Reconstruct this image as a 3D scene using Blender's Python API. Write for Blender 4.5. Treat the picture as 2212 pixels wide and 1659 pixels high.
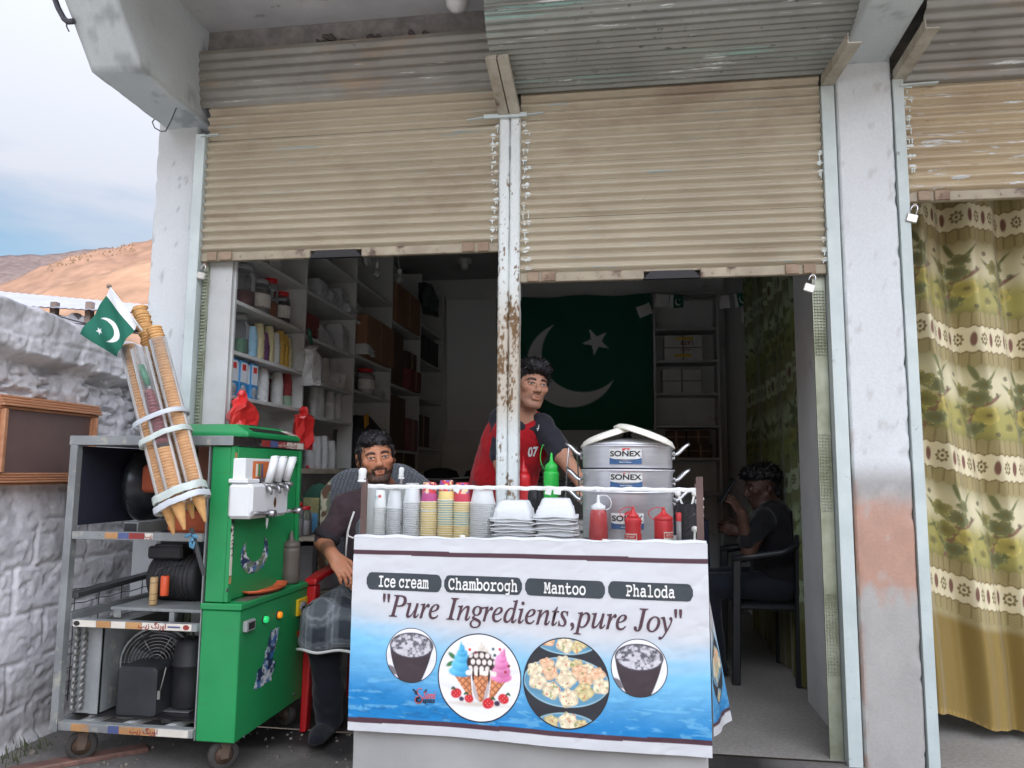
import bpy, math, random
import numpy as np
from mathutils import Vector, Matrix, Euler
from math import sin, cos, pi, radians as rad

for _o in list(bpy.data.objects):
    bpy.data.objects.remove(_o)
SC = bpy.context.scene
COL = SC.collection
random.seed(7)

# ------------------------------------------------------------------ camera
YAW, PITCH, ROLL = rad(8.45), rad(6.67), rad(.463)
FPX, CX, CY = 1640.0, 1106.0, 829.5
CAMP = np.array([0.0, -3.3, 1.12])
_f = np.array([-sin(YAW) * cos(PITCH), cos(YAW) * cos(PITCH), sin(PITCH)])
_r = np.array([cos(YAW), sin(YAW), 0.0])
_u = np.cross(_r, _f)
_r, _u = cos(ROLL) * _r + sin(ROLL) * _u, -sin(ROLL) * _r + cos(ROLL) * _u
cam = bpy.data.cameras.new('camera')
cam.sensor_width = 36
cam.lens = FPX / 2212 * 36
cam.clip_start, cam.clip_end = .05, 9000
camo = bpy.data.objects.new('camera', cam)
COL.objects.link(camo)
M = Matrix.Identity(4)
for i in range(3):
    M[i][0], M[i][1], M[i][2], M[i][3] = _r[i], _u[i], -_f[i], CAMP[i]
camo.matrix_world = M
SC.camera = camo

# ------------------------------------------------------------------ sky, sun, exposure
SUN_EL, SUN_AZ = rad(10), rad(152)          # azimuth clockwise from +Y: low evening sun behind the camera
W = bpy.data.worlds.new('World')
SC.world = W
W.use_nodes = True
nt = W.node_tree
bgn = nt.nodes['Background']
sky = nt.nodes.new('ShaderNodeTexSky')
sky.sky_type = 'NISHITA'
sky.sun_disc = False
sky.sun_elevation = SUN_EL
sky.sun_rotation = SUN_AZ
sky.altitude = 1500
sky.air_density = 1.0
sky.dust_density = 1.0
tc = nt.nodes.new('ShaderNodeTexCoord')
mp = nt.nodes.new('ShaderNodeMapping')
mp.inputs['Scale'].default_value = (1.2, 1.2, 5.0)
mp.inputs['Location'].default_value = (0.3, 0.0, 0.35)
ns = nt.nodes.new('ShaderNodeTexNoise')
ns.inputs['Scale'].default_value = 1.6
ns.inputs['Detail'].default_value = 7
ns.inputs['Roughness'].default_value = .55
sep = nt.nodes.new('ShaderNodeSeparateXYZ')
mr = nt.nodes.new('ShaderNodeMapRange')
mr.inputs['From Min'].default_value = .22
mr.inputs['From Max'].default_value = .42
mr.inputs['To Min'].default_value = 0.0
mr.inputs['To Max'].default_value = .48
rampadd = nt.nodes.new('ShaderNodeMath')
rampadd.operation = 'ADD'
ramp = nt.nodes.new('ShaderNodeValToRGB')
ramp.color_ramp.elements[0].position = .48
ramp.color_ramp.elements[1].position = .80
mix = nt.nodes.new('ShaderNodeMix')
mix.data_type = 'RGBA'
SKY_K = .12
mix.inputs['B'].default_value = (4.5, 4.7, 5.3, 1)
lk = nt.links.new
lk(tc.outputs['Generated'], mp.inputs['Vector'])
lk(mp.outputs['Vector'], ns.inputs['Vector'])
lk(tc.outputs['Generated'], sep.inputs[0])
lk(sep.outputs['Z'], mr.inputs['Value'])
lk(ns.outputs['Fac'], rampadd.inputs[0])
lk(mr.outputs['Result'], rampadd.inputs[1])
lk(rampadd.outputs[0], ramp.inputs['Fac'])
lk(ramp.outputs['Color'], mix.inputs['Factor'])
lk(sky.outputs['Color'], mix.inputs['A'])
# overcast dome, brighter overhead, plus a sunward glow added to light the shop front
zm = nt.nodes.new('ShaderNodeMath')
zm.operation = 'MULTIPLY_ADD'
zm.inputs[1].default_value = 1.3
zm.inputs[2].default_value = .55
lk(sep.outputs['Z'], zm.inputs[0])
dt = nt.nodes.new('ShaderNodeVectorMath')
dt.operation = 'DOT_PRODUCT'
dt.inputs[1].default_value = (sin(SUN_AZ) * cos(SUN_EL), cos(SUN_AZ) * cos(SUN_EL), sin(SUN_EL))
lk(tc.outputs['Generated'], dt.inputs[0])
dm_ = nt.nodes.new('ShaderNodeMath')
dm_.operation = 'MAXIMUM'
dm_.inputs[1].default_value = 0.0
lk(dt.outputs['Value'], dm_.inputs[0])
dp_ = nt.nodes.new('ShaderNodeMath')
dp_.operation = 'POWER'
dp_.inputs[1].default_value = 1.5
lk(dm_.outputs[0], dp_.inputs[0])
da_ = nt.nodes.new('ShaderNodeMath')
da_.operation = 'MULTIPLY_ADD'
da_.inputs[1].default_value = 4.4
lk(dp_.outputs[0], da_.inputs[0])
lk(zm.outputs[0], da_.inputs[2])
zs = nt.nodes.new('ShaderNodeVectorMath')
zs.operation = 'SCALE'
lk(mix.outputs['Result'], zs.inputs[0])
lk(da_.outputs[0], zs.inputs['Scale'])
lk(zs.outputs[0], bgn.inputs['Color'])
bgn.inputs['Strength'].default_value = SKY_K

sun = bpy.data.lights.new('sun', 'SUN')
sun.energy = 2.0
sun.angle = rad(.5)
sun.color = (1.0, .84, .70)
suno = bpy.data.objects.new('sun', sun)
COL.objects.link(suno)
sd = Vector((sin(SUN_AZ) * cos(SUN_EL), cos(SUN_AZ) * cos(SUN_EL), sin(SUN_EL)))
suno.rotation_euler = sd.to_track_quat('Z', 'Y').to_euler()
suno.location = (0, -20, 30)

SC.view_settings.view_transform = 'Standard'
SC.view_settings.look = 'None'
SC.view_settings.gamma = 1
SC.view_settings.exposure = 0.58
SC.view_settings.use_curve_mapping = False
SC.cycles.use_denoising = True
SC.cycles.max_bounces = 10
SC.cycles.diffuse_bounces = 8
SC.cycles.glossy_bounces = 4
SC.cycles.transmission_bounces = 8
SC.cycles.transparent_max_bounces = 24
SC.cycles.caustics_reflective = False
SC.cycles.caustics_refractive = False
SC.cycles.sample_clamp_indirect = 4

# ------------------------------------------------------------------ placing helpers: sight lines of the surveyed photo met with a real plane
def _ray(x, y):
    return _f + _r * (x - CX) / FPX - _u * (y - CY) / FPX
def aY(x, y, Y):
    d = _ray(x, y)
    return CAMP + d * (Y - CAMP[1]) / d[1]
def aX(x, y, X):
    d = _ray(x, y)
    return CAMP + d * (X - CAMP[0]) / d[0]
def aZ(x, y, Z):
    d = _ray(x, y)
    return CAMP + d * (Z - CAMP[2]) / d[2]

# ------------------------------------------------------------------ numpy noise
def _hash(i, j, k, s):
    n = (i * 374761393 + j * 668265263 + k * 2147483647 + s * 1274126177) & 0xFFFFFFFF
    n = ((n ^ (n >> 13)) * 1274126177) & 0xFFFFFFFF
    return ((n ^ (n >> 16)) & 0xFFFF) / 65535.0
def vnoise(x, y, z=0.0, s=0):
    x, y, z = np.broadcast_arrays(np.asarray(x, float), np.asarray(y, float), np.asarray(z, float))
    i, j, k = np.floor(x).astype(np.int64), np.floor(y).astype(np.int64), np.floor(z).astype(np.int64)
    u, v, w = x - i, y - j, z - k
    u, v, w = u * u * (3 - 2 * u), v * v * (3 - 2 * v), w * w * (3 - 2 * w)
    h = lambda a, b, c: _hash(i + a, j + b, k + c, s)
    a = (h(0, 0, 0) * (1 - u) + h(1, 0, 0) * u) * (1 - v) + (h(0, 1, 0) * (1 - u) + h(1, 1, 0) * u) * v
    b = (h(0, 0, 1) * (1 - u) + h(1, 0, 1) * u) * (1 - v) + (h(0, 1, 1) * (1 - u) + h(1, 1, 1) * u) * v
    return a * (1 - w) + b * w
def fbm(x, y, z=0.0, o=4, s=0):
    t, a, q, n = 0, 1.0, 0, 1.0
    for i in range(o):
        t = t + a * vnoise(np.asarray(x) * n, np.asarray(y) * n, np.asarray(z) * n, s + i)
        q += a
        a *= .5
        n *= 2.03
    return t / q
def sst(a, b, x):
    t = np.clip((x - a) / (b - a), 0, 1)
    return t * t * (3 - 2 * t)

# ------------------------------------------------------------------ materials
def S(r, g, b):
    f = lambda c: (c / 255 / 12.92) if c <= 10 else ((c / 255 + .055) / 1.055) ** 2.4
    return (f(r), f(g), f(b))
MATS = {}
def _nodes(name):
    m = bpy.data.materials.new(name)
    m.use_nodes = True
    n = m.node_tree
    return m, n, n.nodes['Principled BSDF'], n.links.new
def pmat(name, c1, c2=None, scale=6, rough=.6, metal=0, bump=0, bscale=40, stretch=(1, 1, 1), spots=(), rnd=False, spec=.5,
         emit=None, rvar=.12, det=5, sheen=0, sss=0):
    if name in MATS:
        return MATS[name]
    m, n, p, L = _nodes(name)
    N = n.nodes.new
    if c2 is None:
        c2 = tuple(c * .86 for c in c1)
    t = N('ShaderNodeTexCoord')
    mpn = N('ShaderNodeMapping')
    mpn.inputs['Scale'].default_value = stretch
    vec = t.outputs['Object']
    if rnd == 'world':                       # alike slats share one mesh: wear runs on across them
        vec = N('ShaderNodeNewGeometry').outputs['Position']
    elif rnd:
        oi = N('ShaderNodeObjectInfo')
        ml = N('ShaderNodeMath'); ml.operation = 'MULTIPLY'; ml.inputs[1].default_value = 37.0
        cb = N('ShaderNodeCombineXYZ')
        L(oi.outputs['Random'], ml.inputs[0])
        L(ml.outputs[0], cb.inputs[0]); L(ml.outputs[0], cb.inputs[1]); L(ml.outputs[0], cb.inputs[2])
        ad = N('ShaderNodeVectorMath'); ad.operation = 'ADD'
        L(vec, ad.inputs[0]); L(cb.outputs[0], ad.inputs[1])
        vec = ad.outputs[0]
    L(vec, mpn.inputs['Vector'])
    v = mpn.outputs['Vector']
    no = N('ShaderNodeTexNoise')
    no.inputs['Scale'].default_value = scale
    no.inputs['Detail'].default_value = det
    no.inputs['Roughness'].default_value = .6
    L(v, no.inputs['Vector'])
    rp = N('ShaderNodeValToRGB')
    rp.color_ramp.elements[0].position = .3
    rp.color_ramp.elements[1].position = .7
    rp.color_ramp.elements[0].color = (*c2, 1)
    rp.color_ramp.elements[1].color = (*c1, 1)
    L(no.outputs['Fac'], rp.inputs['Fac'])
    col = rp.outputs['Color']
    for (sc_, ss, lo, hi) in spots:
        st = None
        if isinstance(ss, tuple):
            ss, st = ss
        sn = N('ShaderNodeTexNoise')
        sn.inputs['Scale'].default_value = ss
        sn.inputs['Detail'].default_value = 6
        sn.inputs['Roughness'].default_value = .65
        if st:
            m2 = N('ShaderNodeMapping'); m2.inputs['Scale'].default_value = st
            L(vec, m2.inputs['Vector']); L(m2.outputs['Vector'], sn.inputs['Vector'])
        else:
            L(v, sn.inputs['Vector'])
        rr = N('ShaderNodeMapRange')
        rr.inputs['From Min'].default_value = lo
        rr.inputs['From Max'].default_value = hi
        L(sn.outputs['Fac'], rr.inputs['Value'])
        mx = N('ShaderNodeMix'); mx.data_type = 'RGBA'
        L(rr.outputs['Result'], mx.inputs['Factor'])
        L(col, mx.inputs['A'])
        mx.inputs['B'].default_value = (*sc_, 1)
        col = mx.outputs['Result']
    L(col, p.inputs['Base Color'])
    p.inputs['Metallic'].default_value = metal
    p.inputs['Specular IOR Level'].default_value = spec
    rm = N('ShaderNodeMapRange')
    rm.inputs['To Min'].default_value = max(.03, rough - rvar)
    rm.inputs['To Max'].default_value = min(1, rough + rvar)
    L(no.outputs['Fac'], rm.inputs['Value'])
    L(rm.outputs['Result'], p.inputs['Roughness'])
    if bump:
        bn = N('ShaderNodeTexNoise')
        bn.inputs['Scale'].default_value = bscale
        bn.inputs['Detail'].default_value = 4
        L(v, bn.inputs['Vector'])
        bp = N('ShaderNodeBump')
        bp.inputs['Strength'].default_value = bump
        bp.inputs['Distance'].default_value = .01
        L(bn.outputs['Fac'], bp.inputs['Height'])
        L(bp.outputs['Normal'], p.inputs['Normal'])
    if sss:
        p.inputs['Subsurface Weight'].default_value = sss
        p.inputs['Subsurface Radius'].default_value = (.012, .005, .003)
        p.inputs['Subsurface Scale'].default_value = .5
    if sheen:
        p.inputs['Sheen Weight'].default_value = sheen
    if emit:
        p.inputs['Emission Color'].default_value = (*emit[0], 1)
        p.inputs['Emission Strength'].default_value = emit[1]
    MATS[name] = m
    return m
def vmat(name, rough=.6, spec=.4, bump=0, bscale=300, sss=0, sheen=0, grain=.06):
    """colour carried by the mesh itself (prints, dyed cloth, skin) with a little weave or pore grain"""
    if name in MATS:
        return MATS[name]
    m, n, p, L = _nodes(name)
    N = n.nodes.new
    a = N('ShaderNodeAttribute'); a.attribute_name = 'Col'
    t = N('ShaderNodeTexCoord')
    g = N('ShaderNodeTexNoise'); g.inputs['Scale'].default_value = bscale; g.inputs['Detail'].default_value = 3
    L(t.outputs['Object'], g.inputs['Vector'])
    r = N('ShaderNodeMapRange'); r.inputs['To Min'].default_value = 1 - grain * 2; r.inputs['To Max'].default_value = 1 + grain * 2
    L(g.outputs['Fac'], r.inputs['Value'])
    mu = N('ShaderNodeVectorMath'); mu.operation = 'SCALE'
    L(a.outputs['Color'], mu.inputs[0]); L(r.outputs['Result'], mu.inputs['Scale'])
    L(mu.outputs[0], p.inputs['Base Color'])
    p.inputs['Roughness'].default_value = rough
    p.inputs['Specular IOR Level'].default_value = spec
    if bump:
        bp = N('ShaderNodeBump'); bp.inputs['Strength'].default_value = bump; bp.inputs['Distance'].default_value = .004
        L(g.outputs['Fac'], bp.inputs['Height']); L(bp.outputs['Normal'], p.inputs['Normal'])
    if sss:
        p.inputs['Subsurface Weight'].default_value = sss
        p.inputs['Subsurface Radius'].default_value = (.012, .005, .003)
        p.inputs['Subsurface Scale'].default_value = .4
    if sheen:
        p.inputs['Sheen Weight'].default_value = sheen
    MATS[name] = m
    return m
def clearmat(name, tint=(.93, .95, .95), opac=.12, col=(.75, .78, .8), rough=.12, noise=0):
    """thin clear plastic: mostly see-through, a milky share and a glossy coat"""
    if name in MATS:
        return MATS[name]
    m, n, p, L = _nodes(name)
    N = n.nodes.new
    p.inputs['Base Color'].default_value = (*col, 1)
    p.inputs['Roughness'].default_value = rough
    tr = N('ShaderNodeBsdfTransparent'); tr.inputs['Color'].default_value = (*tint, 1)
    fr = N('ShaderNodeFresnel'); fr.inputs['IOR'].default_value = 1.45
    ad = N('ShaderNodeMath'); ad.operation = 'ADD'; ad.use_clamp = True; ad.inputs[1].default_value = opac
    L(fr.outputs[0], ad.inputs[0])
    fac = ad.outputs[0]
    if noise:
        t = N('ShaderNodeTexCoord')
        g = N('ShaderNodeTexNoise'); g.inputs['Scale'].default_value = noise
        L(t.outputs['Object'], g.inputs['Vector'])
        mu = N('ShaderNodeMath'); mu.operation = 'MULTIPLY'
        r = N('ShaderNodeMapRange'); r.inputs['To Min'].default_value = .5; r.inputs['To Max'].default_value = 1.5
        L(g.outputs['Fac'], r.inputs['Value']); L(fac, mu.inputs[0]); L(r.outputs['Result'], mu.inputs[1])
        fac = mu.outputs[0]
    mx = N('ShaderNodeMixShader')
    L(fac, mx.inputs[0]); L(tr.outputs[0], mx.inputs[1]); L(p.outputs[0], mx.inputs[2])
    L(mx.outputs[0], n.nodes['Material Output'].inputs['Surface'])
    MATS[name] = m
    return m

# ------------------------------------------------------------------ mesh building
class MB:
    def __init__(s):
        s.v, s.f, s.m, s.sm = [], [], [], []
    def add(s, vs, fs, mi=0, smooth=False):
        o = len(s.v)
        s.v.extend([tuple(float(c) for c in p) for p in vs])
        for f in fs:
            s.f.append(tuple(i + o for i in f)); s.m.append(mi); s.sm.append(smooth)
        return s
    def obox(s, c, size, R=None, bev=0, mi=0):
        hx, hy, hz = [q / 2 for q in size]
        R = R or Matrix.Identity(3)
        c = Vector(c)
        b = min(bev, hx * .9, hy * .9, hz * .9)
        if b <= 0:
            vs = [Vector((x, y, z)) for x in (-hx, hx) for y in (-hy, hy) for z in (-hz, hz)]
            fs = [(0, 1, 3, 2), (4, 6, 7, 5), (0, 4, 5, 1), (2, 3, 7, 6), (0, 2, 6, 4), (1, 5, 7, 3)]
            return s.add([c + R @ v for v in vs], fs, mi)
        vs, idx = [], {}
        for sx in (-1, 1):
            for sy in (-1, 1):
                for sz in (-1, 1):
                    for a in range(3):
                        p = [sx * (hx - b), sy * (hy - b), sz * (hz - b)]
                        p[a] = (sx, sy, sz)[a] * (hx, hy, hz)[a]
                        idx[(sx, sy, sz, a)] = len(vs)
                        vs.append(Vector(p))
        fs = []
        for a in range(3):
            o1, o2 = [q for q in range(3) if q != a]
            for sg in (-1, 1):
                q = []
                for (e, g) in ((-1, -1), (1, -1), (1, 1), (-1, 1)):
                    k = [0, 0, 0]; k[a] = sg; k[o1] = e; k[o2] = g
                    q.append(idx[(*k, a)])
                fs.append(q)
        for a in range(3):
            o1, o2 = [q for q in range(3) if q != a]
            for e in (-1, 1):
                for g in (-1, 1):
                    k0 = [0, 0, 0]; k0[a] = -1; k0[o1] = e; k0[o2] = g
                    k1 = list(k0); k1[a] = 1
                    fs.append([idx[(*k0, o1)], idx[(*k1, o1)], idx[(*k1, o2)], idx[(*k0, o2)]])
        for sx in (-1, 1):
            for sy in (-1, 1):
                for sz in (-1, 1):
                    fs.append([idx[(sx, sy, sz, a)] for a in range(3)])
        out = []
        for q in fs:
            P = [vs[i] for i in q]
            nrm = (P[1] - P[0]).cross(P[2] - P[0])
            ctr = sum(P, Vector()) / len(P)
            out.append(tuple(q) if nrm.dot(ctr) > 0 else tuple(reversed(q)))
        return s.add([c + R @ v for v in vs], out, mi)
    def box(s, x0, x1, y0, y1, z0, z1, bev=0, mi=0):
        return s.obox(((x0 + x1) / 2, (y0 + y1) / 2, (z0 + z1) / 2), (abs(x1 - x0), abs(y1 - y0), abs(z1 - z0)), None, bev, mi)
    def bar(s, a, b, w, h, up=(0, 0, 1), bev=0, mi=0):
        a, b = Vector(a), Vector(b)
        d = b - a
        z = d.normalized()
        x = Vector(up).cross(z)
        if x.length < 1e-4:
            x = Vector((1, 0, 0)).cross(z)
        x.normalize()
        y = z.cross(x)
        R = Matrix((x, y, z)).transposed()
        return s.obox((a + b) / 2, (w, h, d.length), R, bev, mi)
    def rings(s, rings, closed=True, cap0=True, cap1=True, mi=0, smooth=True):
        n = len(rings[0]); o = len(s.v)
        vs = [p for r in rings for p in r]
        fs = []
        for i in range(len(rings) - 1):
            for j in range(n if closed else n - 1):
                k = (j + 1) % n
                fs.append((i * n + j, i * n + k, (i + 1) * n + k, (i + 1) * n + j))
        s.add(vs, fs, mi, smooth)
        e = len(rings) - 1
        if cap0:
            s.f.append(tuple(o + j for j in reversed(range(n)))); s.m.append(mi); s.sm.append(False)
        if cap1:
            s.f.append(tuple(o + e * n + j for j in range(n))); s.m.append(mi); s.sm.append(False)
        return s
    def cyl(s, a, b, r0, r1=None, n=16, cap=True, mi=0, smooth=True):
        r1 = r0 if r1 is None else r1
        a, b = Vector(a), Vector(b)
        z = (b - a).normalized()
        x = Vector((0, 0, 1)).cross(z)
        if x.length < 1e-4:
            x = Vector((1, 0, 0))
        x.normalize(); y = z.cross(x)
        rg = [[c + (x * cos(2 * pi * j / n) + y * sin(2 * pi * j / n)) * r for j in range(n)] for c, r in ((a, r0), (b, r1))]
        return s.rings(rg, True, cap, cap, mi, smooth)
    def lathe(s, prof, c=(0, 0, 0), n=24, R=None, mi=0, cap0=False, cap1=False, smooth=True, sx=1, sy=1):
        R = R or Matrix.Identity(3); c = Vector(c)
        rg = [[c + R @ Vector((max(r, 1e-5) * sx * cos(2 * pi * j / n), max(r, 1e-5) * sy * sin(2 * pi * j / n), z)) for j in range(n)] for r, z in prof]
        return s.rings(rg, True, cap0, cap1, mi, smooth)
    def tube(s, pts, r, n=8, mi=0, cap=True):
        P = [Vector(p) for p in pts]
        rs = r if isinstance(r, (list, tuple)) else [r] * len(P)
        rg = []; up = None
        for i, p in enumerate(P):
            t = (P[min(i + 1, len(P) - 1)] - P[max(i - 1, 0)]).normalized()
            if up is None:
                up = Vector((0, 0, 1)) if abs(t.z) < .9 else Vector((1, 0, 0))
            x = up.cross(t).normalized(); y = t.cross(x); up = y
            rg.append([p + (x * cos(2 * pi * j / n) + y * sin(2 * pi * j / n)) * rs[i] for j in range(n)])
        return s.rings(rg, True, cap, cap, mi, True)
    def prism(s, poly, fn, t0, t1, mi=0):
        """polygon (u,v) pushed from t0 to t1; fn(u,v,t) -> point"""
        n = len(poly)
        vs = [fn(u, v, t0) for u, v in poly] + [fn(u, v, t1) for u, v in poly]
        fs = [tuple(reversed(range(n))), tuple(range(n, 2 * n))] + [(i, (i + 1) % n, n + (i + 1) % n, n + i) for i in range(n)]
        return s.add(vs, fs, mi)
    def grid(s, P, mi=0, smooth=True):
        """P[row][col] of points"""
        ny, nx = len(P), len(P[0])
        return s.add([p for r in P for p in r], [(j * nx + i, j * nx + i + 1, (j + 1) * nx + i + 1, (j + 1) * nx + i) for j in range(ny - 1) for i in range(nx - 1)], mi, smooth)

ROOT = {}
def fixnormals(me):
    import bmesh
    bm = bmesh.new(); bm.from_mesh(me)
    bmesh.ops.recalc_face_normals(bm, faces=bm.faces)
    bm.to_mesh(me); bm.free()
def mesh_of(mb, name, mats, origin=(0, 0, 0), fix=True):
    me = bpy.data.meshes.new(name)
    o = Vector(origin)
    me.from_pydata([Vector(p) - o for p in mb.v], [], mb.f)
    if not isinstance(mats, (list, tuple)):
        mats = [mats]
    for m in mats:
        me.materials.append(m)
    me.polygons.foreach_set('material_index', mb.m)
    me.polygons.foreach_set('use_smooth', mb.sm)
    if fix:
        fixnormals(me)
    me.update()
    return me
def tag(o, label=None, cat=None, group=None, kind=None):
    if label: o['label'] = label
    if cat: o['category'] = cat
    if group: o['group'] = group
    if kind: o['kind'] = kind
    return o
def thing(name, label, cat, loc=(0, 0, 0), group=None):
    o = bpy.data.objects.new(name, None)
    o.empty_display_size = .1
    COL.objects.link(o)
    o.location = loc
    ROOT[o.name] = Vector(loc)
    return tag(o, label, cat, group)
def rootloc(o):
    return ROOT.get(o.name, Vector((0, 0, 0))) if o else Vector((0, 0, 0))
def link(me, name, parent=None, loc=(0, 0, 0), rot=None):
    o = bpy.data.objects.new(name, me)
    COL.objects.link(o)
    o.parent = parent
    o.location = loc
    if rot is not None:
        o.rotation_euler = rot
    return o
def part(name, mb, mats, parent, label=None, fix=True, bevel=0):
    """a part in world coordinates under its thing (or under a part: a sub-part)"""
    L0 = rootloc(parent)
    o = link(mesh_of(mb, name, mats, L0, fix), name, parent)
    ROOT[o.name] = L0
    if label: o['label'] = label
    if bevel:
        b = o.modifiers.new('bevel', 'BEVEL'); b.width = bevel; b.segments = 2; b.limit_method = 'ANGLE'
    return o
def solo(name, mb, mats, label, cat, group=None, kind=None, origin=None, fix=True):
    """a thing that is one mesh, given in world coordinates"""
    if origin is None:
        xs = np.array(mb.v); origin = ((xs[:, 0].min() + xs[:, 0].max()) / 2, (xs[:, 1].min() + xs[:, 1].max()) / 2, xs[:, 2].min())
    o = link(mesh_of(mb, name, mats, origin, fix), name, None, origin)
    ROOT[o.name] = Vector(origin)
    return tag(o, label, cat, group, kind)
def struct(name, mb, mats, fix=True):
    o = link(mesh_of(mb, name, mats, (0, 0, 0), fix), name)
    o['kind'] = 'structure'
    return o
def npgrid(name, P, C, mat, parent=None, smooth=True, origin=None):
    """dense sheet from arrays P (ny,nx,3) with colours C (ny,nx,3) stored on its points"""
    ny, nx = P.shape[:2]
    L0 = np.array(rootloc(parent)) if origin is None else np.array(origin)
    me = bpy.data.meshes.new(name)
    ii = np.arange(ny * nx).reshape(ny, nx)
    q = np.stack([ii[:-1, :-1], ii[:-1, 1:], ii[1:, 1:], ii[1:, :-1]], -1).reshape(-1, 4)
    me.vertices.add(ny * nx)
    me.vertices.foreach_set('co', (P - L0).reshape(-1).astype(np.float32))
    me.loops.add(q.size)
    me.loops.foreach_set('vertex_index', q.reshape(-1).astype(np.int32))
    me.polygons.add(len(q))
    me.polygons.foreach_set('loop_start', np.arange(0, q.size, 4, dtype=np.int32))
    me.polygons.foreach_set('use_smooth', np.full(len(q), smooth))
    me.update(calc_edges=True)
    if C is not None:
        a = me.color_attributes.new('Col', 'FLOAT_COLOR', 'POINT')
        a.data.foreach_set('color', np.concatenate([C, np.ones(C.shape[:2] + (1,))], -1).reshape(-1).astype(np.float32))
    me.materials.append(mat)
    o = link(me, name, parent, tuple(origin) if (parent is None and origin is not None) else (0, 0, 0))
    ROOT[o.name] = Vector(L0)
    return o
def copy_tree(src, loc=None, rot=None, label=None):
    c = src.copy(); COL.objects.link(c)
    if loc is not None: c.location = loc
    if rot is not None: c.rotation_euler = rot
    if label: c['label'] = label
    for ch in src.children:
        d = ch.copy(); COL.objects.link(d); d.parent = c
        for g in ch.children:
            e = g.copy(); COL.objects.link(e); e.parent = d
    return c
_DG = None
def text_mesh(s, size, mat, squeeze=1.0, thick=0.0, align='CENTER', spacing=1.0, name='lettering'):
    cu = bpy.data.curves.new('lettering_curve', 'FONT')
    cu.body = s; cu.size = size; cu.align_x = align; cu.align_y = 'CENTER'; cu.space_character = spacing
    cu.offset = thick; cu.extrude = 0; cu.resolution_u = 4
    for i_, ch_ in enumerate(s):
        if ch_ == ',': cu.body_format[i_].kerning = 14
    ob = bpy.data.objects.new('lettering_curve', cu)
    COL.objects.link(ob)
    dg = bpy.context.evaluated_depsgraph_get()
    me = bpy.data.meshes.new_from_object(ob.evaluated_get(dg))
    bpy.data.objects.remove(ob); bpy.data.curves.remove(cu)
    me.name = name
    me.materials.clear(); me.materials.append(mat)
    if squeeze != 1.0:
        for v in me.vertices: v.co.x *= squeeze
    return me
def frame3(x, y):
    """rotation whose local x, y axes are the given directions"""
    x = Vector(x).normalized(); z = x.cross(Vector(y)).normalized(); y = z.cross(x)
    return Matrix((x, y, z)).transposed()
def put_text(s, size, mat, c, xd, yd, parent, squeeze=1.0, thick=0.0, name='lettering', align='CENTER', spacing=1.0):
    me = text_mesh(s, size, mat, squeeze, thick, align, spacing, name)
    R = frame3(xd, yd); L0 = rootloc(parent); c = Vector(c)
    for v in me.vertices: v.co = R @ v.co + c - L0
    o = link(me, name, parent)
    ROOT[o.name] = L0
    return o
def slab_text(s):
    return ''.join(chr(0x1D68A + ord(c) - 97) if 'a' <= c <= 'z' else chr(0x1D670 + ord(c) - 65) if 'A' <= c <= 'Z' else c for c in s)
def ital_text(s):
    o = ''
    for c in s:
        o += '\u210e' if c == 'h' else chr(0x1D44E + ord(c) - 97) if 'a' <= c <= 'z' else chr(0x1D434 + ord(c) - 65) if 'A' <= c <= 'Z' else c
    return o
URDU = '\ufe90\ufbfe\ufeaf \ufb93\ufee7\ufead\ufeed\ufe8d'

_ONES = 'first second third fourth fifth sixth seventh eighth ninth tenth eleventh twelfth thirteenth fourteenth fifteenth sixteenth seventeenth eighteenth nineteenth'.split()
_TENS = {20: ('twentieth', 'twenty'), 30: ('thirtieth', 'thirty'), 40: ('fortieth', 'forty'), 50: ('fiftieth', 'fifty'), 60: ('sixtieth', 'sixty'), 70: ('seventieth', 'seventy'), 80: ('eightieth', 'eighty'), 90: ('ninetieth', 'ninety')}
def nth(n):
    return _ONES[n - 1] if n < 20 else _TENS[n // 10 * 10][0] if n % 10 == 0 else _TENS[n // 10 * 10][1] + '-' + _ONES[n % 10 - 1]

# ================================================================== SETTING: ground, hills
def axis(*segs):
    """segments (a, b, step) -> increasing coordinates"""
    o = []
    for a, b, st in segs:
        n = max(1, int(round((b - a) / st)))
        o += [a + (b - a) * i / n for i in range(n)]
    return np.array(o + [segs[-1][1]])
gx = axis((-60, -6, 6), (-6, -2.6, .2), (-2.6, -.4, .022), (-.4, 3, .1), (3, 60, 6))
gy = axis((-120, -8, 8), (-8, -2, .3), (-2, .0, .022))
GX, GY = np.meshgrid(gx, gy)
def ground_z(X, Y):
    X = np.asarray(X, float); Y = np.asarray(Y, float)
    z = .03 * sst(-1.2, -1.9, X) * sst(.1, -.3, Y) + .012 * (fbm(X * 4, Y * 4, 0, 4, 3) - .5) * sst(.0, -.25, Y) - .02 * sst(-2, -6, Y)
    return z - .006
GZ = ground_z(GX, GY)
wet = sst(.42, .60, fbm(GX * 2.2, GY * 2.2, 0, 5, 11)) * sst(-2.3, -1.6, GX)
gn = fbm(GX * 9, GY * 9, 0, 5, 21)
gc = np.array(S(118, 114, 110))[None, None] * (.62 + .5 * gn[..., None])
gc = gc * (1 - wet[..., None]) + np.array(S(52, 50, 49))[None, None] * wet[..., None]
pale_bounce = sst(-1.0, -1.7, GY)[..., None]  # unseen street ground made paler to bounce light up at the shop front
gc = gc * (1 - pale_bounce) + np.array(S(186, 178, 168)) * (.85 + .3 * gn[..., None]) * pale_bounce
m_ground = vmat('damp_concrete_ground', rough=.62, spec=.4, bump=.35, bscale=60, grain=.2)
o = npgrid('ground', np.stack([GX, GY, GZ], -1), gc, m_ground); o['kind'] = 'structure'
mb = MB(); mb.box(-4000, 4000, -2600, 5000, -1.2, -1.0)
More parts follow.
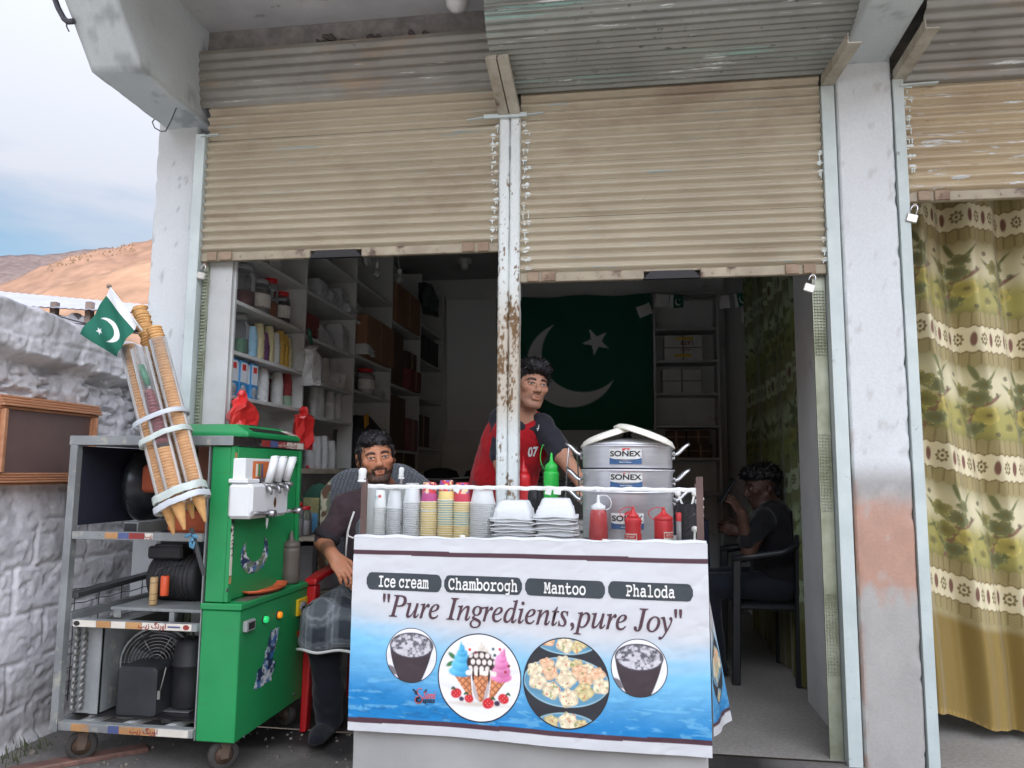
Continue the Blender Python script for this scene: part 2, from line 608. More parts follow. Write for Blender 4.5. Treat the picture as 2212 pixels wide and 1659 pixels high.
struct('terrain', mb, pmat('valley_soil', S(120, 105, 88), S(96, 86, 74), 3, .9))
fx = axis((-2.3, 1.0, .05), (1.0, 3.2, .1)); fy = axis((0.0, 4.5, .05))
FX, FY = np.meshgrid(fx, fy)
fn = fbm(FX * 3, FY * 3, 0, 5, 31)
fw = sst(.45, .62, fbm(FX * 2.3, FY * 2.3, 0, 4, 41)) * sst(-.7, -1.2, FX) * sst(1.4, .2, FY)
fc = np.array(S(150, 146, 140))[None, None] * (.65 + .5 * fn[..., None])
fc = fc * (1 - .7 * fw[..., None])
o = npgrid('floor', np.stack([FX, FY, np.zeros_like(FX) + .002 * fn], -1), fc, m_ground); o['kind'] = 'structure'

def azel(x, y):
    d = _ray(x, y)
    return math.atan2(d[0], d[1]), math.atan2(d[2], math.hypot(d[0], d[1]))
def hill(name, ctrl, r0, r1, a0, a1, seed, c1, c2, gully, zbase=-6, na=170, nr=90, power=1.15):
    A = np.linspace(a0, a1, na); T = np.linspace(0, 1.25, nr)
    ca = sorted(ctrl)
    el = np.interp(A, [c[0] for c in ca], [c[1] for c in ca]) + .007 * (fbm(A * 60, A * 0, 0, 4, seed) - .5)
    AA, TT = np.meshgrid(A, T); EL = np.broadcast_to(el, AA.shape)
    R = r0 + (r1 - r0) * TT
    X, Y = np.sin(AA) * R, np.cos(AA) * R - 3.3
    g = np.abs(fbm(AA * 16 + TT * 1.6, TT * 1.4, 0, 4, seed + 5) - .5) * 2
    up = np.clip(TT, 0, 1) ** power
    fall = np.where(TT > 1, 1 - (TT - 1) * 1.5, 1)
    Z = zbase + (np.tan(EL) * r1 - zbase) * up * fall - gully * (1 - g) * np.sin(np.clip(TT, 0, 1) * pi) \
        + gully * .25 * (fbm(X / 40, Y / 40, 0, 4, seed + 9) - .5) * np.clip(TT * 3, 0, 1)
    n = fbm(X / 70, Y / 70, 0, 5, seed + 3)[..., None]
    C = np.array(c1) * (1 - n) + np.array(c2) * n
    o = npgrid(name, np.stack([X, Y, Z], -1), C, vmat('dry_mountain_slope', rough=.95, spec=.1, grain=.25, bscale=.05)); o['kind'] = 'structure'
    return A, el
c_far = [azel(x, y) for x, y in ((-400, 560), (-150, 560), (0, 551), (60, 548), (130, 545), (200, 539), (260, 533), (420, 540), (700, 560))]
c_near = [azel(x, y) for x, y in ((-500, 760), (-200, 690), (0, 612), (60, 585), (130, 558), (200, 540), (245, 530), (320, 513), (420, 488), (700, 430), (1100, 420))]
hill('far_mountain', c_far, 1500, 2900, -1.1, -.35, 77, S(92, 84, 88), S(106, 96, 96), 60)  # this ridge's shade is put into its darker purple-brown colour
_A, _E = hill('near_mountain', c_near, 420, 1250, -1.2, .1, 51, S(122, 98, 86), S(142, 116, 102), 46)
c_spur = [azel(x, y) for x, y in ((-500, 700), (-100, 670), (30, 652), (120, 622), (220, 585), (320, 560), (500, 520), (900, 500))]
hill('mountain_spur', c_spur, 260, 700, -1.2, .1, 93, S(134, 108, 92), S(152, 124, 106), 22)
# scrub on the near ridge: nobody could count it
mb = MB()
rs = random.Random(5)
for i in range(110):
    x = rs.uniform(150, 330); t = rs.random() ** 1.3
    d = azel(x, 0)[0]
    e = np.interp(d, _A, _E)
    r = 1250 * (1 - .27 * t)
    zz = math.tan(e) * 1250 * (1 - .30 * t)
    p = Vector((sin(d) * r, cos(d) * r - 3.3, zz - 1)); h = rs.uniform(1.5, 3.4)
    mb.lathe([(h * .1, 0), (h * .34, h * .3), (h * .25, h * .7), (0, h)], p, 6, cap0=True)
o = solo('scrub', mb, pmat('dark_scrub', S(120, 98, 82), S(96, 80, 70), 2, .9), 'dark scrub dotted along the sunlit mountain ridge', 'scrub', kind='stuff')
# unseen ridge added behind the camera to keep low sun off the street
A = np.linspace(-1.9, 1.9, 60); T = np.linspace(0, 1, 24)
AA, TT = np.meshgrid(A, T)
R = 120 + 240 * TT
X, Y = np.sin(AA) * R, -np.cos(AA) * R
Z = -1 + 105 * TT ** 1.1 * (1 + .25 * (fbm(AA * 3, TT * 2, 0, 4, 8) - .5))
o = npgrid('unseen_shade_ridge', np.stack([X, Y, Z], -1), np.broadcast_to(np.array(S(150, 125, 100)), X.shape + (3,)), MATS['dry_mountain_slope']); o['kind'] = 'structure'

# ================================================================== SIDE WALL with its window
WX = -2.42
wy = axis((-4.6, -2.8, .05), (-2.8, -1.0, .014), (-1.0, .4, .0075), (.4, 3.6, .05))
wz = np.concatenate([axis((-.1, 1.78, .0085)), ])
m_wall = vmat('rough_whitewashed_plaster', rough=.9, spec=.2, bump=.5, bscale=45, grain=.1)
Yg, Sg = np.meshgrid(wy, wz)
top = 1.755 + .05 * (fbm(Yg * 4, Yg * 0, 0, 3, 4) - .5) - .055 * np.clip(Yg + .7, 0, 1.2)
Zg = Sg / 1.78 * top
rough = fbm(Yg * 7, Zg * 9, 0, 5, 61)
row_f = Zg / .185 + .25 * fbm(Yg * 3, Zg * 3, 0, 3, 62); row_i = np.floor(row_f); col_f = Yg / .30 + .5 * np.mod(row_i, 2) + .35 * vnoise(row_i, row_i * 0, 0, 63) + .18 * fbm(Yg * 5, Zg * 5, 0, 3, 64)
joint = np.maximum(sst(.07, .0, np.minimum(row_f - row_i, 1 - row_f + row_i)), sst(.05, .0, np.minimum(col_f - np.floor(col_f), 1 - col_f + np.floor(col_f)))) * sst(.30, .55, fbm(Yg * 8, Zg * 8, 0, 3, 66))
face_ = vnoise(np.floor(col_f) * 3.7, row_i * 5.1, 0, 65)
stones = fbm(Yg * 13, Zg * 20, 0, 3, 71)
band = sst(1.28, 1.40, Zg) * sst(1.62, 1.52, Zg)
pit = sst(.56, .70, fbm(Yg * 20, Zg * 26, 0, 3, 81))
chips = fbm(Yg * 34, Zg * 44, 0, 3, 83); pit = np.maximum(pit, sst(.60, .68, fbm(Yg * 11, Zg * 30, 0, 4, 85)) * (.3 + band))
disp = .012 * (rough - .5) + .008 * face_ - .010 * joint + .012 * (stones - .5) * (.4 + 1.4 * band) + .012 * (chips - .5) * (.5 + band) - .022 * pit * (.30 + band)
cap = sst(1.555, 1.585, Zg + .04 * (fbm(Yg * 6, Yg * 0, 0, 3, 14) - .5) + .055 * np.clip(Yg + .7, 0, 1.2) - .01)
disp = disp + .075 * cap + .03 * cap * (fbm(Yg * 9, Zg * 10, 0, 3, 15) - .5)
sill = sst(.06, .0, Zg) * .05
Pw = np.stack([WX + disp + sill, Yg, Zg], -1)
# over the top
toprow = []
for k, (dx, dz) in enumerate(((-.04, .02), (-.12, .03), (-.25, .035), (-.42, .02), (-.46, -.3), (-.46, -1.9))):
    r = Pw[-1].copy(); r[:, 0] += dx; r[:, 2] += dz + .02 * (fbm(wy * 8, wy * 0 + k, 0, 3, 17) - .5)
    toprow.append(r)
Pw = np.concatenate([Pw, np.array(toprow)], 0)
nn = fbm(Pw[..., 1] * 3, Pw[..., 2] * 4, 0, 5, 91)
whit = sst(1.35, 1.15, Pw[..., 2] + .25 * (nn - .5))[..., None]
cw = np.array(S(228, 227, 231)) * whit + np.array(S(204, 203, 207)) * (1 - whit)
stain = sst(.52, .72, fbm(Pw[..., 1] * 8, Pw[..., 2] * 5, 0, 5, 95))[..., None]
cw = cw * (1 - .3 * stain) * (.94 + .12 * nn[..., None])
dirt_ = (sst(.42, .0, Pw[..., 2] + .3 * (nn - .5)) * .45)[..., None]
cw = cw * (1 - dirt_) + np.array(S(120, 110, 100)) * dirt_
t_wall = thing('side_wall', 'rough whitewashed plaster wall with a small wooden window at the left', 'wall', (WX, -.3, 0))
npgrid('plaster_face', Pw, cw, m_wall, t_wall)
m_wood = pmat('varnished_pine', S(198, 144, 108), S(170, 118, 86), 5, .5, stretch=(4, .6, 6), bump=.1)
WF = WX + .055
y0w, y1w, z0w, z1w = -.735, -.178, 1.055, 1.405
def frame_bar(ya, yb, za, zb, vert):
    mb = MB()
    w = (yb - ya) if vert else (zb - za)
    n = 5
    for i in range(n):
        a = i / n * w
        d = .012 + .006 * (i % 2) + (.012 if i in (1, 2) else 0)
        if vert:
            mb.box(WX - .02, WF + d, ya + a + .0008, ya + a + w / n - .0008, za, zb, .002)
        else:
            mb.box(WX - .02, WF + d + .001, ya, yb, za + a + .0008, za + a + w / n - .0008, .002)
    return mb
fr = part('window_frame', frame_bar(y0w, y1w, z1w - .055, z1w, False), m_wood, t_wall)
part('rail', frame_bar(y0w, y1w, z0w, z0w + .05, False), m_wood, fr)
part('stile', frame_bar(y0w, y0w + .05, z0w + .051, z1w - .056, True), m_wood, fr)
part('stile', frame_bar(y1w - .045, y1w, z0w + .051, z1w - .056, True), m_wood, fr)
mb = MB(); mb.box(WX - .01, WF + .002, y0w + .045, y1w - .04, z0w + .045, z1w - .05)
part('window_pane', mb, pmat('brown_dusty_pane', S(116, 94, 90), S(98, 80, 78), 4, .4, spec=.5, bump=.02), t_wall)

# ================================================================== SHED and wire beyond the wall
t_shed = thing('shed', 'grey metal roofed shed beyond the rough wall', 'shed', (-8, 8, 0))
ev0, ev1 = aY(-260, 641, 6.2), aY(420, 683, 6.2)
rd0, rd1 = aY(-260, 606, 8.6), aY(420, 667, 8.6)
n = 40
rows = []
for k in range(2):
    a0_, a1_ = (ev0, ev1) if k == 0 else (rd0, rd1)
    rows.append([a0_ + (a1_ - a0_) * i / (4 * n) + np.array([0, 0, .006 * sin(i / 4 * 2 * pi)]) for i in range(4 * n + 1)])
mb = MB(); mb.grid(rows); mb.grid([[p - np.array([0, 0, .012]) for p in r] for r in rows])
part('roof', mb, pmat('weathered_tin', S(196, 196, 206), S(170, 170, 182), 2, .55, metal=.2), t_shed)
mb = MB(); mb.bar(ev0 + [0, .15, -.22], ev1 + [0, .15, -.22], .28, .04)
part('fascia', mb, pmat('rusty_tin', S(96, 84, 92), S(70, 62, 70), 3, .6, metal=.3), t_shed)
mb = MB(); mb.box(-14, -2.6, 8.2, 8.4, -1, 2.6)
part('back_wall', mb, pmat('shed_boards', S(64, 56, 62), S(44, 40, 46), 3, .9), t_shed)
for xx in (117, 193, 20):
    p = aY(xx, 690, 6.35); mb = MB(); mb.box(p[0] - .045, p[0] + .045, 6.3, 6.39, -1, p[2] + .25, .004)
    part('post', mb, pmat('grey_timber', S(150, 132, 120), S(110, 98, 92), 4, .8), t_shed)
mb = MB()
rs = random.Random(8)
for i in range(60):
    p = aY(rs.uniform(90, 205), 697, 6.6)
    mb.obox((p[0], 6.6 + rs.uniform(-.2, .2), p[2] - .12 + rs.uniform(-.06, .1)), (rs.uniform(.1, .3), .2, rs.uniform(.1, .3)), Euler((rs.random(), rs.random(), rs.random())).to_matrix(), .02)
solo('sack_heap', mb, pmat('white_sacking', S(220, 220, 225), S(190, 190, 196), 5, .8), 'heap of white sacks stored under the shed roof', 'sacks', kind='stuff')
mb = MB()
wa, wb = aY(-60, 618, 1.6), aY(520, 740, 1.6)
mb.tube([Vector(wa) * (1 - t) + Vector(wb) * t + Vector((0, 0, -.1 * sin(pi * t))) for t in [i / 20 for i in range(21)]], .005, 6)
solo('overhead_wire', mb, pmat('black_cable', S(40, 40, 44), None, 5, .6), 'thin dark wire slung across the shed roof', 'wire')

# ================================================================== SHOP BUILDING
m_paint = vmat('flaking_white_paint', rough=.75, spec=.3, bump=.25, bscale=90, grain=.05)
t_shop = thing('shop_building', 'single storey concrete shop with white pillars and three shutter bays', 'building', (-.5, 2, 0))
def wrap(name, x0, x1, y0, y1, z0, z1, colfn, parent, step=.012, seed=0, chip=.006, dz=.02, shear=None):
    """box whose four sides are one dense uneven sheet (a plastered pillar or beam side)"""
    per = []
    def seg(ax, ay, bx, by, st):
        n = max(2, int(math.hypot(bx - ax, by - ay) / st))
        for i in range(n):
            per.append((ax + (bx - ax) * i / n, ay + (by - ay) * i / n))
    c = .008
    seg(x0 + c, y0, x1 - c, y0, step); seg(x1 - c, y0, x1, y0 + c, .004); seg(x1, y0 + c, x1, y1, step * 1.6)
    seg(x1, y1, x0, y1, step * 6); seg(x0, y1, x0, y0 + c, step * 1.6); seg(x0, y0 + c, x0 + c, y0, .004)
    per.append(per[0]); per = np.array(per)
    zz = axis((z0, z1, dz))
    PX, ZZ = np.meshgrid(per[:, 0], zz); PY, _ = np.meshgrid(per[:, 1], zz)
    cx, cy = (x0 + x1) / 2, (y0 + y1) / 2
    nx_, ny_ = (PX - cx), (PY - cy)
    L = np.hypot(nx_, ny_)
    edge = np.minimum(np.abs(np.abs(nx_) - (x1 - x0) / 2) + np.abs(np.abs(ny_) - (y1 - y0) / 2), .03) / .03
    q = fbm(PX * 14, ZZ * 9, PY * 14, 4, seed)
    d = -chip * 1.6 * sst(.52, .75, fbm(PX * 30, ZZ * 24, PY * 30, 3, seed + 3)) * (1 - edge) + .006 * (q - .5)
    P = np.stack([PX + nx_ / L * d, PY + ny_ / L * d, ZZ], -1)
    C = colfn(PX, PY, ZZ)
    o = npgrid(name, P, C, m_paint, parent)
    return o
WHITE = np.array(S(205, 209, 210)); CEM = np.array(S(168, 166, 162)); TERR = np.array(S(178, 134, 112)); SOOT = np.array(S(120, 112, 104))
def col_right(X, Y, Z):
    n = fbm(X * 9, Z * 7, Y * 9, 5, 3)[..., None]; n2 = fbm(X * 26, Z * 18, Y * 26, 4, 9)[..., None]
    c = WHITE * (.93 + .12 * n)
    low = sst(1.25, .85, Z + .5 * (n[..., 0] - .5))[..., None]
    c = c * (1 - low) + CEM * (.85 + .3 * n) * low
    t = (sst(.60, .72, Z + .22 * (n2[..., 0] - .5) + .25 * (n[..., 0] - .5)) * sst(1.09, .98, Z + .2 * (n[..., 0] - .5)))[..., None]
    c = c * (1 - .8 * t) + TERR * (.85 + .3 * n2) * .8 * t
    s = (sst(.98, 1.06, Z) * sst(1.2, 1.08, Z) * sst(.40, .60, n[..., 0]))[..., None]
    c = c * (1 - .6 * s) + SOOT * .6 * s
    sp = (sst(.68, .73, n2[..., 0]))[..., None]
    c = c * (1 - .4 * sp) + CEM * .4 * sp
    e = (sst(.025, .0, np.abs(X - .915)) * sst(.45, .6, n2[..., 0]) * sst(1.6, 1.0, Z))[..., None]
    return c * (1 - .6 * e) + TERR * .7 * .6 * e
def col_left(X, Y, Z):
    n = fbm(X * 6, Z * 5, Y * 6, 5, 13)[..., None]
    sp = sst(.70, .76, fbm(X * 30, Z * 26, Y * 30, 3, 19))[..., None]
    return WHITE * (.92 + .13 * n) * (1 - .35 * sp)
wrap('pillar', .915, 1.14, -.03, .32, -.05, 2.90, col_right, t_shop, .009, 5)
pl0, pl1 = aY(319, 640, .09)[0], aY(418, 460, .09)[0]
wrap('pillar', pl0, pl1, .09, .45, -.05, 3.3, col_left, t_shop, .012, 25)
def col_beam(X, Y, Z):
    n = fbm(X * 5, Z * 5, Y * 5, 5, 33)[..., None]
    sp = sst(.62, .72, fbm(X * 12, Z * 12, Y * 12, 4, 39))[..., None]
    return WHITE * np.array([.93, .97, .97]) * (.8 + .25 * n) * (1 - .3 * sp)
def beam(name, x0, x1, prof, seed):
    """profile (Y,Z) of the underside from the wall outward; beam tops out above the slab soffit"""
    Y = []; Z = []
    for (a, b) in zip(prof[:-1], prof[1:]):
        n = max(2, int(math.hypot(b[0] - a[0], b[1] - a[1]) / .025))
        for i in range(n):
            Y.append(a[0] + (b[0] - a[0]) * i / n); Z.append(a[1] + (b[1] - a[1]) * i / n)
    Y.append(prof[-1][0]); Z.append(prof[-1][1]); Y, Z = np.array(Y), np.array(Z)
    xs = axis((x0, x1, .02)); hs = axis((0, 1, .08))
    cols = []
    for h in hs[::-1]:
        cols.append(np.stack([np.full_like(Y, x0), Y, Z + (3.34 - Z) * h], -1))
    for x in xs[1:-1]:
        cols.append(np.stack([np.full_like(Y, x), Y, Z], -1))
    for h in hs:
        cols.append(np.stack([np.full_like(Y, x1), Y, Z + (3.34 - Z) * h], -1))
    P = np.array(cols)
    d = .012 * (fbm(P[..., 0] * 9, P[..., 1] * 9, P[..., 2] * 9, 4, seed) - .5)
    P[..., 2] += d; P[..., 0] += d * .6
    npgrid(name, P, col_beam(P[..., 0], P[..., 1], P[..., 2]), m_paint, t_shop)
beam('roof_beam', -2.285, -2.05, [(.30, 2.842), (-.47, 2.842), (-.66, 3.06), (-.95, 3.335)], 44)
beam('roof_beam', .925, 1.13, [(.30, 2.872), (-.44, 2.90), (-.75, 2.97), (-1.3, 3.1)], 47)
m_soffit = pmat('grey_cement_soffit', S(196, 196, 196), S(172, 172, 174), 3, .85, bump=.2, bscale=25, spots=((S(120, 118, 118), 9, .62, .75),))
mb = MB(); mb.box(-2.5, 3.4, -1.05, 4.75, 3.31, 3.47, .01); part('roof_slab', mb, m_soffit, t_shop)
m_inner = pmat('interior_whitewash', S(222, 224, 222), S(204, 207, 206), 3, .8, bump=.15, bscale=40, spots=((S(120, 118, 112), 7, .62, .8),))
mb = MB(); mb.box(-2.34, 1.2, .03, .3, 3.0, 3.309); part('lintel', mb, pmat('sooty_brick', S(150, 146, 142), S(112, 108, 106), 14, .9, bump=.5, bscale=30), t_shop)
mb = MB(); mb.box(1.2, 3.2, .03, .3, 3.0, 3.309); part('lintel', mb, MATS['sooty_brick'], t_shop)
mb = MB(); mb.box(-2.36, 1.14, 4.4, 4.6, -.05, 3.15); part('back_wall', mb, m_inner, t_shop)
mb = MB(); mb.box(-2.36, -2.24, .45, 4.4, -.05, 3.15); part('left_wall', mb, m_inner, t_shop)
mb = MB(); mb.box(.893, .912, .06, .82, -.02, 2.2, .002); part('door_jamb', mb, m_inner, t_shop)
mb = MB(); mb.box(1.0, 1.14, .32, 4.4, -.05, 3.15); part('right_wall', mb, m_inner, t_shop)
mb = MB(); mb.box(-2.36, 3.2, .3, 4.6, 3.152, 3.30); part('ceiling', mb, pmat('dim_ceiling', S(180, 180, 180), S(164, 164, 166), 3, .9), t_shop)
mb = MB(); mb.box(1.14, 3.2, 1.8, 1.95, -.05, 3.15); part('back_wall', mb, m_inner, t_shop)
mb = MB(); mb.box(3.1, 3.25, -.03, 1.8, -.05, 3.3); part('right_wall', mb, m_inner, t_shop)
mb = MB()
rs = random.Random(3)
for i in range(12):
    x = rs.uniform(-1.6, -.9); mb.obox((x, rs.uniform(.0, .03), 3.19 + rs.uniform(-.01, .03)), (rs.uniform(.02, .06), .04, rs.uniform(.012, .022)), Euler((rs.random(), rs.random(), rs.random())).to_matrix(), .006)
o = part('mortar_rubble', mb, pmat('old_mortar', S(104, 98, 94), S(80, 76, 74), 20, .95), t_shop); o['kind'] = 'stuff'

# ---------------------------------------------------------------- roller shutters
m_beige = pmat('beige_shutter_paint', S(184, 174, 152), S(160, 150, 130), 1.4, .5, stretch=(1, 1, 1.6), rnd='world', bump=.05, bscale=60, spec=.45,
               spots=((S(136, 116, 98), (2.2, (.6, 1, 1.4)), .53, .80), (S(146, 160, 158), (9, (.25, 1, 4)), .63, .68), (S(74, 68, 62), (40, (.4, 1, 2)), .70, .74)))
m_peel = pmat('peeling_shutter_paint', S(186, 170, 140), S(164, 146, 120), 2.2, .38, stretch=(1, 1, 3), rnd='world', bump=.05, bscale=60, spec=.5,
              spots=((S(205, 210, 212), (7, (.7, 1, 5)), .585, .62), (S(96, 76, 64), (11, (.6, 1, 6)), .64, .72)))
m_galv = pmat('dull_galvanised_steel', S(158, 156, 148), S(130, 128, 122), 3, .5, metal=.25, stretch=(1, 1, 2), rnd='world', bump=.04, bscale=50,
              spots=((S(168, 146, 118), (3, (.7, 1, 3)), .55, .75), (S(206, 210, 208), (8, (.5, 1, 8)), .63, .70), (S(92, 90, 88), (24, (.7, 1, 2)), .66, .73)))
m_teal = pmat('teal_tinged_steel', S(150, 152, 144), S(122, 124, 118), 3, .5, metal=.2, stretch=(1, 1, 2), rnd='world', bump=.04, bscale=50,
              spots=((S(140, 196, 184), (3, (.10, 2, 3)), .54, .62), (S(222, 228, 226), (8, (.5, 1, 8)), .62, .68), (S(70, 70, 68), (24, (.7, 1, 2)), .64, .70)))
m_bar = pmat('worn_beige_bar', S(168, 158, 136), S(132, 120, 102), 7, .55, stretch=(1, 1, 1), spots=((S(86, 66, 54), 12, .56, .68),), metal=.1)
m_rust = pmat('rusty_tan_steel', S(158, 138, 116), S(120, 98, 80), 16, .7, spots=((S(70, 48, 38), 22, .6, .7),))
m_black = pmat('black_rubber', S(34, 33, 34), S(26, 25, 26), 10, .6)
m_chan = pmat('pale_painted_channel', S(198, 208, 206), S(176, 188, 186), 5, .55, bump=.08, spots=((S(120, 118, 110), 18, .66, .74),))
def slat_mesh(name, x0, x1, pitch, amp, mat, n=9):
    mb = MB()
    pr = [(-amp * (.5 - .5 * cos(2 * pi * i / n)), pitch * i / n) for i in range(n + 1)]
    xs = np.linspace(x0, x1, 5)
    mb.grid([[(x, y, z) for x in xs] for y, z in pr])
    mb.grid([[(x, y + .0018, z) for x in xs] for y, z in reversed(pr)])
    return mesh_of(mb, name, mat, fix=False)
def shutter(label, x0, x1, zb, ztop, pitch, hood, mat, hmat, hpitch, seed, handle, group, wob=.0012, hx=None):
    rs = random.Random(seed)
    t = thing('roller_shutter', label, 'shutter', ((x0 + x1) / 2, 0, zb), group)
    L0 = Vector(((x0 + x1) / 2, 0, zb))
    me = slat_mesh('slat', x0 - L0.x, x1 - L0.x, pitch, .019, mat)
    z = zb + .042
    while z < ztop - pitch * .6:
        link(me, 'slat', t, (0, rs.uniform(-wob, wob), z - zb + rs.uniform(-wob, wob)), (0, rs.uniform(-.0006, .0006), 0)); z += pitch
    # wound part: slats follow the (Y,Z) profile
    pts = [(0.0, z)] + hood; d = [0]
    for a, b in zip(pts[:-1], pts[1:]):
        d.append(d[-1] + math.hypot(b[0] - a[0], b[1] - a[1]))
    hx0, hx1 = hx or (x0, x1)
    mh = slat_mesh('slat', hx0 - L0.x, hx1 - L0.x, hpitch * 1.02, .010, hmat)
    s = 0
    while s + hpitch <= d[-1]:
        y_, z_ = np.interp(s, d, [p[0] for p in pts]), np.interp(s, d, [p[1] for p in pts])
        y2, z2 = np.interp(s + hpitch, d, [p[0] for p in pts]), np.interp(s + hpitch, d, [p[1] for p in pts])
        link(mh, 'slat', t, (0, y_, z_ - zb), (math.atan2(-(y2 - y_), (z2 - z_)) * -1, 0, 0) if False else (math.atan2(z2 - z_, y2 - y_) - pi / 2, 0, 0)); s += hpitch
    # bottom bar in two runs either side of the hand hole
    hx_, hw = handle
    mb = MB()
    for a, b in ((x0, hx_ - hw / 2), (hx_ + hw / 2, x1)):
        mb.box(a, b, -.014, .012, zb, zb + .042, .003)
    mb.box(hx_ - hw / 2, hx_ + hw / 2, -.013, .011, zb + .034, zb + .042)
    bb = part('bottom_bar', mb, m_bar, t)
    mb = MB()
    poly = [(hx_ - hw / 2 - .002, zb - .001), (hx_ + hw / 2 + .002, zb - .001), (hx_ + hw / 2 - .03, zb + .034), (hx_ - hw / 2 + .03, zb + .034)]
    mb.prism(poly, lambda u, v, q: (u, q, v), -.017, .006)
    part('hand_hole_dark', mb, m_black, bb)  # solid black wedge stands in for the shaded opening
    for xa, w in ((x0 + .06, .05), (x0 + .13, .06), (x1 - .07, .05), (x1 - .14, .055)):
        mb = MB(); mb.box(xa - w / 2, xa + w / 2, -.024, -.0145, zb + .002, zb + .043, .002)
        part('strike_plate', mb, m_rust, bb)
    mb = MB(); mb.cyl((0, -.018, zb + .02 - zb), (0, -.013, zb + .02 - zb), .005, n=8)
    rv = mesh_of(mb, 'rivet', MATS['worn_beige_bar'])
    k = 0
    while x0 + .2 + k * .16 < x1 - .2:
        xx = x0 + .2 + k * .16; k += 1
        if abs(xx - hx_) > hw / 2 + .02:
            link(rv, 'rivet', bb, (xx - L0.x, 0, 0))
    return t
LZ, RZ = 2.112, 1.965
t_ls = shutter('beige corrugated shutter raised over the seated man in the left bay', -2.0, -.553, LZ, 2.88, .0435,
               [(-.012, 2.93), (-.03, 3.02), (-.04, 3.10), (-.045, 3.185)], m_beige, m_galv, .046, 3, (-1.325, .25), 'roller shutters over the shop bays', hx=(-2.28, -.553))
t_rs = shutter('beige corrugated shutter behind the steamer with its drum bulging forward', -.457, .85, RZ, 2.85, .0425,
               [(-.05, 2.875), (-.2, 2.905), (-.33, 2.945), (-.385, 3.0), (-.41, 3.06), (-.415, 3.15), (-.39, 3.25), (-.33, 3.30)], m_beige, m_teal, .030, 5, (.21, .24),
               'roller shutters over the shop bays', hx=(-.56, .93))
t_ts = shutter('peeling orange beige shutter above the floral curtain at the right', 1.19, 2.5, 2.262, 2.80, .0435,
               [(-.06, 2.84), (-.16, 2.88), (-.28, 2.94), (-.36, 3.02), (-.40, 3.12), (-.40, 3.3)], m_peel, m_galv, .046, 9, (1.86, .24), 'roller shutters over the shop bays')
def paint_drips(t, x0, x1, zs, seed):
    rs = random.Random(seed); mb = MB()
    for z in zs:
        for k in range(3):
            x = rs.uniform(x0, x1); w = rs.uniform(.006, .014); h = rs.uniform(.004, .012)
            mb.lathe([(0, -.0012), (w * .8, -.001), (w, 0), (w, .001)], (x, -.0162, z + rs.uniform(-.005, .005)), 9, Matrix(((1, 0, 0), (0, 0, 1), (0, 1, 0))), sx=1, sy=h / w)
            if rs.random() < .5:
                mb.box(x - .002, x + .002, -.0170, -.013, z - rs.uniform(.012, .03), z, .0008)
    o = part('paint_drips', mb, pmat('white_paint_drip', S(214, 224, 222), None, 5, .5), t); o['kind'] = 'stuff'
paint_drips(t_ls, -.59, -.562, [LZ + .066 + .0435 * i for i in range(0, 13)], 1)
paint_drips(t_rs, -.445, -.415, [RZ + .064 + .0425 * i for i in range(0, 17)], 2)
paint_drips(t_rs, .835, .848, [RZ + .064 + .0425 * i for i in (0, 1, 2, 9, 10, 11)], 4)
paint_drips(t_ts, 1.195, 1.225, [2.262 + .066 + .0435 * i for i in range(2, 11)], 6)
# guides
def guide(x0, x1, z0, z1, parent, studs=None):
    mb = MB()
    mb.box(x0, x1, -.034, -.030, z0, z1, .001)
    mb.box(x0, x0 + .004, -.030, .05, z0, z1); mb.box(x1 - .004, x1, -.030, .05, z0, z1)
    g = part('guide_rail', mb, m_chan, parent)
    if studs is not None:
        mb = MB(); z = .05
        xa, xb = studs
        while z < 1.9:
            if int(z * 3.1) % 2:
                for k in range(4):
                    xx = xa + (xb - xa) * (k + .5) / 4
                    mb.box(xx - .0035, xx + .0035, .012, .02, z, z + .006, .001)
            z += .013
        mb.box(xa - .003, xb + .003, .02, .03, 0.0, 1.96)
        part('ribbed_insert', mb, pmat('greenish_galv', S(176, 182, 164), S(130, 136, 112), 8, .35, metal=.5), g)
    return g
guide(-2.052, -2.003, -.01, 2.745, t_ls, None)
guide(.853, .906, -.01, 2.79, t_rs, (.80, .846))
guide(1.145, 1.187, -.01, 2.80, t_ts, None)
mb = MB(); mb.box(-2.0, -1.975, .012, .03, .0, 2.1)
k = .8
while k < 2.08:
    mb.box(-1.998, -1.978, .004, .012, k, k + .008, .001); k += .016
part('ribbed_insert', mb, MATS['greenish_galv'], t_ls)
mb = MB(); mb.bar((-2.02, -.036, 2.73), (-1.93, -.036, 2.735), .018, .004); part('stop_tab', mb, m_chan, t_ls)
mb = MB(); mb.bar((1.17, -.04, 2.765), (1.32, -.04, 2.768), .02, .005); part('stop_tab', mb, m_chan, t_ts)
# flared lead-in channels beside the right hand beam
for (x0, x1, a, b, t) in ((.852, .905, (-.04, 2.79), (-.40, 2.77), t_rs), (1.15, 1.20, (-.03, 2.80), (-.36, 2.83), t_ts)):
    mb = MB()
    pa, pb = Vector(((x0 + x1) / 2, a[0], a[1])), Vector(((x0 + x1) / 2 + .01, b[0], b[1]))
    mb.bar(pa, pb, .05, .006); mb.bar(pa + Vector((-.025, 0, .02)), pb + Vector((-.025, 0, .02)), .004, .04)
    part('lead_in_channel', mb, pmat('grubby_channel', S(186, 182, 168), S(140, 130, 112), 9, .6, spots=((S(90, 74, 58), 14, .6, .7),)), t)
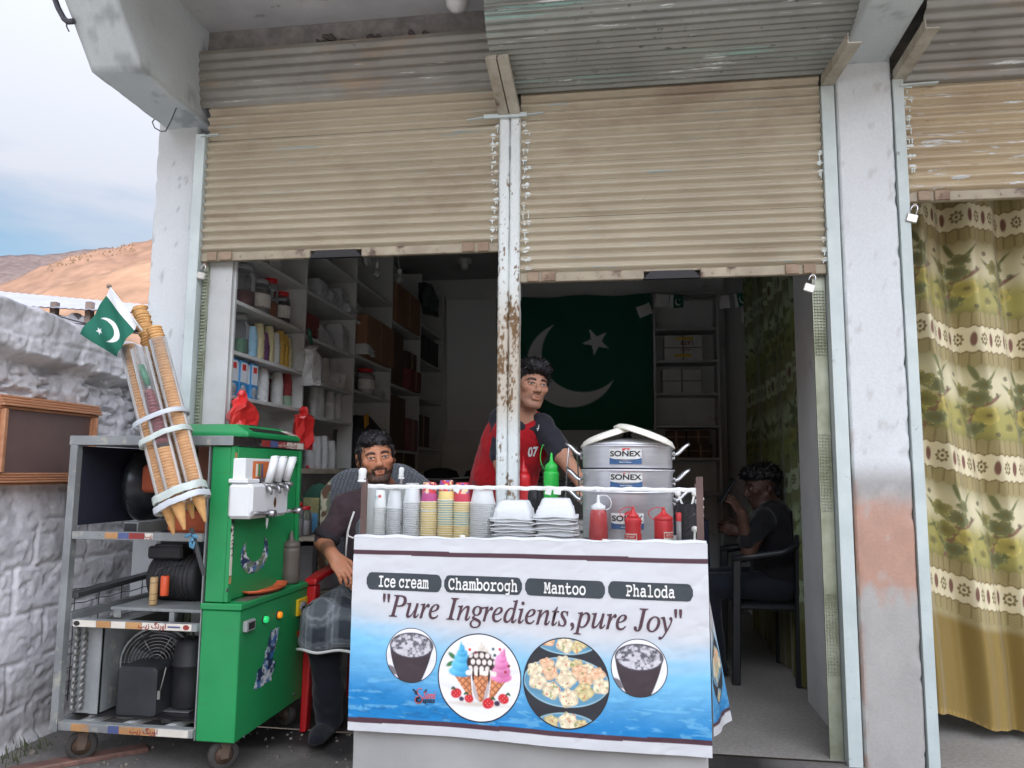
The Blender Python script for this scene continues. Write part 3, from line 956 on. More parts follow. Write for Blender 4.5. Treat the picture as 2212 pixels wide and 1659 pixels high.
# centre post
t_post = thing('steel_post', 'narrow white steel post with peeling paint between the two open bays', 'post', (-.505, 0, 0))
def postcol(X, Y, Z):
    n = fbm(X * 30, Z * 10, Y * 30, 5, 7); n2 = fbm(X * 130, Z * 70, Y * 130, 4, 8)
    rub = sst(1.98, 1.75, Z) * (.12 + .30 * sst(1.35, 1.75, Z))
    worn = sst(.62 - rub * .33, .68 - rub * .30, n * .45 + n2 * .55)[..., None]
    brown = np.array(S(112, 88, 62)) * (.7 + .6 * n2[..., None])
    smear = (sst(2.02, 1.7, Z) * sst(1.25, 1.45, Z))[..., None] * .62
    c = np.array(S(214, 220, 218)) * (.93 + .1 * n[..., None])
    c = c * (1 - smear) + np.array(S(168, 148, 118)) * smear
    return c * (1 - worn) + brown * worn
for (xa, xb) in ((-.5535, -.5062), (-.5038, -.4565)):
    o = wrap('post_channel', xa, xb, -.036, .03, -.02, 2.745, postcol, t_post, .004, 63, .002, .006)
mb = MB(); mb.box(-.625, -.425, -.050, -.038, 2.728, 2.748, .002); mb.bar((-.425, -.044, 2.736), (-.35, -.044, 2.74), .014, .004); mb.bar((-.70, -.044, 2.726), (-.625, -.044, 2.735), .014, .004)
part('stop_plate', mb, m_chan, t_post)
mb = MB()
for dx in (-.026, .026):
    mb.bar((-.505 + dx, -.03, 2.745), (-.525 + dx, -.285, 2.885), .03, .046, up=(1, 0, 0))
part('lead_in_bracket', mb, MATS['grubby_channel'], t_post)

# padlocks hanging open from the bottom bars
m_lock = pmat('brushed_padlock_steel', S(214, 212, 204), S(190, 188, 180), 12, .35, metal=.7)
m_chrome = pmat('bright_steel', S(206, 208, 210), S(180, 182, 186), 10, .22, metal=.95)
def padlock(x, z, label, ang, s=1.0):
    t = thing('padlock', label, 'padlock', (x, -.03, z), 'open padlocks hanging from the shutters')
    R = Euler((0, ang, 0)).to_matrix(); C0 = Vector((x, -.035, z))
    def T(p): return C0 + R @ (Vector(p) * s)
    mb = MB(); mb.obox(T((0, 0, -.055)), (.044 * s, .016 * s, .036 * s), R, .003 * s)
    part('lock_body', mb, m_lock, t)
    pts = [(.012, 0, -.036), (.012, 0, -.012)] + [(.012 * cos(a), 0, -.012 + .016 * sin(a)) for a in [pi * k / 8 for k in range(1, 9)]] + [(-.013, 0, -.024)]
    mb = MB(); mb.tube([T(p) for p in pts], .0034 * s, 8)
    part('shackle', mb, m_chrome, t)
    mb = MB(); mb.obox(C0 + Vector((0, .010, .004)), (.014, .02, .02), None, .002)
    part('staple', mb, m_rust, t)
p = aY(1757, 596, -.035); padlock(p[0], p[2], 'open padlock hanging at the right end of the middle shutter', .35)
p = aY(1977, 445, -.035); padlock(p[0], p[2], 'open padlock hanging over the bright floral curtain', .3)
p = aY(441, 574, -.035); padlock(p[0], p[2], 'open padlock hanging at the far left end of the left shutter', .25, .9)

# wire scraps and the bracket on the left beam, the dome lamp
m_wire = pmat('grey_wire', S(96, 98, 102), None, 8, .5, metal=.3)
mb = MB()
pp = [(390, 188), (391, 200), (384, 226), (370, 260), (358, 283), (348, 284), (334, 276), (329, 264), (336, 254)]
mb.tube([aY(*q, -.02 if i > 4 else -.12) for i, q in enumerate(pp)], .003, 6)
solo('loose_wire', mb, m_wire, 'loop of loose wire dangling from the left beam', 'wire')
mb = MB()
pp = [(112, -20), (126, 18), (138, 40), (146, 47), (160, 46)]
mb.tube([aY(*q, -.62) for q in pp], .012, 8); mb.tube([aY(144, 47, -.62), aY(144, 58, -.62), aY(149, 68, -.62)], .003, 5)
solo('iron_hook', mb, pmat('dark_iron', S(84, 84, 92), None, 8, .6, metal=.4), 'bent iron hook sticking out from the left end of the roof', 'hook')
p = aZ(988, 4, 3.245)
t = thing('ceiling_lamp', 'round white globe lamp under the concrete overhang', 'lamp', (p[0], p[1], 3.2))
mb = MB(); mb.lathe([(0, -.052), (.03, -.043), (.05, -.02), (.054, 0), (.048, .024), (.03, .042), (.022, .046)], p, 24)
part('globe', mb, pmat('opal_glass', S(214, 214, 212), S(200, 200, 200), 6, .3), t)
mb = MB(); mb.cyl((p[0], p[1], p[2] + .044), (p[0], p[1], 3.309), .025)
part('lamp_holder', mb, pmat('grey_plastic', S(120, 120, 120), None, 6, .5), t)

# ================================================================== ICE CREAM MACHINE ON ITS WHEELED FRAME
m_green = pmat('green_enamel', S(36, 148, 84), S(30, 130, 74), 2.5, .45, bump=.06, bscale=18, rvar=.2, spots=((S(60, 112, 76), (5, (1, 1, 4)), .60, .85), (S(150, 168, 150), (26, (1, 1, .3)), .72, .74), (S(74, 74, 60), 48, .70, .74)))
m_frame = pmat('grey_painted_steel', S(150, 154, 154), S(120, 124, 124), 6, .5, metal=.2, spots=((S(176, 172, 158), 14, .58, .7), (S(96, 84, 72), 20, .66, .74)))
m_dsteel = pmat('dark_steel', S(84, 84, 86), S(66, 66, 70), 6, .5, metal=.4)
m_navy = pmat('dark_back_panel', S(40, 42, 58), S(32, 34, 46), 4, .7, bump=.05)
m_blk = pmat('black_machine_paint', S(44, 44, 46), S(30, 30, 32), 8, .55, bump=.1, bscale=30, spots=((S(84, 80, 74), 12, .64, .74),))
m_wp = pmat('white_plastic', S(222, 224, 224), S(212, 214, 214), 5, .35)
m_steel = pmat('stainless_steel', S(190, 190, 190), S(160, 160, 162), 7, .3, metal=.85)
m_stick_w = pmat('sticker_white', S(222, 216, 204), S(206, 200, 186), 9, .5)
m_stick_r = pmat('sticker_red', S(150, 52, 48), S(128, 48, 46), 9, .5)
m_stick_b = pmat('sticker_blue', S(84, 96, 140), S(70, 80, 120), 9, .5)
m_stick_k = pmat('sticker_black', S(40, 36, 36), None, 9, .45)
m_stick_o = pmat('sticker_tan', S(190, 146, 96), S(166, 120, 76), 9, .55, spots=((S(140, 134, 126), 20, .55, .65),))
m_ink_r = pmat('red_ink', S(140, 40, 36), None, 9, .6)
m_ink_k = pmat('black_ink', S(28, 26, 28), None, 9, .6)
CXa, CXb, CY0, CY1 = -2.115, -1.402, -.61, 0.0
t_cart = thing('ice_cream_machine', 'green ice cream machine on an open wheeled steel frame left of the counter', 'ice cream machine', (-1.78, -.3, .03))
# cabinets
def panel(name, x0, x1, y0, y1, z0, z1, mat, par=None, bev=.004, label=None):
    mb = MB(); mb.box(x0, x1, y0, y1, z0, z1, bev); return part(name, mb, mat, par or t_cart, label)
low = panel('lower_cabinet', -1.553, CXb, CY0, CY1, .142, .606, m_green)
ledge = panel('ledge', -1.56, CXb + .006, CY0 - .005, CY1 + .004, .608, .632, m_green)
panel('worn_plate', -1.456, CXb - .004, CY0 + .06, CY0 + .36, .632, .6345, pmat('scuffed_steel', S(130, 124, 112), S(92, 86, 78), 14, .45, metal=.4), ledge, 0)
panel('edge_trim', -1.558, -1.5535, CY0 - .002, CY0 + .02, .145, 1.21, m_frame, None, .001)
up = panel('upper_cabinet', -1.546, -1.47, CY0, CY1, .6345, 1.212, m_green)
panel('side_flange', -1.4695, -1.455, CY0, CY0 + .030, .636, 1.212, m_green, up, .002)
panel('side_flange', -1.4695, -1.455, CY1 - .022, CY1, .636, 1.212, m_green, up, .002)
panel('side_flange', -1.4695, -1.456, CY0 + .031, CY1 - .023, 1.15, 1.2115, m_green, up, .004)
# top rim and lid
mb = MB(); mb.box(-2.135, -1.4555, CY0 - .015, CY0 - .0105, 1.214, 1.25); mb.box(-2.135, -1.4605, CY0 - .0105, CY1 + .01, 1.214, 1.249)
part('top_rim', mb, m_frame, t_cart, bevel=.002)
panel('front_strip', -1.4605, -1.4535, CY0 - .012, CY1 + .01, 1.2135, 1.2485, pmat('black_gloss_strip', S(52, 50, 48), S(40, 38, 38), 12, .3, spots=((S(110, 104, 98), 16, .62, .7),)), None, .001)
mb = MB()
z0, z1, i_ = 1.2505, 1.305, .035
a = [(-1.83, CY0 + .11), (-1.462, CY0 + .11), (-1.462, CY1 - .01), (-1.83, CY1 - .01)]
b = [(-1.83, CY0 + .15), (-1.53, CY0 + .15), (-1.53, CY1 - .06), (-1.83, CY1 - .06)]
vs = [(x, y, z0) for x, y in a] + [(x, y, z0 + .02) for x, y in a] + [(x, y, z1) for x, y in b]
mb.add(vs, [(3, 2, 1, 0), (0, 1, 5, 4), (1, 2, 6, 5), (2, 3, 7, 6), (3, 0, 4, 7), (4, 5, 9, 8), (5, 6, 10, 9), (6, 7, 11, 10), (7, 4, 8, 11), (8, 9, 10, 11)])
lid = part('lid', mb, m_green, t_cart, bevel=.006)
# sloping sticker on the lid's front slope
def lidp(ty, tz, off=.0015):
    """point on the lid's front slope: ty along Y 0..1, tz up the slope 0..1"""
    y = (CY0 + .11) * (1 - ty) + (CY1 - .01) * ty; yb = (CY0 + .15) * (1 - ty) + (CY1 - .06) * ty
    p = Vector((-1.462, y, z0 + .02)) * (1 - tz) + Vector((-1.53, yb, z1)) * tz
    return p + Vector((.63, 0, .77)) * off
def slope_strip(name, a0, a1, b0, b1, mat, off):
    mb = MB()
    q = [lidp(a0, b0, off), lidp(a1, b0, off), lidp(a1, b1, off), lidp(a0, b1, off)]
    mb.add(q + [p - Vector((.63, 0, .77)) * .001 for p in q], [(0, 1, 2, 3), (4, 7, 6, 5), (0, 4, 5, 1), (1, 5, 6, 2), (2, 6, 7, 3), (3, 7, 4, 0)])
    return part(name, mb, mat, lid)
slope_strip('sticker', .12, .80, .16, .62, m_stick_k, .002)
slope_strip('sticker', .80, .985, .12, .66, m_stick_w, .003)
c0 = lidp(.89, .38, .0042); put_text(URDU, .03, m_ink_r, c0, lidp(.95, .38) - lidp(.83, .38), lidp(.9, .6) - lidp(.9, .1), lid, .9, .0008)
def sticker(c, w, h, xd, yd, mat, parent=None, name='sticker', off=.001):
    R = frame3(xd, yd); n = R @ Vector((0, 0, 1))
    mb = MB(); mb.obox(Vector(c) + n * off * .5, (w, h, off), R, 0)
    return part(name, mb, mat, parent or t_cart)
YD, ZD, XD = (0, 1, 0), (0, 0, 1), (1, 0, 0)
# strip of maker's stickers along the top strip
for (ya, yb, mt) in ((.34, .46, m_stick_r), (.465, .575, m_stick_b), (.58, .71, m_stick_r), (.715, .86, m_stick_w), (.865, .99, m_stick_w)):
    y_ = CY0 + (ya + yb) / 2 * .62
    sticker((-1.4533, y_, 1.231), (yb - ya) * .62, .026, YD, ZD, mt)
put_text(URDU, .03, m_ink_r, (-1.4518, CY0 + .787 * .62, 1.232), YD, ZD, t_cart, .9, .0008)
put_text(URDU, .022, m_stick_w, (-1.4518, CY0 + .645 * .62, 1.232), YD, ZD, t_cart, .9, .0004)
# open frame
def fbar(a, b, w, h, name='frame_bar', mat=None, up=(0, 0, 1)):
    mb = MB(); mb.bar(a, b, w, h, up, .002); return part(name, mb, mat or m_frame, t_cart)
fbar((-2.112, CY0 - .002, .15), (-2.112, CY0 - .002, 1.213), .034, .03)
fbar((-2.112, CY1 - .02, .15), (-2.112, CY1 - .02, 1.213), .034, .03)
fbar((-2.094, CY0, .171), (-1.555, CY0, .171), .03, .034, up=(0, 1, 0))
fbar((-2.094, CY0, .870), (-1.56, CY0, .870), .03, .036, up=(0, 1, 0))
fbar((-2.064, CY0 - .006, .546), (-1.556, CY0 - .006, .544), .036, .026, up=(0, 0, 1))
for yy in (CY1 - .02,):
    fbar((-2.094, yy, .171), (-1.555, yy, .171), .03, .034, up=(0, 1, 0))
for zz in (.17, .56):
    fbar((-2.112, CY0 + .016, zz), (-2.112, CY1 - .036, zz), .03, .03, up=(1, 0, 0))
fbar((-2.10, CY0 + .016, .64), (-2.10, CY1 - .036, .66), .02, .05, mat=m_dsteel, up=(1, 0, 0))
for k in range(3):
    x = -1.97 + k * .17
    fbar((x - .06, CY0 + .018, .168), (x + .06, CY1 - .037, .168), .03, .02, 'cross_bar', pmat('white_painted_bar', S(196, 198, 196), S(170, 172, 170), 6, .6), up=(0, 0, 1))
mb = MB()
for zz in (.60, .655, .41, .36, .31, .26, .46):
    mb.tube([(-2.122, CY0 + .02 + .58 * i / 12, zz + .003 * sin(i * 2.1)) for i in range(13)], .002, 5)
for k in range(4):
    mb.tube([(-2.121, CY0 + .06 + k * .14, .24), (-2.121, CY0 + .06 + k * .14, .66)], .002, 5)
o = part('wire_mesh', mb, m_dsteel, t_cart); o['kind'] = 'stuff'
panel('back_panel', -2.09, -1.60, CY1 - .06, CY1 - .05, .70, 1.21, m_navy, None, 0)
mb = MB(); mb.box(-2.105, -2.098, CY0 + .02, CY1 - .05, .905, 1.21); part('end_panel', mb, m_navy, t_cart)
mb = MB(); mb.box(-2.09, -1.56, CY0 + .05, CY1 - .03, .196, .20); part('tray', mb, pmat('oily_black_tray', S(36, 34, 36), None, 8, .35), t_cart)
# upper bay: freezing barrel, square tube, insulation
Rx = Matrix(((0, 0, 1), (0, 1, 0), (-1, 0, 0)))
mb = MB()
mb.lathe([(0, -2.05), (.13, -2.05), (.152, -2.04), (.157, -2.02), (.152, -2.0), (.13, -1.985), (.12, -1.96), (.06, -1.93), (.05, -1.9), (.05, -1.70), (.0, -1.70)], (0, -.28, 1.055), 40, Matrix(((0, 0, 1), (1, 0, 0), (0, 1, 0))))
part('freezing_barrel', mb, pmat('dark_polished_drum', S(60, 62, 66), S(44, 46, 50), 5, .3, metal=.6), t_cart)
p = aY(289, 1140, -.55)
mb = MB(); mb.box(p[0] - .03, p[0] + .03, -.57, -.1, p[2] - .022, p[2] + .022, .002); o = part('square_tube', mb, m_frame, t_cart)
mb = MB(); mb.box(p[0] - .026, p[0] + .026, -.5715, -.5702, p[2] - .018, p[2] + .018); part('tube_end_dark', mb, m_blk, o)  # black plate on the closed end stands for the tube's shaded inside
m_or = pmat('orange_brown_insulation', S(178, 88, 52), S(138, 64, 40), 8, .8, bump=.3, bscale=30)
q0, q1 = aY(361, 1104, -.5), aY(449, 1152, -.5)
panel('insulation', q0[0], q1[0], -.5, -.3, q1[2], q0[2], m_or, None, .01)
q0, q1 = aY(428, 963, -.45), aY(463, 1092, -.45)
panel('insulation', q0[0], q1[0] + .02, -.45, -.1, q1[2], q0[2], pmat('brown_board', S(134, 82, 58), S(112, 68, 50), 6, .7), None, .004)
q0, q1 = aY(305, 1004, -.42), aY(332, 1064, -.42)
panel('insulation', q0[0], q1[0], -.42, -.2, q1[2], q0[2], m_or, None, .012)
# middle bay: motor with its two capacitors
mc = aY(385, 1245, -.38)
mb = MB(); mb.lathe([(0, -.10), (.06, -.10), (.085, -.085), (.092, -.06), (.092, .11), (.07, .125), (0, .125)], mc, 32, Matrix(((0, 0, 1), (1, 0, 0), (0, 1, 0))))
mot = part('motor', mb, m_blk, t_cart)
mb = MB()
for k in range(9):
    mb.cyl((mc[0] - .055 + k * .018, mc[1], mc[2]), (mc[0] - .050 + k * .018, mc[1], mc[2]), .0945, n=32)
part('cooling_ribs', mb, m_blk, mot)['kind'] = 'stuff'
mb = MB(); mb.obox((mc[0] - .02, mc[1] - .03, mc[2] + .10), (.15, .09, .05), None, .008); mb.obox((mc[0] - .01, mc[1] - .03, mc[2] + .128), (.12, .07, .01), None, .003)
part('terminal_box', mb, m_blk, mot)
for (px_, py_, w, hh, mt, nm) in ((332, 1276, .030, .105, pmat('tan_capacitor', S(186, 156, 110), S(170, 140, 98), 8, .5), 'capacitor'), (356, 1265, .032, .075, pmat('orange_capacitor', S(220, 88, 46), None, 6, .5), 'capacitor')):
    c = aY(px_, py_, -.52)
    mb = MB(); mb.lathe([(0, -hh / 2), (w / 2 - .001, -hh / 2), (w / 2, -hh / 2 + .002), (w / 2, hh / 2 - .003), (w / 2 - .003, hh / 2), (0, hh / 2)], c, 20)
    cp_ = part(nm, mb, mt, mot)
    if w == .030:
        for dz in (-.035, -.012, .03):
            mb = MB(); mb.lathe([(w / 2 + .0004, dz), (w / 2 + .0004, dz + .0018)], c, 20); mb.lathe([(w / 2 + .0003, dz + .0018), (w / 2 + .0003, dz)], c, 20)
            part('printed_line', mb, m_ink_k, mot)
    mb = MB(); mb.tube([c + [0, 0, hh / 2], c + [.012, .01, hh / 2 + .03], c + [.04, .05, hh / 2 + .035]], .003, 6); part('lead', mb, m_dsteel, mot)
panel('motor_shelf', -1.945, -1.56, CY0 + .03, CY1 - .1, .588, .600, m_frame, None, .002)
panel('shelf_lip', -1.93, -1.90, CY0 + .03, CY0 + .034, .562, .588, m_frame, None, 0)
panel('shelf_lip', -1.70, -1.68, CY0 + .028, CY0 + .034, .545, .588, m_frame, None, 0)
# lower bay: condenser, fan, black box, compressor
cx0, cx1 = aY(157, 1450, -.57)[0], aY(217, 1450, -.57)[0]
cz0, cz1 = .205, .52
mb = MB(); mb.box(cx0, cx0 + .006, -.575, -.1, cz0, cz1); mb.box(cx1 - .035, cx1, -.575, -.1, cz0, cz1); mb.box(cx0, cx1, -.57, -.56, cz0, cz1)
con = part('condenser', mb, m_frame, t_cart)
mb = MB()
for k in range(60):
    z = cz0 + .004 + k * .0052
    mb.box(cx0 + .006, cx1 - .035, -.56, -.1, z, z + .0012)
part('fins', mb, m_steel, con)['kind'] = 'stuff'
mb = MB(); mb.tube([(.0, 0, -.009)] + [(0, -.016 * sin(a), -.009 * cos(a)) for a in [pi * k / 6 for k in range(1, 6)]] + [(0, 0, .009)], .0055, 8)
bend = mesh_of(mb, 'tube_bend', pmat('dusty_copper_tube', S(150, 150, 148), S(120, 116, 110), 9, .5, metal=.4))
for c_ in range(2):
    for k in range(12):
        link(bend, 'tube_bend', con, (cx0 + .02 + c_ * .032 - t_cart.location.x, -.575 - t_cart.location.y, cz0 + .02 + k * .0255 + .006 * c_ - t_cart.location.z), (0, .25 * (1 if c_ else -1), 0))
fc_ = aY(338, 1428, -.42)
nrm = Vector((.35, -.93, .05)).normalized()
Rf = frame3(Vector((0, 0, 1)).cross(nrm), Vector((0, 0, 1)))
mb = MB()
for k in range(9):
    r = .028 + k * .0125
    mb.tube([Vector(fc_) + Rf @ Vector((r * cos(a), r * sin(a), .01 - .0006 * k)) for a in [2 * pi * i / 40 for i in range(41)]], .0013, 5, cap=False)
for k in range(6):
    a = k * pi / 3; mb.tube([Vector(fc_) + Rf @ Vector((.02 * cos(a), .02 * sin(a), .008)), Vector(fc_) + Rf @ Vector((.128 * cos(a), .128 * sin(a), .004))], .0016, 5)
fan = part('fan_guard', mb, m_steel, t_cart)
mb = MB(); mb.lathe([(.128, -.03), (.134, -.03), (.134, .006), (.128, .006), (.128, -.03)], fc_, 40, Rf); part('fan_ring', mb, m_frame, fan)
mb = MB()
for k in range(5):
    a = k * 2 * pi / 5
    mb.add([Vector(fc_) + Rf @ Vector(q) for q in ((.025 * cos(a), .025 * sin(a), -.02), (.11 * cos(a + .1), .11 * sin(a + .1), -.025), (.11 * cos(a + .75), .11 * sin(a + .75), -.005), (.025 * cos(a + .8), .025 * sin(a + .8), -.01))], [(0, 1, 2, 3)])
mb.lathe([(0, -.03), (.026, -.03), (.026, .0), (0, .002)], fc_, 16, Rf)
part('fan_blades', mb, m_blk, fan)
b0, b1 = aY(252, 1440, -.56), aY(330, 1560, -.56)
mb = MB(); mb.box(b0[0], b1[0], -.56, -.33, b1[2] + .008, b0[2], .012); part('battery_box', mb, pmat('scuffed_black_plastic', S(52, 53, 56), S(38, 39, 42), 8, .5, spots=((S(90, 90, 90), 14, .66, .76),)), t_cart)
k0 = aY(410, 1470, -.42)
mb = MB(); mb.lathe([(0, .205), (.06, .205), (.066, .22), (.068, .30), (.066, .36), (.069, .363), (.069, .372), (.064, .376), (.062, .43), (.05, .455), (.03, .465), (0, .466)], (k0[0], -.42, 0), 32)
cm = part('compressor', mb, m_blk, t_cart)
mb = MB(); mb.tube([(k0[0] - .02, -.45, .46), (k0[0] - .03, -.5, .49), (k0[0] - .12, -.5, .50), (k0[0] - .18, -.48, .45)], .006, 8); mb.tube([(k0[0] + .02, -.44, .46), (k0[0] + .03, -.47, .51), (k0[0] - .05, -.46, .52), (k0[0] - .2, -.42, .50)], .005, 8)
part('pipe', mb, m_dsteel, cm)
mb = MB(); mb.box(k0[0] - .10, k0[0] + .05, -.50, -.36, .2015, .206, .001); part('foot_plate', mb, m_steel, cm)
p0 = aY(345, 1495, -.54); mb = MB(); mb.tube([p0 + [.02, 0, .09], p0 + [.012, 0, .05], p0 + [0, 0, 0]], .0025, 6); mb.obox(p0 + [-.004, 0, -.012], (.012, .01, .032), None, .003); part('loose_lead', mb, pmat('grey_lead', S(130, 128, 122), None, 6, .5), t_cart)
# lettered strips on the frame rails
def strip(xs, z, h, y, mats):
    for a, b, mt in zip(xs[:-1], xs[1:], mats):
        if mt: sticker(((a + b) / 2, y, z), b - a - .002, h, XD, ZD, mt)
strip((-2.055, -1.96, -1.90, -1.84, -1.775, -1.685, -1.575), .546, .024, CY0 - .0245, (m_stick_w, m_stick_o, m_stick_w, m_stick_o, m_stick_w, m_stick_w))
put_text(URDU, .026, m_ink_r, (-1.732, CY0 - .0262, .547), XD, ZD, t_cart, 1.0, .0008)
sticker((-1.645, CY0 - .0256, .546), .05, .006, XD, ZD, m_stick_b)
mb = MB(); mb.lathe([(0, 0), (.0095, 0)], (-1.597, CY0 - .0259, .546), 16, Matrix(((1, 0, 0), (0, 0, 1), (0, 1, 0))), sx=1.35); part('badge', mb, m_stick_r, t_cart)
mb = MB(); mb.lathe([(0, 0), (.0095, 0)], (-2.04, CY0 - .0259, .546), 16, Matrix(((1, 0, 0), (0, 0, 1), (0, 1, 0))), sx=1.35); part('badge', mb, m_stick_k, t_cart)
strip((-2.04, -1.965, -1.89, -1.845, -1.79, -1.70, -1.57), .171, .026, CY0 - .0173, (m_stick_o, None, m_stick_b, m_stick_o, m_stick_o, m_stick_w))
put_text(URDU, .026, m_ink_r, (-1.745, CY0 - .0193, .172), XD, ZD, t_cart, 1.0, .0006)
strip((-1.955, -1.90, -1.855, -1.79, -1.755), .872, .022, CY0 - .0183, (m_stick_o, m_stick_b, m_stick_r, m_stick_w))
put_text('\ufe90\ufbfe\ufeaf', .02, m_ink_r, (-1.772, CY0 - .0203, .872), XD, ZD, t_cart, .9, .0006)
# sticker column on the cabinet's corner flange
zc = 1.19
for h_, mt in ((.05, m_stick_o), (.10, m_stick_w), (.05, m_stick_o), (.07, m_stick_k), (.09, m_stick_w), (.10, m_stick_w), (.03, m_stick_o)):
    sticker((-1.4548, CY0 + .012, zc - h_ / 2), .016, h_ - .004, YD, ZD, mt); zc -= h_
put_text(URDU, .03, m_ink_k, (-1.4532, CY0 + .012, .88), (0, 0, 1), (0, -1, 0), t_cart, 1.2, .0008)
# dispenser
DXb, DXf = -1.4695, -1.372
d0, d1 = aX(545, 1045, DXf), aX(622, 1110, DXf)
yd0, yd1, zd0, zd1 = d0[1], d1[1], d1[2] - .004, aX(583, 1044, DXf)[2]
mb = MB(); mb.box(DXb, DXf, yd0, yd1, zd0, zd1, .012)
disp_ = part('dispenser', mb, m_wp, t_cart)
mb = MB(); mb.box(DXb, DXf - .02, yd0, yd0 + .10, zd1 + .001, zd1 + .018, .004); part('dispenser_shoulder', mb, m_wp, disp_)
mb = MB(); mb.box(DXb, DXb + .06, yd0 + .012, yd1 - .05, zd1 + .004, zd1 + .095, .004); rb = part('picture_box', mb, m_wp, disp_)
sticker((DXb + .0605, yd0 + .15, zd1 + .05), .16, .07, YD, ZD, pmat('orange_print', S(214, 120, 60), S(196, 92, 44), 20, .5), disp_)
for k, mt in enumerate((m_stick_w, m_green, m_stick_b)):
    sticker((DXb + .0618, yd0 + .10 + k * .022, zd1 + .05), .014, .05, YD, ZD, mt, disp_)
mb = MB(); mb.box(DXf - .07, DXf + .002, yd0 + .11, yd1 - .01, zd1 + .001, zd1 + .022, .003); part('pivot_block', mb, m_dsteel, disp_)
for k in range(3):
    y_ = yd0 + .135 + k * .075
    tp = [aX(595, 987, DXf + .03), aX(613, 988, DXf + .03), aX(633, 989, DXf + .03)][k]
    bt = [aX(580, 1043, DXf + .01), aX(599, 1041, DXf + .01), aX(617, 1039, DXf + .01)][k]
    mb = MB(); mb.cyl(bt, tp, .0155, .0165, 20); mb.lathe([(.0165, 0), (.013, .004), (0, .0055)], tp, 20, frame3((1, 0, 0), (0, 1, .01)))
    hd = part('lever_handle', mb, m_wp, disp_)
    mb = MB(); mb.cyl(Vector(bt) + Vector((-.03, 0, -.004)), Vector(bt) + Vector((.022, .02, -.014)), .011, n=16)
    mb.tube([Vector(bt) + Vector((0, 0, -.012)), Vector(bt) + Vector((.01, 0, -.03)), Vector(bt) + Vector((.014, .002, -.045))], [.009, .008, .004], 10)
    part('valve', mb, m_steel, hd)
for (a_, b_) in (((545, 1109), (582, 1109)), ((621, 1104), (640, 1103))):
    pa, pb = aX(*a_, DXf + .006), aX(*b_, DXf + .006)
    mb = MB(); mb.cyl(pa, pb, .008, n=14); mb.cyl(Vector(pb) + Vector((-.01, 0, 0)), Vector(pb) + Vector((.024, 0, 0)), .014, n=18); part('clamp_knob', mb, m_steel, disp_)
pe = aX(594, 1085, DXf + .001); mb = MB(); mb.lathe([(0, .003), (.010, .002), (.014, 0)], pe, 16, Matrix(((0, 0, 1), (1, 0, 0), (0, 1, 0))), sx=.8, sy=1.5); part('emblem', mb, pmat('bronze_emblem', S(136, 96, 60), S(96, 66, 44), 30, .4, metal=.5), disp_)
pd = aX(577, 1119, DXf - .02); mb = MB(); mb.tube([pd, Vector(pd) + Vector((0, 0, -.02)), Vector(pd) + Vector((0, 0, -.042))], [.006, .005, .0015], 10); part('soft_serve_drip', mb, m_wp, disp_)
# picture stickers on the green faces
def blob_print(name, X, W_, H_, c, cols, seed, shape):
    """irregular cut-out print standing on a face of constant X"""
    ny, nx = 60, 40
    u = np.linspace(-1, 1, nx); v = np.linspace(1, -1, ny)
    U, V = np.meshgrid(u, v)
    n = fbm(U * 3 + seed, V * 4, 0, 4, seed); n2 = fbm(U * 5, V * 7 + seed, 0, 4, seed + 5)
    C = np.array(cols[0])[None, None] * np.ones(U.shape + (1,))
    for i, cc in enumerate(cols[1:]):
        w = sst(.5, .56, fbm(U * (3 + i) + i * 9, V * 4 + seed, 0, 3, seed + i * 7))[..., None]
        C = C * (1 - w) + np.array(cc) * w
    ins = shape(U, V, n)
    me = bpy.data.meshes.new(name)
    L0 = rootloc(t_cart)
    P = np.stack([np.full_like(U, X), c[1] + U * W_ / 2, c[2] + V * H_ / 2], -1)
    idx = np.arange(ny * nx).reshape(ny, nx)
    fs = []
    for j in range(ny - 1):
        for i in range(nx - 1):
            if ins[j, i] and ins[j + 1, i + 1]:
                fs.append((idx[j, i], idx[j + 1, i], idx[j + 1, i + 1], idx[j, i + 1]))
    me.from_pydata([tuple(p) for p in (P.reshape(-1, 3) - np.array(L0))], [], fs)
    a = me.color_attributes.new('Col', 'FLOAT_COLOR', 'POINT')
    a.data.foreach_set('color', np.concatenate([C, np.ones(C.shape[:2] + (1,))], -1).reshape(-1).astype(np.float32))
    me.materials.append(vmat('glossy_print', .35, .5, grain=.02))
    o = link(me, name, t_cart); ROOT[o.name] = L0
    return o
BL, DB, WH, GY_ = S(64, 110, 170), S(40, 58, 92), S(210, 214, 216), S(130, 134, 140)
cc = aX(551, 1196, -1.4685)
def crescent(U, V, n):
    return (U ** 2 + V ** 2 < 1) & ((U - .0) ** 2 / .40 + (V - .42) ** 2 / .62 > 1)
blob_print('sticker', -1.4685, .24, .155, cc, (WH, GY_, BL, DB, S(110, 130, 100)), 3, crescent)
cc = aX(581, 1418, CXb + .001)
def bottle(U, V, n):
    w = np.where(V > -.25, .34, .62) + .16 * (n - .5)
    return (np.abs(U - .38 * V + .0) < w) & (np.abs(V) < .98 - .1 * n)
blob_print('sticker', CXb + .0012, .26, .215, cc, (S(58, 120, 176), S(130, 160, 180), BL, WH, DB), 12, bottle)
cc = aX(521, 1053, -1.4685)
blob_print('sticker', -1.4685, .10, .125, cc, (S(186, 196, 206), GY_, S(140, 150, 176), WH), 21, lambda U, V, n: np.abs(U) < 2)
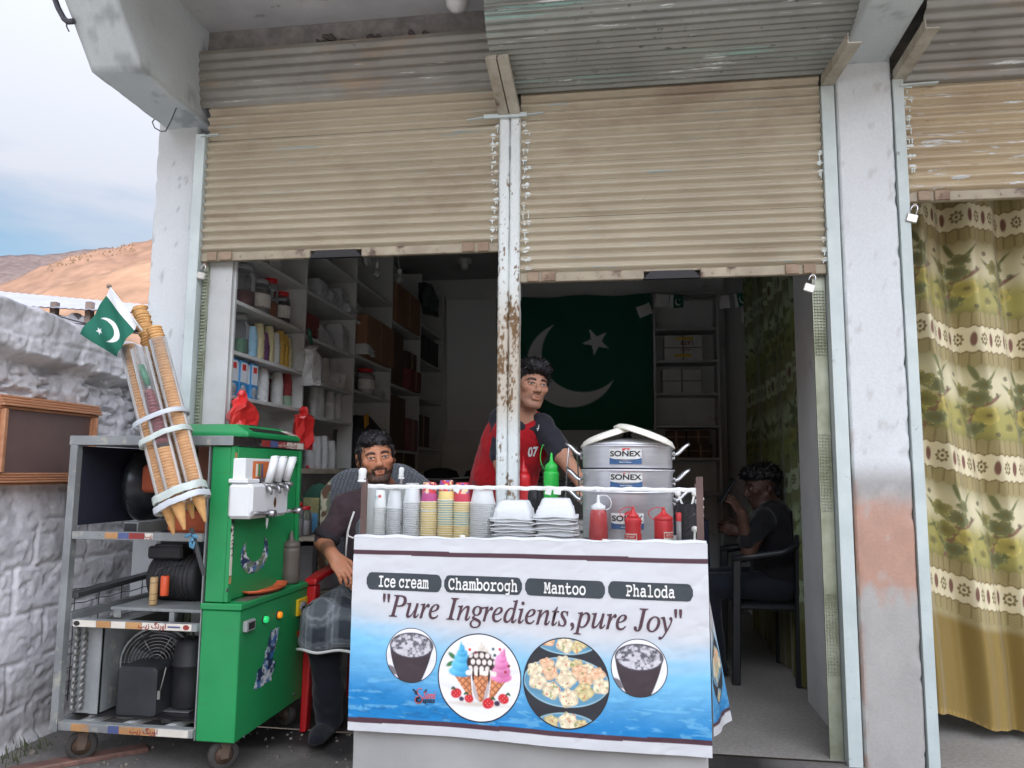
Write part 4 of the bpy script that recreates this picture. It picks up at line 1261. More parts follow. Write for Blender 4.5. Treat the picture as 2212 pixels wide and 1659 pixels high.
# switches
def on_face(px_, py_): return Vector(aX(px_, py_, CXb))
Rn = Matrix(((0, 0, 1), (1, 0, 0), (0, 1, 0)))
c = on_face(570, 1338); mb = MB(); mb.lathe([(.017, 0), (.017, .006)], c, 20, Rn); b_ = part('lamp_bezel', mb, m_dsteel, t_cart)
mb = MB(); mb.lathe([(.0135, .002), (.0135, .012), (.011, .017), (0, .018)], c, 20, Rn); part('indicator_lamp', mb, pmat('lit_green_lamp', S(20, 190, 90), None, 5, .3, emit=((.05, .9, .3), .3)), b_)
c = on_face(600, 1328); mb = MB(); mb.lathe([(.017, 0), (.017, .006)], c, 20, Rn); b_ = part('lamp_bezel', mb, m_dsteel, t_cart)
mb = MB(); mb.lathe([(.0135, .002), (.0135, .012), (.011, .017), (0, .018)], c, 20, Rn); part('indicator_lamp', mb, pmat('lit_orange_lamp', S(235, 130, 30), None, 5, .3, emit=((1, .35, .02), .3)), b_)
c = on_face(535, 1350); mb = MB(); mb.box(CXb, CXb + .018, c.y - .04, c.y + .03, c.z - .02, c.z + .02, .003); b_ = part('thermostat', mb, pmat('grey_switch_plastic', S(150, 152, 150), None, 6, .4), t_cart)
sticker((CXb + .0185, c.y - .003, c.z), .045, .024, YD, ZD, m_stick_k, b_)
c = on_face(649, 1310); mb = MB(); mb.box(CXb, CXb + .012, c.y - .05, c.y + .05, c.z - .034, c.z + .036, .003); b_ = part('switch_plate', mb, pmat('yellow_plastic', S(226, 186, 40), S(210, 168, 34), 6, .4), t_cart)
mb = MB(); mb.lathe([(0, .0165), (.022, .016), (.024, .012)], c, 24, Rn, sx=1.4); part('dial', mb, pmat('grey_dial', S(140, 140, 136), None, 8, .5), b_)
mb = MB(); mb.box(CXb + .0165, CXb + .03, c.y - .022, c.y + .022, c.z - .003, c.z + .005, .001); part('dial_grip', mb, m_stick_k, b_)
c = on_face(645, 1368); sticker(c, .035, .022, YD, ZD, pmat('orange_sticker', S(220, 80, 30), None, 9, .5))
for (a_, b_) in ((527, 1591), (635, 1500), (490, 1275)):
    c = on_face(a_, b_); mb = MB(); mb.lathe([(0, .004), (.006, .003), (.007, 0)], c, 12, Rn); part('screw', mb, m_dsteel, t_cart)
# casters
def caster(x, y, ang, parent):
    R = Euler((0, 0, ang)).to_matrix(); z = .086
    C_ = Vector((x, y, z))
    mb = MB()
    mb.obox(Vector((x, y, .148)), (.07, .07, .006), None, .001)
    for s_ in (-1, 1):
        pts = [(-.012, s_ * .021, .055), (.025, s_ * .021, .055), (.014, s_ * .021, -.012), (-.012, s_ * .021, -.012)]
        mb.add([C_ + R @ Vector(p) for p in pts] + [C_ + R @ Vector((p[0], p[1] + s_ * .003, p[2])) for p in pts], [(0, 1, 2, 3), (7, 6, 5, 4), (0, 4, 5, 1), (1, 5, 6, 2), (2, 6, 7, 3), (3, 7, 4, 0)])
    mb.obox(C_ + Vector((0, 0, .052)), (.05, .048, .008), R, .001)
    c = part('caster', mb, pmat('rusty_caster', S(110, 92, 78), S(72, 62, 56), 14, .6, metal=.3), parent)
    Rw = R @ Matrix(((1, 0, 0), (0, 0, 1), (0, 1, 0)))
    mb = MB(); mb.lathe([(.034, -.016), (.05, -.016), (.054, -.011), (.054, .011), (.05, .016), (.034, .016), (.034, -.016)], C_, 28, Rw); part('tyre', mb, pmat('worn_rubber', S(70, 66, 62), S(52, 50, 48), 12, .85, bump=.2, bscale=60), c)
    mb = MB(); mb.lathe([(0, -.012), (.012, -.018), (.014, -.01), (.034, -.008), (.034, .008), (.014, .01), (.012, .018), (0, .012)], C_, 24, Rw); part('rim', mb, pmat('brown_hub', S(104, 84, 70), None, 14, .6), c)
caster(-2.04, CY0 + .05, .5, t_cart); caster(-1.47, CY0 + .055, .7, t_cart); caster(-1.46, CY1 - .06, -.4, t_cart); caster(-2.04, CY1 - .06, .2, t_cart)

# ------------------------------------------------------------------ things standing on the machine's ledge
p = aX(625, 1268, CXb - .05); zl = .6345
t = thing('squeeze_bottle', 'grey brown squeeze bottle standing on the ice cream machine ledge', 'squeeze bottle', (p[0], p[1], zl))
m_gb = pmat('grey_brown_plastic', S(106, 98, 90), S(96, 88, 80), 6, .45)
Cb = (p[0], p[1], zl)
mb = MB(); mb.lathe([(0, 0), (.036, 0), (.040, .006), (.040, .06), (.037, .085), (.039, .105), (.040, .14), (.038, .153), (0, .153)], Cb, 28); part('bottle_body', mb, m_gb, t)
mb = MB(); mb.lathe([(.036, .153), (.039, .156), (.038, .172), (.026, .180), (.013, .186), (.010, .20), (.006, .216), (.003, .226), (0, .226)], Cb, 28); part('nozzle_cap', mb, m_gb, t)
p = aX(569, 1277, CXb - .055)
mb = MB()
prof = [(0, .004), (.7, .004), (.92, .012), (1.0, .020), (1.03, .020), (.95, .009), (.72, 0), (0, 0)]
mb.lathe([(r * .155, z) for r, z in prof], (p[0] + .005, p[1], zl + .002), 40, Matrix(((1, 0, 0), (0, 1, 0), (0, 0, 1))), sx=.42, sy=1)
solo('dish', mb, pmat('orange_plastic', S(226, 108, 70), S(214, 98, 62), 6, .4), 'long orange plastic dish lying on the ice cream machine ledge', 'dish')

# ================================================================== CONE HOLDER
BA = Vector(aY(393, 1082, -.735)); TA = Vector(aY(309, 748, -.70))
AX = (TA - BA); LT = AX.length; AX.normalize()
SD = AX.cross(Vector((0, 1, 0))).normalized(); SD = SD if SD.x > 0 else -SD
FD = SD.cross(AX).normalized(); FD = FD if FD.y < 0 else -FD
Ra = frame3(SD, AX.cross(SD))
t_con = thing('cone_holder', 'clear plastic tubes taped together and tied leaning on the ice cream machine', 'cone holder', tuple(BA))
m_tube = clearmat('clear_tube', (.98, .975, .97), .0, (.85, .85, .84), .2)
offs = {'left': (-.060, .004), 'right': (.060, .006), 'front': (.0, -.03), 'back': (.0, .046)}
TR = .0315
lens = {'left': LT + .02, 'right': LT + .005, 'front': LT - .02, 'back': LT - .03}
def rpt(key, s): return BA + SD * offs[key][0] - FD * offs[key][1] + AX * s
for k in offs:
    mb = MB(); c = rpt(k, -.02)
    mb.lathe([(TR * .97, 0), (TR, .004), (TR, lens[k] + .02), (TR - .0009, lens[k] + .02), (TR - .0009, .004)], c, 24, Ra)
    part('tube', mb, m_tube, t_con, fix=False)
def band(s, h, mat, name, grow=.0, wr=.0, tilt=0, seed=0):
    n = 56; rg = []
    for j in range(n):
        a = 2 * pi * j / n
        x, y = cos(a), sin(a)
        rx, ry = .094 + grow, .066 + grow
        e = (abs(x) ** 2.6 + abs(y) ** 2.6) ** (-1 / 2.6)
        rg.append((x * e * rx, y * e * ry))
    mb = MB(); R_ = random.Random(seed)
    ph = [R_.random() * 6 for _ in range(4)]
    rows = []
    for (k, (dz, dr)) in enumerate(((-h / 2, 0), (-h / 4, .001), (h / 4, .001), (h / 2, 0), (h / 2, -.003), (-h / 2, -.003), (-h / 2, 0))):
        row = []
        for j, (x, y) in enumerate(rg):
            w = wr * (sin(j * .7 + ph[0] + k * .2) + .6 * sin(j * 1.9 + ph[1]))
            q = 1 + dr / .09
            row.append(BA + SD * x * q - FD * (y * q) + AX * (s + dz + w + tilt * x))
        rows.append(row)
    mb.rings(rows, True, False, False)
    return part(name, mb, mat, t_con)
m_hoop = pmat('pale_plastic_hoop', S(196, 202, 206), S(182, 188, 194), 8, .45)
m_tape = pmat('pale_tape', S(196, 206, 200), S(176, 186, 180), 14, .4, bump=.25, bscale=50)
L_ = LT
band(L_ * .515, .017, m_hoop, 'hoop', .006, .0, .03)
band(L_ * .40, .020, m_tape, 'tape_band', .001, .0012, .05, 3)
band(L_ * .045, .028, m_tape, 'tape_band', .002, .0014, .05, 4)
band(-L_ * .01, .022, m_hoop, 'hoop', .006, .0012, .06, 5)
# cones, each one a thing
m_wafer = pmat('wafer_cone', S(222, 176, 118), S(200, 150, 92), 40, .8, bump=.15, bscale=90, rnd=True, sss=.0)
mb = MB(); mb.lathe([(.0015, -.098), (.005, -.096), (.0225, -.009), (.0235, -.006), (.0282, -.003), (.0288, .001), (.0265, .0035), (.0225, -.004), (.004, -.088)], (0, 0, 0), 18)
cone_me = mesh_of(mb, 'wafer_cone', m_wafer)
rs = random.Random(12)
qa = Ra.to_euler()
def cone_at(key, s, label, jit=.0016):
    p = rpt(key, s) + SD * rs.uniform(-jit, jit) + FD * rs.uniform(-jit, jit)
    e = (Ra @ Euler((rs.uniform(-.05, .05), rs.uniform(-.05, .05), rs.random() * 6)).to_matrix()).to_euler()
    o = link(cone_me, 'wafer_cone', None, p, e)
    return tag(o, label, 'ice cream cone', 'wafer cones stacked in the clear tubes')
PIT = .0112
for key, s0, s1, lab in (('left', .045, LT + .035, 'wafer cone in the left clear tube behind the small flag'),
                         ('right', .05, LT + .055, 'wafer cone in the right clear tube nearest the white pillar'),
                         ('back', .03, LT + .185, 'wafer cone in the tallest stack above the clear tubes'),
                         ('front', .04, LT * .33, 'wafer cone in the short stack of the front clear tube')):
    s = s0; k = 1
    while s < s1:
        over_ = max(0, s - LT)
        cone_at(key, s, lab + ', ' + nth(k) + ' up', .0016 + over_ * .02); s += PIT; k += 1
for key, s in (('left', -.006), ('right', -.004), ('front', -.012)):
    cone_at(key, s, {'left': 'left cone poking its tip out under the clear tubes', 'right': 'right cone poking its tip out under the clear tubes', 'front': 'middle cone poking its tip out under the clear tubes'}[key], 0)
# bag of purple things and a green clip inside the front tube
mb = MB()
for k in range(16):
    s = LT * .37 + k * .0128
    w = .024 - .008 * (k / 16)
    mb.lathe([(0, -.012), (w, -.006), (w * 1.05, .002), (w * .8, .011), (0, .013)], rpt('front', s) + SD * rs.uniform(-.004, .004), 12, Ra)
solo('purple_sweets', mb, pmat('purple_brown_sweet', S(128, 60, 66), S(104, 44, 52), 30, .4), 'purple brown sweets stacked inside the front clear tube', 'sweets', kind='stuff')
mb = MB()
mb.tube([rpt('front', LT * .73), rpt('front', LT * .80) - SD * .004, rpt('front', LT * .865) - SD * .008], [.010, .012, .011], 14)
solo('green_clip', mb, pmat('green_clip_plastic', S(44, 128, 90), None, 6, .4), 'green plastic clip inside the front clear tube', 'clip')
# rod and rag
ra, rb_ = Vector(aY(413, 1140, -.70)), Vector(aY(441, 1242, -.66))
mb = MB(); mb.bar(ra, rb_, .014, .012, up=(0, 1, 0), bev=.002); part('support_rod', mb, m_dsteel, t_con)
mb = MB(); c = Vector(aY(418, 1166, -.69))
for (dx, dz, w, h) in ((-.016, .016, .03, .014), (.012, .014, .028, .013), (0, .002, .018, .018), (-.004, -.014, .012, .03), (.008, -.018, .011, .03)):
    mb.lathe([(0, -h / 2), (w * .4, -h * .4), (w * .5, 0), (w * .35, h * .4), (0, h / 2)], c + Vector((dx, -.012, dz)), 12, Euler((0, dx * 30, 0)).to_matrix(), sy=.5)
part('tie_rag', mb, pmat('blue_rag', S(96, 150, 178), S(74, 122, 150), 40, .9, bump=.4), t_con)

# small paper flag on its stick
def flag_cols(U, V, hoist=.375):
    """U 0..1 along the fly (0 at the hoist), V 0..1 down; 3:2 sheet"""
    g = np.array(S(36, 100, 82)); w = np.array(S(224, 226, 226))
    x, y = U * 1.5, V
    cxx, cyy, r = .375 + .55, .51, .325
    tip = np.array([.70, -.70])
    d1 = np.hypot(x - cxx, y - cyy)
    ox, oy = cxx + .325 * .26, cyy - .325 * .26
    d2 = np.hypot(x - ox, y - oy)
    m = sst(.004, -.004, d1 - r) * sst(-.004, .004, d2 - r * .92)
    sx_, sy_ = cxx + .18, cyy - .16
    a = np.arctan2(y - sy_, x - sx_) + pi / 4 + .0
    rr = np.hypot(x - sx_, y - sy_)
    k = np.mod(a + pi / 5, 2 * pi / 5) - pi / 5
    R0 = .105
    star = R0 * np.cos(pi / 2.5) / np.cos(pi / 2.5 - 0 - np.abs(k) * 0 - 0) * 0 + R0 * np.sin(pi * .1) / np.sin(pi * .9 - np.abs(k))
    m2 = sst(.004, -.004, rr - star * 1.0)
    m3 = sst(.003, -.003, x - hoist)
    m = np.maximum(np.maximum(m, m2), m3)[..., None]
    return g * (1 - m) + w * m
ny, nx = 70, 105
UU, VV = np.meshgrid(np.linspace(0, 1, nx), np.linspace(0, 1, ny))
Yf = -.775
HT, HB = aY(237, 622, Yf), aY(296, 703, Yf)
FT, FB = aY(177, 722, Yf), aY(250, 771, Yf)
def bil(U, V, a, b, c, d):
    """a hoist top, b hoist bottom, c fly top, d fly bottom"""
    U, V = U[..., None], V[..., None]
    return (a * (1 - V) + b * V) * (1 - U) + (c * (1 - V) + d * V) * U
P = bil(UU, VV, HT, HB, FT, FB)
P[..., 1] += .012 * np.sin(UU * 5 + VV * 2) * UU + .004 * np.sin(UU * 13 - VV * 7)
t_fl = thing('hand_flag', 'small green and white crescent flag on a stick by the ice cream cones', 'flag', tuple(HB))
cf = flag_cols(UU, VV, .24)
npgrid('cloth', P, cf, vmat('printed_cloth', rough=.75, spec=.2, bump=.1, bscale=500, grain=.06), t_fl)
mb = MB(); d_ = Vector(HB) - Vector(HT); mb.tube([Vector(HT) - d_ * .03 + Vector((0, .004, 0)), Vector(HB) + d_ * .12 + Vector((0, .01, 0))], .004, 10); part('stick', mb, m_wp, t_fl)
mb = MB(); mb.lathe([(0, -.009), (.007, -.006), (.009, 0), (.007, .006), (0, .009)], Vector(HT) - d_ * .05 + Vector((0, .004, 0)), 14); part('finial', mb, pmat('brown_cap', S(130, 112, 100), None, 6, .5), t_fl)
# pavement oddments by the wheels
g0 = aZ(150, 1645, .02)
mb = MB(); mb.obox((g0[0] + .02, g0[1] - .04, .034), (.55, .07, .02), Euler((0, .0, .75)).to_matrix(), .004)
solo('plank', mb, pmat('reddish_wet_plank', S(128, 92, 80), S(90, 68, 62), 6, .5, stretch=(1, 6, 1)), 'reddish plank lying on the ground under the left wheel', 'plank')
mb = MB(); rs = random.Random(31)
for i in range(70):
    x, y = rs.uniform(-2.40, -2.24), rs.uniform(-.68, -.42); h = rs.uniform(.02, .06)
    a = rs.uniform(0, 6); dx, dy = cos(a) * .02, sin(a) * .02
    z = float(ground_z(x, y)); mb.add([(x - .003, y, z - .003), (x + .003, y, z - .003), (x + dx * .5 + .002, y + dy * .5, z + h * .6), (x + dx, y + dy, z + h)], [(0, 1, 2), (0, 2, 3)])
solo('grass_tuft', mb, pmat('dull_grass', S(90, 96, 66), S(66, 74, 50), 20, .8), 'dull green weeds at the foot of the plaster wall', 'weeds', kind='stuff')
mb = MB()
for i in range(160):
    x, y = rs.uniform(-2.35, -.95), rs.uniform(-.95, -.02); s_ = rs.uniform(.003, .014) * (1.6 if x < -2.1 else 1)
    mb.obox((x, y, float(ground_z(x, y)) + s_ * .2), (s_, s_ * rs.uniform(.5, 1), s_ * .6), Euler((rs.random() * 3, rs.random() * 3, rs.random() * 3)).to_matrix(), s_ * .15)
solo('grit', mb, pmat('pale_grit', S(150, 140, 128), S(96, 88, 80), 30, .9), 'scattered grit and crumbs on the ground around the wheels', 'grit', kind='stuff')

# ================================================================== FOOD COUNTER, its printed banner and clear guard
KX0, KX1, KY0, KY1, KZ = -.898, .252, -.80, -.24, .885
t_cnt = thing('food_counter', 'waist high food counter with clear guard and brown corner posts', 'counter', ((KX0 + KX1) / 2, (KY0 + KY1) / 2, 0))
m_gbox = pmat('grey_painted_board', S(168, 168, 166), S(150, 150, 149), 3, .6, bump=.06, spots=((S(120, 116, 110), 9, .66, .8),))
m_brown = pmat('brown_angle_post', S(98, 78, 72), S(80, 62, 58), 8, .45)
mb = MB(); mb.box(KX0 + .006, KX1 - .006, KY0 + .012, KY1, 0.0, KZ - .022, .004); part('cabinet', mb, m_gbox, t_cnt)
mb = MB(); mb.box(KX0, KX1, KY0 + .004, KY1 - .01, KZ - .02, KZ, .004); part('counter_top', mb, pmat('pale_counter_top', S(196, 196, 192), S(170, 168, 164), 4, .45), t_cnt)
def angle_post(x, y, sx, sy, z1):
    mb = MB()
    mb.box(x, x + sx * .022, y, y + sy * .0025, KZ - .3 if False else KZ, z1); mb.box(x, x + sx * .0025, y + sy * .003, y + sy * .022, KZ, z1)
    return part('corner_post', mb, m_brown, t_cnt)
zp = aY(783, 1034, KY0)[2]
angle_post(KX0 + .012, KY0, 1, 1, zp); angle_post(KX1 - .006, KY0, -1, 1, aY(1517, 1030, KY0)[2])
pb = aY(868, 1030, -.32)
mb = MB(); mb.box(pb[0] - .004, pb[0] + .004, -.325, -.315, KZ, pb[2]); part('corner_post', mb, m_steel, t_cnt)
pb2 = aY(1502, 1045, -.30)
mb = MB(); mb.box(pb2[0] - .004, pb2[0] + .012, -.31, -.295, KZ, pb2[2]); part('corner_post', mb, m_brown, t_cnt)
m_ttape = pmat('white_masking_tape', S(216, 218, 216), S(200, 202, 200), 20, .5, bump=.2, bscale=80)
for (c, w) in ((Vector(aY(783, 1026, KY0 + .005)), .03), (Vector(aY(867, 1022, -.32)), .024)):
    mb = MB()
    mb.lathe([(w * .40, -.016), (w * .46, -.01), (w * .42, .0), (w * .48, .016), (w * .3, .023), (0, .024)], c, 10, Euler((.05, .04, .3)).to_matrix(), sy=.7)
    mb.lathe([(w * .5, -.024), (w * .56, -.021), (w * .54, -.0165), (w * .4, -.016)], c, 12, sy=.8)
    part('taped_post_tip', mb, m_ttape, t_cnt)
m_guard = clearmat('clear_acrylic', (.985, .99, .99), -.025, (.8, .82, .82), .05)
gzl, gzr = aY(776, 1049, KY0)[2], aY(1516, 1058, KY0)[2]
mb = MB()
vs = [(KX0 + .016, KY0 + .006, KZ - .01), (KX1 - .01, KY0 + .006, KZ - .01), (KX1 - .01, KY0 + .006, gzr), (KX0 + .016, KY0 + .006, gzl)]
mb.add(vs + [(x, y + .003, z) for x, y, z in vs], [(0, 1, 2, 3), (7, 6, 5, 4), (0, 4, 5, 1), (1, 5, 6, 2), (2, 6, 7, 3), (3, 7, 4, 0)])
part('guard_panel', mb, m_guard, t_cnt)
mb = MB()
vs = [(KX0 + .018, KY0 + .024, KZ), (KX0 + .05, -.33, KZ), (KX0 + .05, -.33, gzl), (KX0 + .018, KY0 + .024, gzl)]
mb.add(vs + [(x + .003, y, z) for x, y, z in vs], [(0, 1, 2, 3), (7, 6, 5, 4), (0, 4, 5, 1), (1, 5, 6, 2), (2, 6, 7, 3), (3, 7, 4, 0)])
part('guard_panel', mb, m_guard, t_cnt)
rows = []
nx_ = 80
for k, (dz, dy) in enumerate(((-.008, .0045), (-.002, .0035), (.004, .0045), (.005, .008), (.004, .0115), (-.008, .011))):
    row = []
    for i in range(nx_ + 1):
        u = i / nx_; x = KX0 + .016 + (KX1 - KX0 - .026) * u; z = gzl + (gzr - gzl) * u
        row.append((x, KY0 + dy - (.0015 if k < 3 else -.0015), z + dz + .0012 * sin(i * 1.7) + .0009 * sin(i * .6)))
    rows.append(row)
mb = MB(); mb.grid(rows); part('edge_tape', mb, m_ttape, t_cnt)
for (px_, py_, w, h, a) in ((987, 1057, .02, .02, .5), (1204, 1062, .024, .018, .1), (1293, 1058, .012, .012, .3), (1308, 1170, .02, .016, .05), (999, 1160, .016, .013, 0), (857, 1158, .016, .008, .1), (1470, 1183, .014, .028, .03), (1185, 1060, .02, .026, .2)):
    c = Vector(aY(px_, py_, KY0 + .002)); mb = MB(); mb.obox(c, (w, .0014, h), Euler((0, a, 0)).to_matrix(), 0)
    part('tape_piece', mb, m_ttape, t_cnt)

# ---- banner
BTL, BTR, BBL, BBR = [np.array(aY(*q, KY0 - .004)) for q in ((766, 1160), (1528, 1174))] + [np.array(aY(*q, KY0 - .012)) for q in ((755, 1573), (1539, 1637))]
def ban_y(x, z):
    u = (np.asarray(x) - KX0) / (KX1 - KX0); v = (KZ - np.asarray(z)) / .62
    w = .006 * np.sin(u * 9 + v * 2) * (.3 + v) + .004 * (np.abs(fbm(u * 11 + v * 5, v * 7 - u * 3, 0, 3, 7) - .5)) * 2 + .003 * np.sin(u * 23 + 1.3 * np.sin(v * 5)) * np.clip(1.2 - v * 2.4, 0, 1) + .005 * (fbm(u * 7, v * 3, 0, 3, 5) - .5)
    return KY0 - .008 - .014 * np.clip(v, 0, 1.2) - w
ny, nx = 250, 440
UU, VV = np.meshgrid(np.linspace(0, 1, nx), np.linspace(0, 1, ny))
Pb = (BTL * (1 - UU[..., None]) + BTR * UU[..., None]) * (1 - VV[..., None]) + (BBL * (1 - UU[..., None]) + BBR * UU[..., None]) * VV[..., None]
Pb[..., 2] += np.where(VV < .02, .002 * np.sin(UU * 60), 0)
Pb[..., 1] = ban_y(Pb[..., 0], Pb[..., 2])
def ban_cols(U, V):
    wht = np.array(S(196, 198, 201))
    b1, b2 = np.array(S(120, 186, 220)), np.array(S(22, 122, 184))
    n = fbm(U * 9, V * 26, 0, 5, 15); n2 = fbm(U * 26 + 3 * n, V * 60, 0, 4, 25)
    vv = V + .10 * (.5 - U) * (1 - U) + .07 * (n - .5) + .05 * sst(.35, .0, U)
    t = sst(.42, .66, vv)[..., None]; t2 = sst(.60, .93, vv + .05 * (n2 - .5))[..., None]
    c = wht * (1 - t) + b1 * t
    c = c * (1 - t2) + b2 * t2
    rip = (sst(.56, .70, n2) * sst(.55, .8, V))[..., None]
    c = c * (1 - .28 * rip) + np.array(S(150, 215, 235)) * .28 * rip
    dk = (sst(.58, .72, fbm(U * 40, V * 70, 0, 3, 35)) * sst(.7, .9, V) * sst(.55, .3, U))[..., None]
    c = c * (1 - .35 * dk) + np.array(S(20, 70, 120)) * .35 * dk
    s = ((V > .066 + .008 * U) & (V < .091 + .008 * U) | (V > .932 - .010 * U) & (V < .957 - .012 * U))[..., None]
    c = np.where(s, np.array(S(74, 48, 58)), c)
    low = (V >= .957 - .012 * U)[..., None]
    return np.where(low, wht, c)
t_ban = thing('printed_banner', 'white and blue menu banner taped over the counter front, reading Pure Ingredients', 'banner', ((KX0 + KX1) / 2, KY0 - .01, .28))
m_print = vmat('vinyl_print', rough=.42, spec=.4, bump=.03, bscale=900, grain=.03)
npgrid('vinyl_sheet', Pb, ban_cols(UU, VV), m_print, t_ban)
# backing turn-over along the top edge
rows = []
for k, (dz, dy) in enumerate(((.0, -.001), (.006, .004), (.007, .012), (.004, .03))):
    rows.append([(p[0], p[1] + dy, p[2] + dz + .0025 * sin(i * .21) * (k > 0)) for i, p in enumerate(Pb[0][::6])])
mb = MB(); mb.grid(rows); part('top_fold', mb, pmat('white_vinyl', S(198, 200, 203), S(190, 192, 195), 6, .45), t_ban)
def on_ban(px_, py_, off=.0015):
    p = aY(px_, py_, KY0 - .014); return np.array([p[0], float(ban_y(p[0], p[2])) - off, p[2]])
def lay(me, c, off, slope=0.0, sx=1, sz=1):
    """lay a flat mesh drawn in x,y on the banner round the point c; off is how proud of the sheet it sits"""
    L0 = rootloc(t_ban)
    for v in me.vertices:
        x = c[0] + v.co.x * sx; z = c[2] + v.co.y * sz + v.co.x * slope
        v.co = Vector((x, float(ban_y(x, z)) - off, z)) - L0
def flat(poly, mat, name, c, off, slope=0.0):
    me = bpy.data.meshes.new(name); P = poly; ym = max(p[1] for p in P)
    nx2 = int((max(p[0] for p in P) - min(p[0] for p in P)) / .008); xs2 = np.linspace(min(p[0] for p in P), max(p[0] for p in P), nx2 + 1)
    w2 = max(p[0] for p in P); h2 = ym; r2 = h2 * .66
    up = [h2 if abs(x) < w2 - r2 else h2 - r2 + math.sqrt(max(0, r2 * r2 - (abs(x) - w2 + r2) ** 2)) for x in xs2]
    vs = [(x, u_ * k, 0) for k in (-1, -.6, -.2, .2, .6, 1) for x, u_ in zip(xs2, up)]; n = nx2 + 1
    fs = [(j * n + i, j * n + i + 1, (j + 1) * n + i + 1, (j + 1) * n + i) for j in range(5) for i in range(nx2)]
    me.from_pydata(vs, [], fs); me.materials.append(mat)
    lay(me, c, off, slope); o = link(me, name, t_ban); ROOT[o.name] = rootloc(t_ban); return o
def rrect(w, h, r, n=6):
    o = []
    for cx_, cy_, a0 in ((w / 2 - r, h / 2 - r, 0), (-w / 2 + r, h / 2 - r, pi / 2), (-w / 2 + r, -h / 2 + r, pi), (w / 2 - r, -h / 2 + r, 1.5 * pi)):
        o += [(cx_ + r * cos(a0 + pi / 2 * k / n), cy_ + r * sin(a0 + pi / 2 * k / n)) for k in range(n + 1)]
    return o
m_lab = pmat('charcoal_print', S(52, 60, 66), None, 9, .45); m_labt = pmat('pale_print', S(226, 226, 222), None, 9, .45); m_plum = pmat('plum_print', S(78, 52, 62), None, 9, .45)
I_ = lambda x, y: (725.8 + .3977 * 1.0083 * x, 1152 + .401 * y)
SLP = float((BTR[2] - BTL[2]) / (BTR[0] - BTL[0])) * .6
for (txt, xa, xb, yc, tw, th) in (('Ice cream', 166, 567, 262, 268, 78), ('Chamborogh', 583, 998, 279, 368, 84), ('Mantoo', 1017, 1446, 297, 225, 78), ('Phaloda', 1466, 1920, 312, 262, 80)):
    c = on_ban(*I_((xa + xb) / 2, yc)); w = aY(*I_(xb, yc), KY0)[0] - aY(*I_(xa, yc), KY0)[0]
    h = aY(*I_(xa, yc - 46), KY0)[2] - aY(*I_(xa, yc + 46), KY0)[2]
    flat(rrect(w, h, h * .33), m_lab, 'label_panel', c, .0015, -.012)
    me = text_mesh(slab_text(txt), h * .95, m_labt, 1, h * .016)
    xs = [v.co.x for v in me.vertices]; sc_ = (aY(*I_(xb, yc), KY0)[0] - aY(*I_(xa, yc), KY0)[0]) * tw / (xb - xa) / (max(xs) - min(xs)); mx_ = (max(xs) + min(xs)) / 2
    for v in me.vertices: v.co.x = (v.co.x - mx_) * sc_; v.co.y *= 1.12
    lay(me, c, .003, -.012); o = link(me, 'label_lettering', t_ban); ROOT[o.name] = rootloc(t_ban)
# the line in italic letters
xa, xb = 236, 1836
me = text_mesh(ital_text('"Pure Ingredients,pure Joy"'), .12, m_plum, 1, .0010)
xs = [v.co.x for v in me.vertices]
w = aY(*I_(xb, 440), KY0)[0] - aY(*I_(xa, 440), KY0)[0]; s_ = w / (max(xs) - min(xs)); mx_ = (max(xs) + min(xs)) / 2
for v in me.vertices: v.co.x = (v.co.x - mx_) * s_; v.co.y = v.co.y * s_ * 1.12
c = on_ban(*I_((xa + xb) / 2, 437))
lay(me, c, .0022, -.020); o = link(me, 'slogan_lettering', t_ban); ROOT[o.name] = rootloc(t_ban)
# printed pictures
def m_(x): return np.clip(x, 0, 1)[..., None]
def ell(x, y, cx_, cy_, rx, ry, s=.02, rot=0):
    dx, dy = x - cx_, y - cy_
    if rot: dx, dy = dx * cos(rot) + dy * sin(rot), -dx * sin(rot) + dy * cos(rot)
    return sst(1 + s / min(rx, ry), 1 - s / min(rx, ry), np.hypot(dx / rx, dy / ry))
def over(c, col, m): return c * (1 - m[..., None]) + col * m[..., None]
def pic_bowl(x, y):
    c = np.ones(x.shape + (3,)) * np.array(S(222, 222, 226))
    yy = np.clip((.42 - y) / 1.4, 0, 1)
    left, right = -.86 + .46 * yy - .10 * np.sin(yy * 3), .86 - .50 * yy + .06 * np.sin(yy * 3)
    body = sst(-.015, .015, x - left) * sst(.015, -.015, x - right) * sst(.42, .36, y)
    c = over(c, np.array(S(60, 50, 56)) * (.85 + .35 * fbm(x * 3, y * 3, 0, 4, 3)[..., None]), body)
    h = ell(x, y, -.74, -.55, .25, .12, .03, -.6) * (1 - body); c = over(c, np.array(S(110, 106, 112)), h)
    c = over(c, np.array(S(70, 64, 72)), ell(x, y, 0, .36, .86, .47, .015))
    n = fbm(x * 9, y * 12, 0, 5, 13); g = sst(.34, .68, n)[..., None]
    c = over(c, np.array(S(92, 90, 98)) * (1 - g) + np.array(S(196, 194, 200)) * g, ell(x, y, 0, .36, .80, .42, .02))
    return c
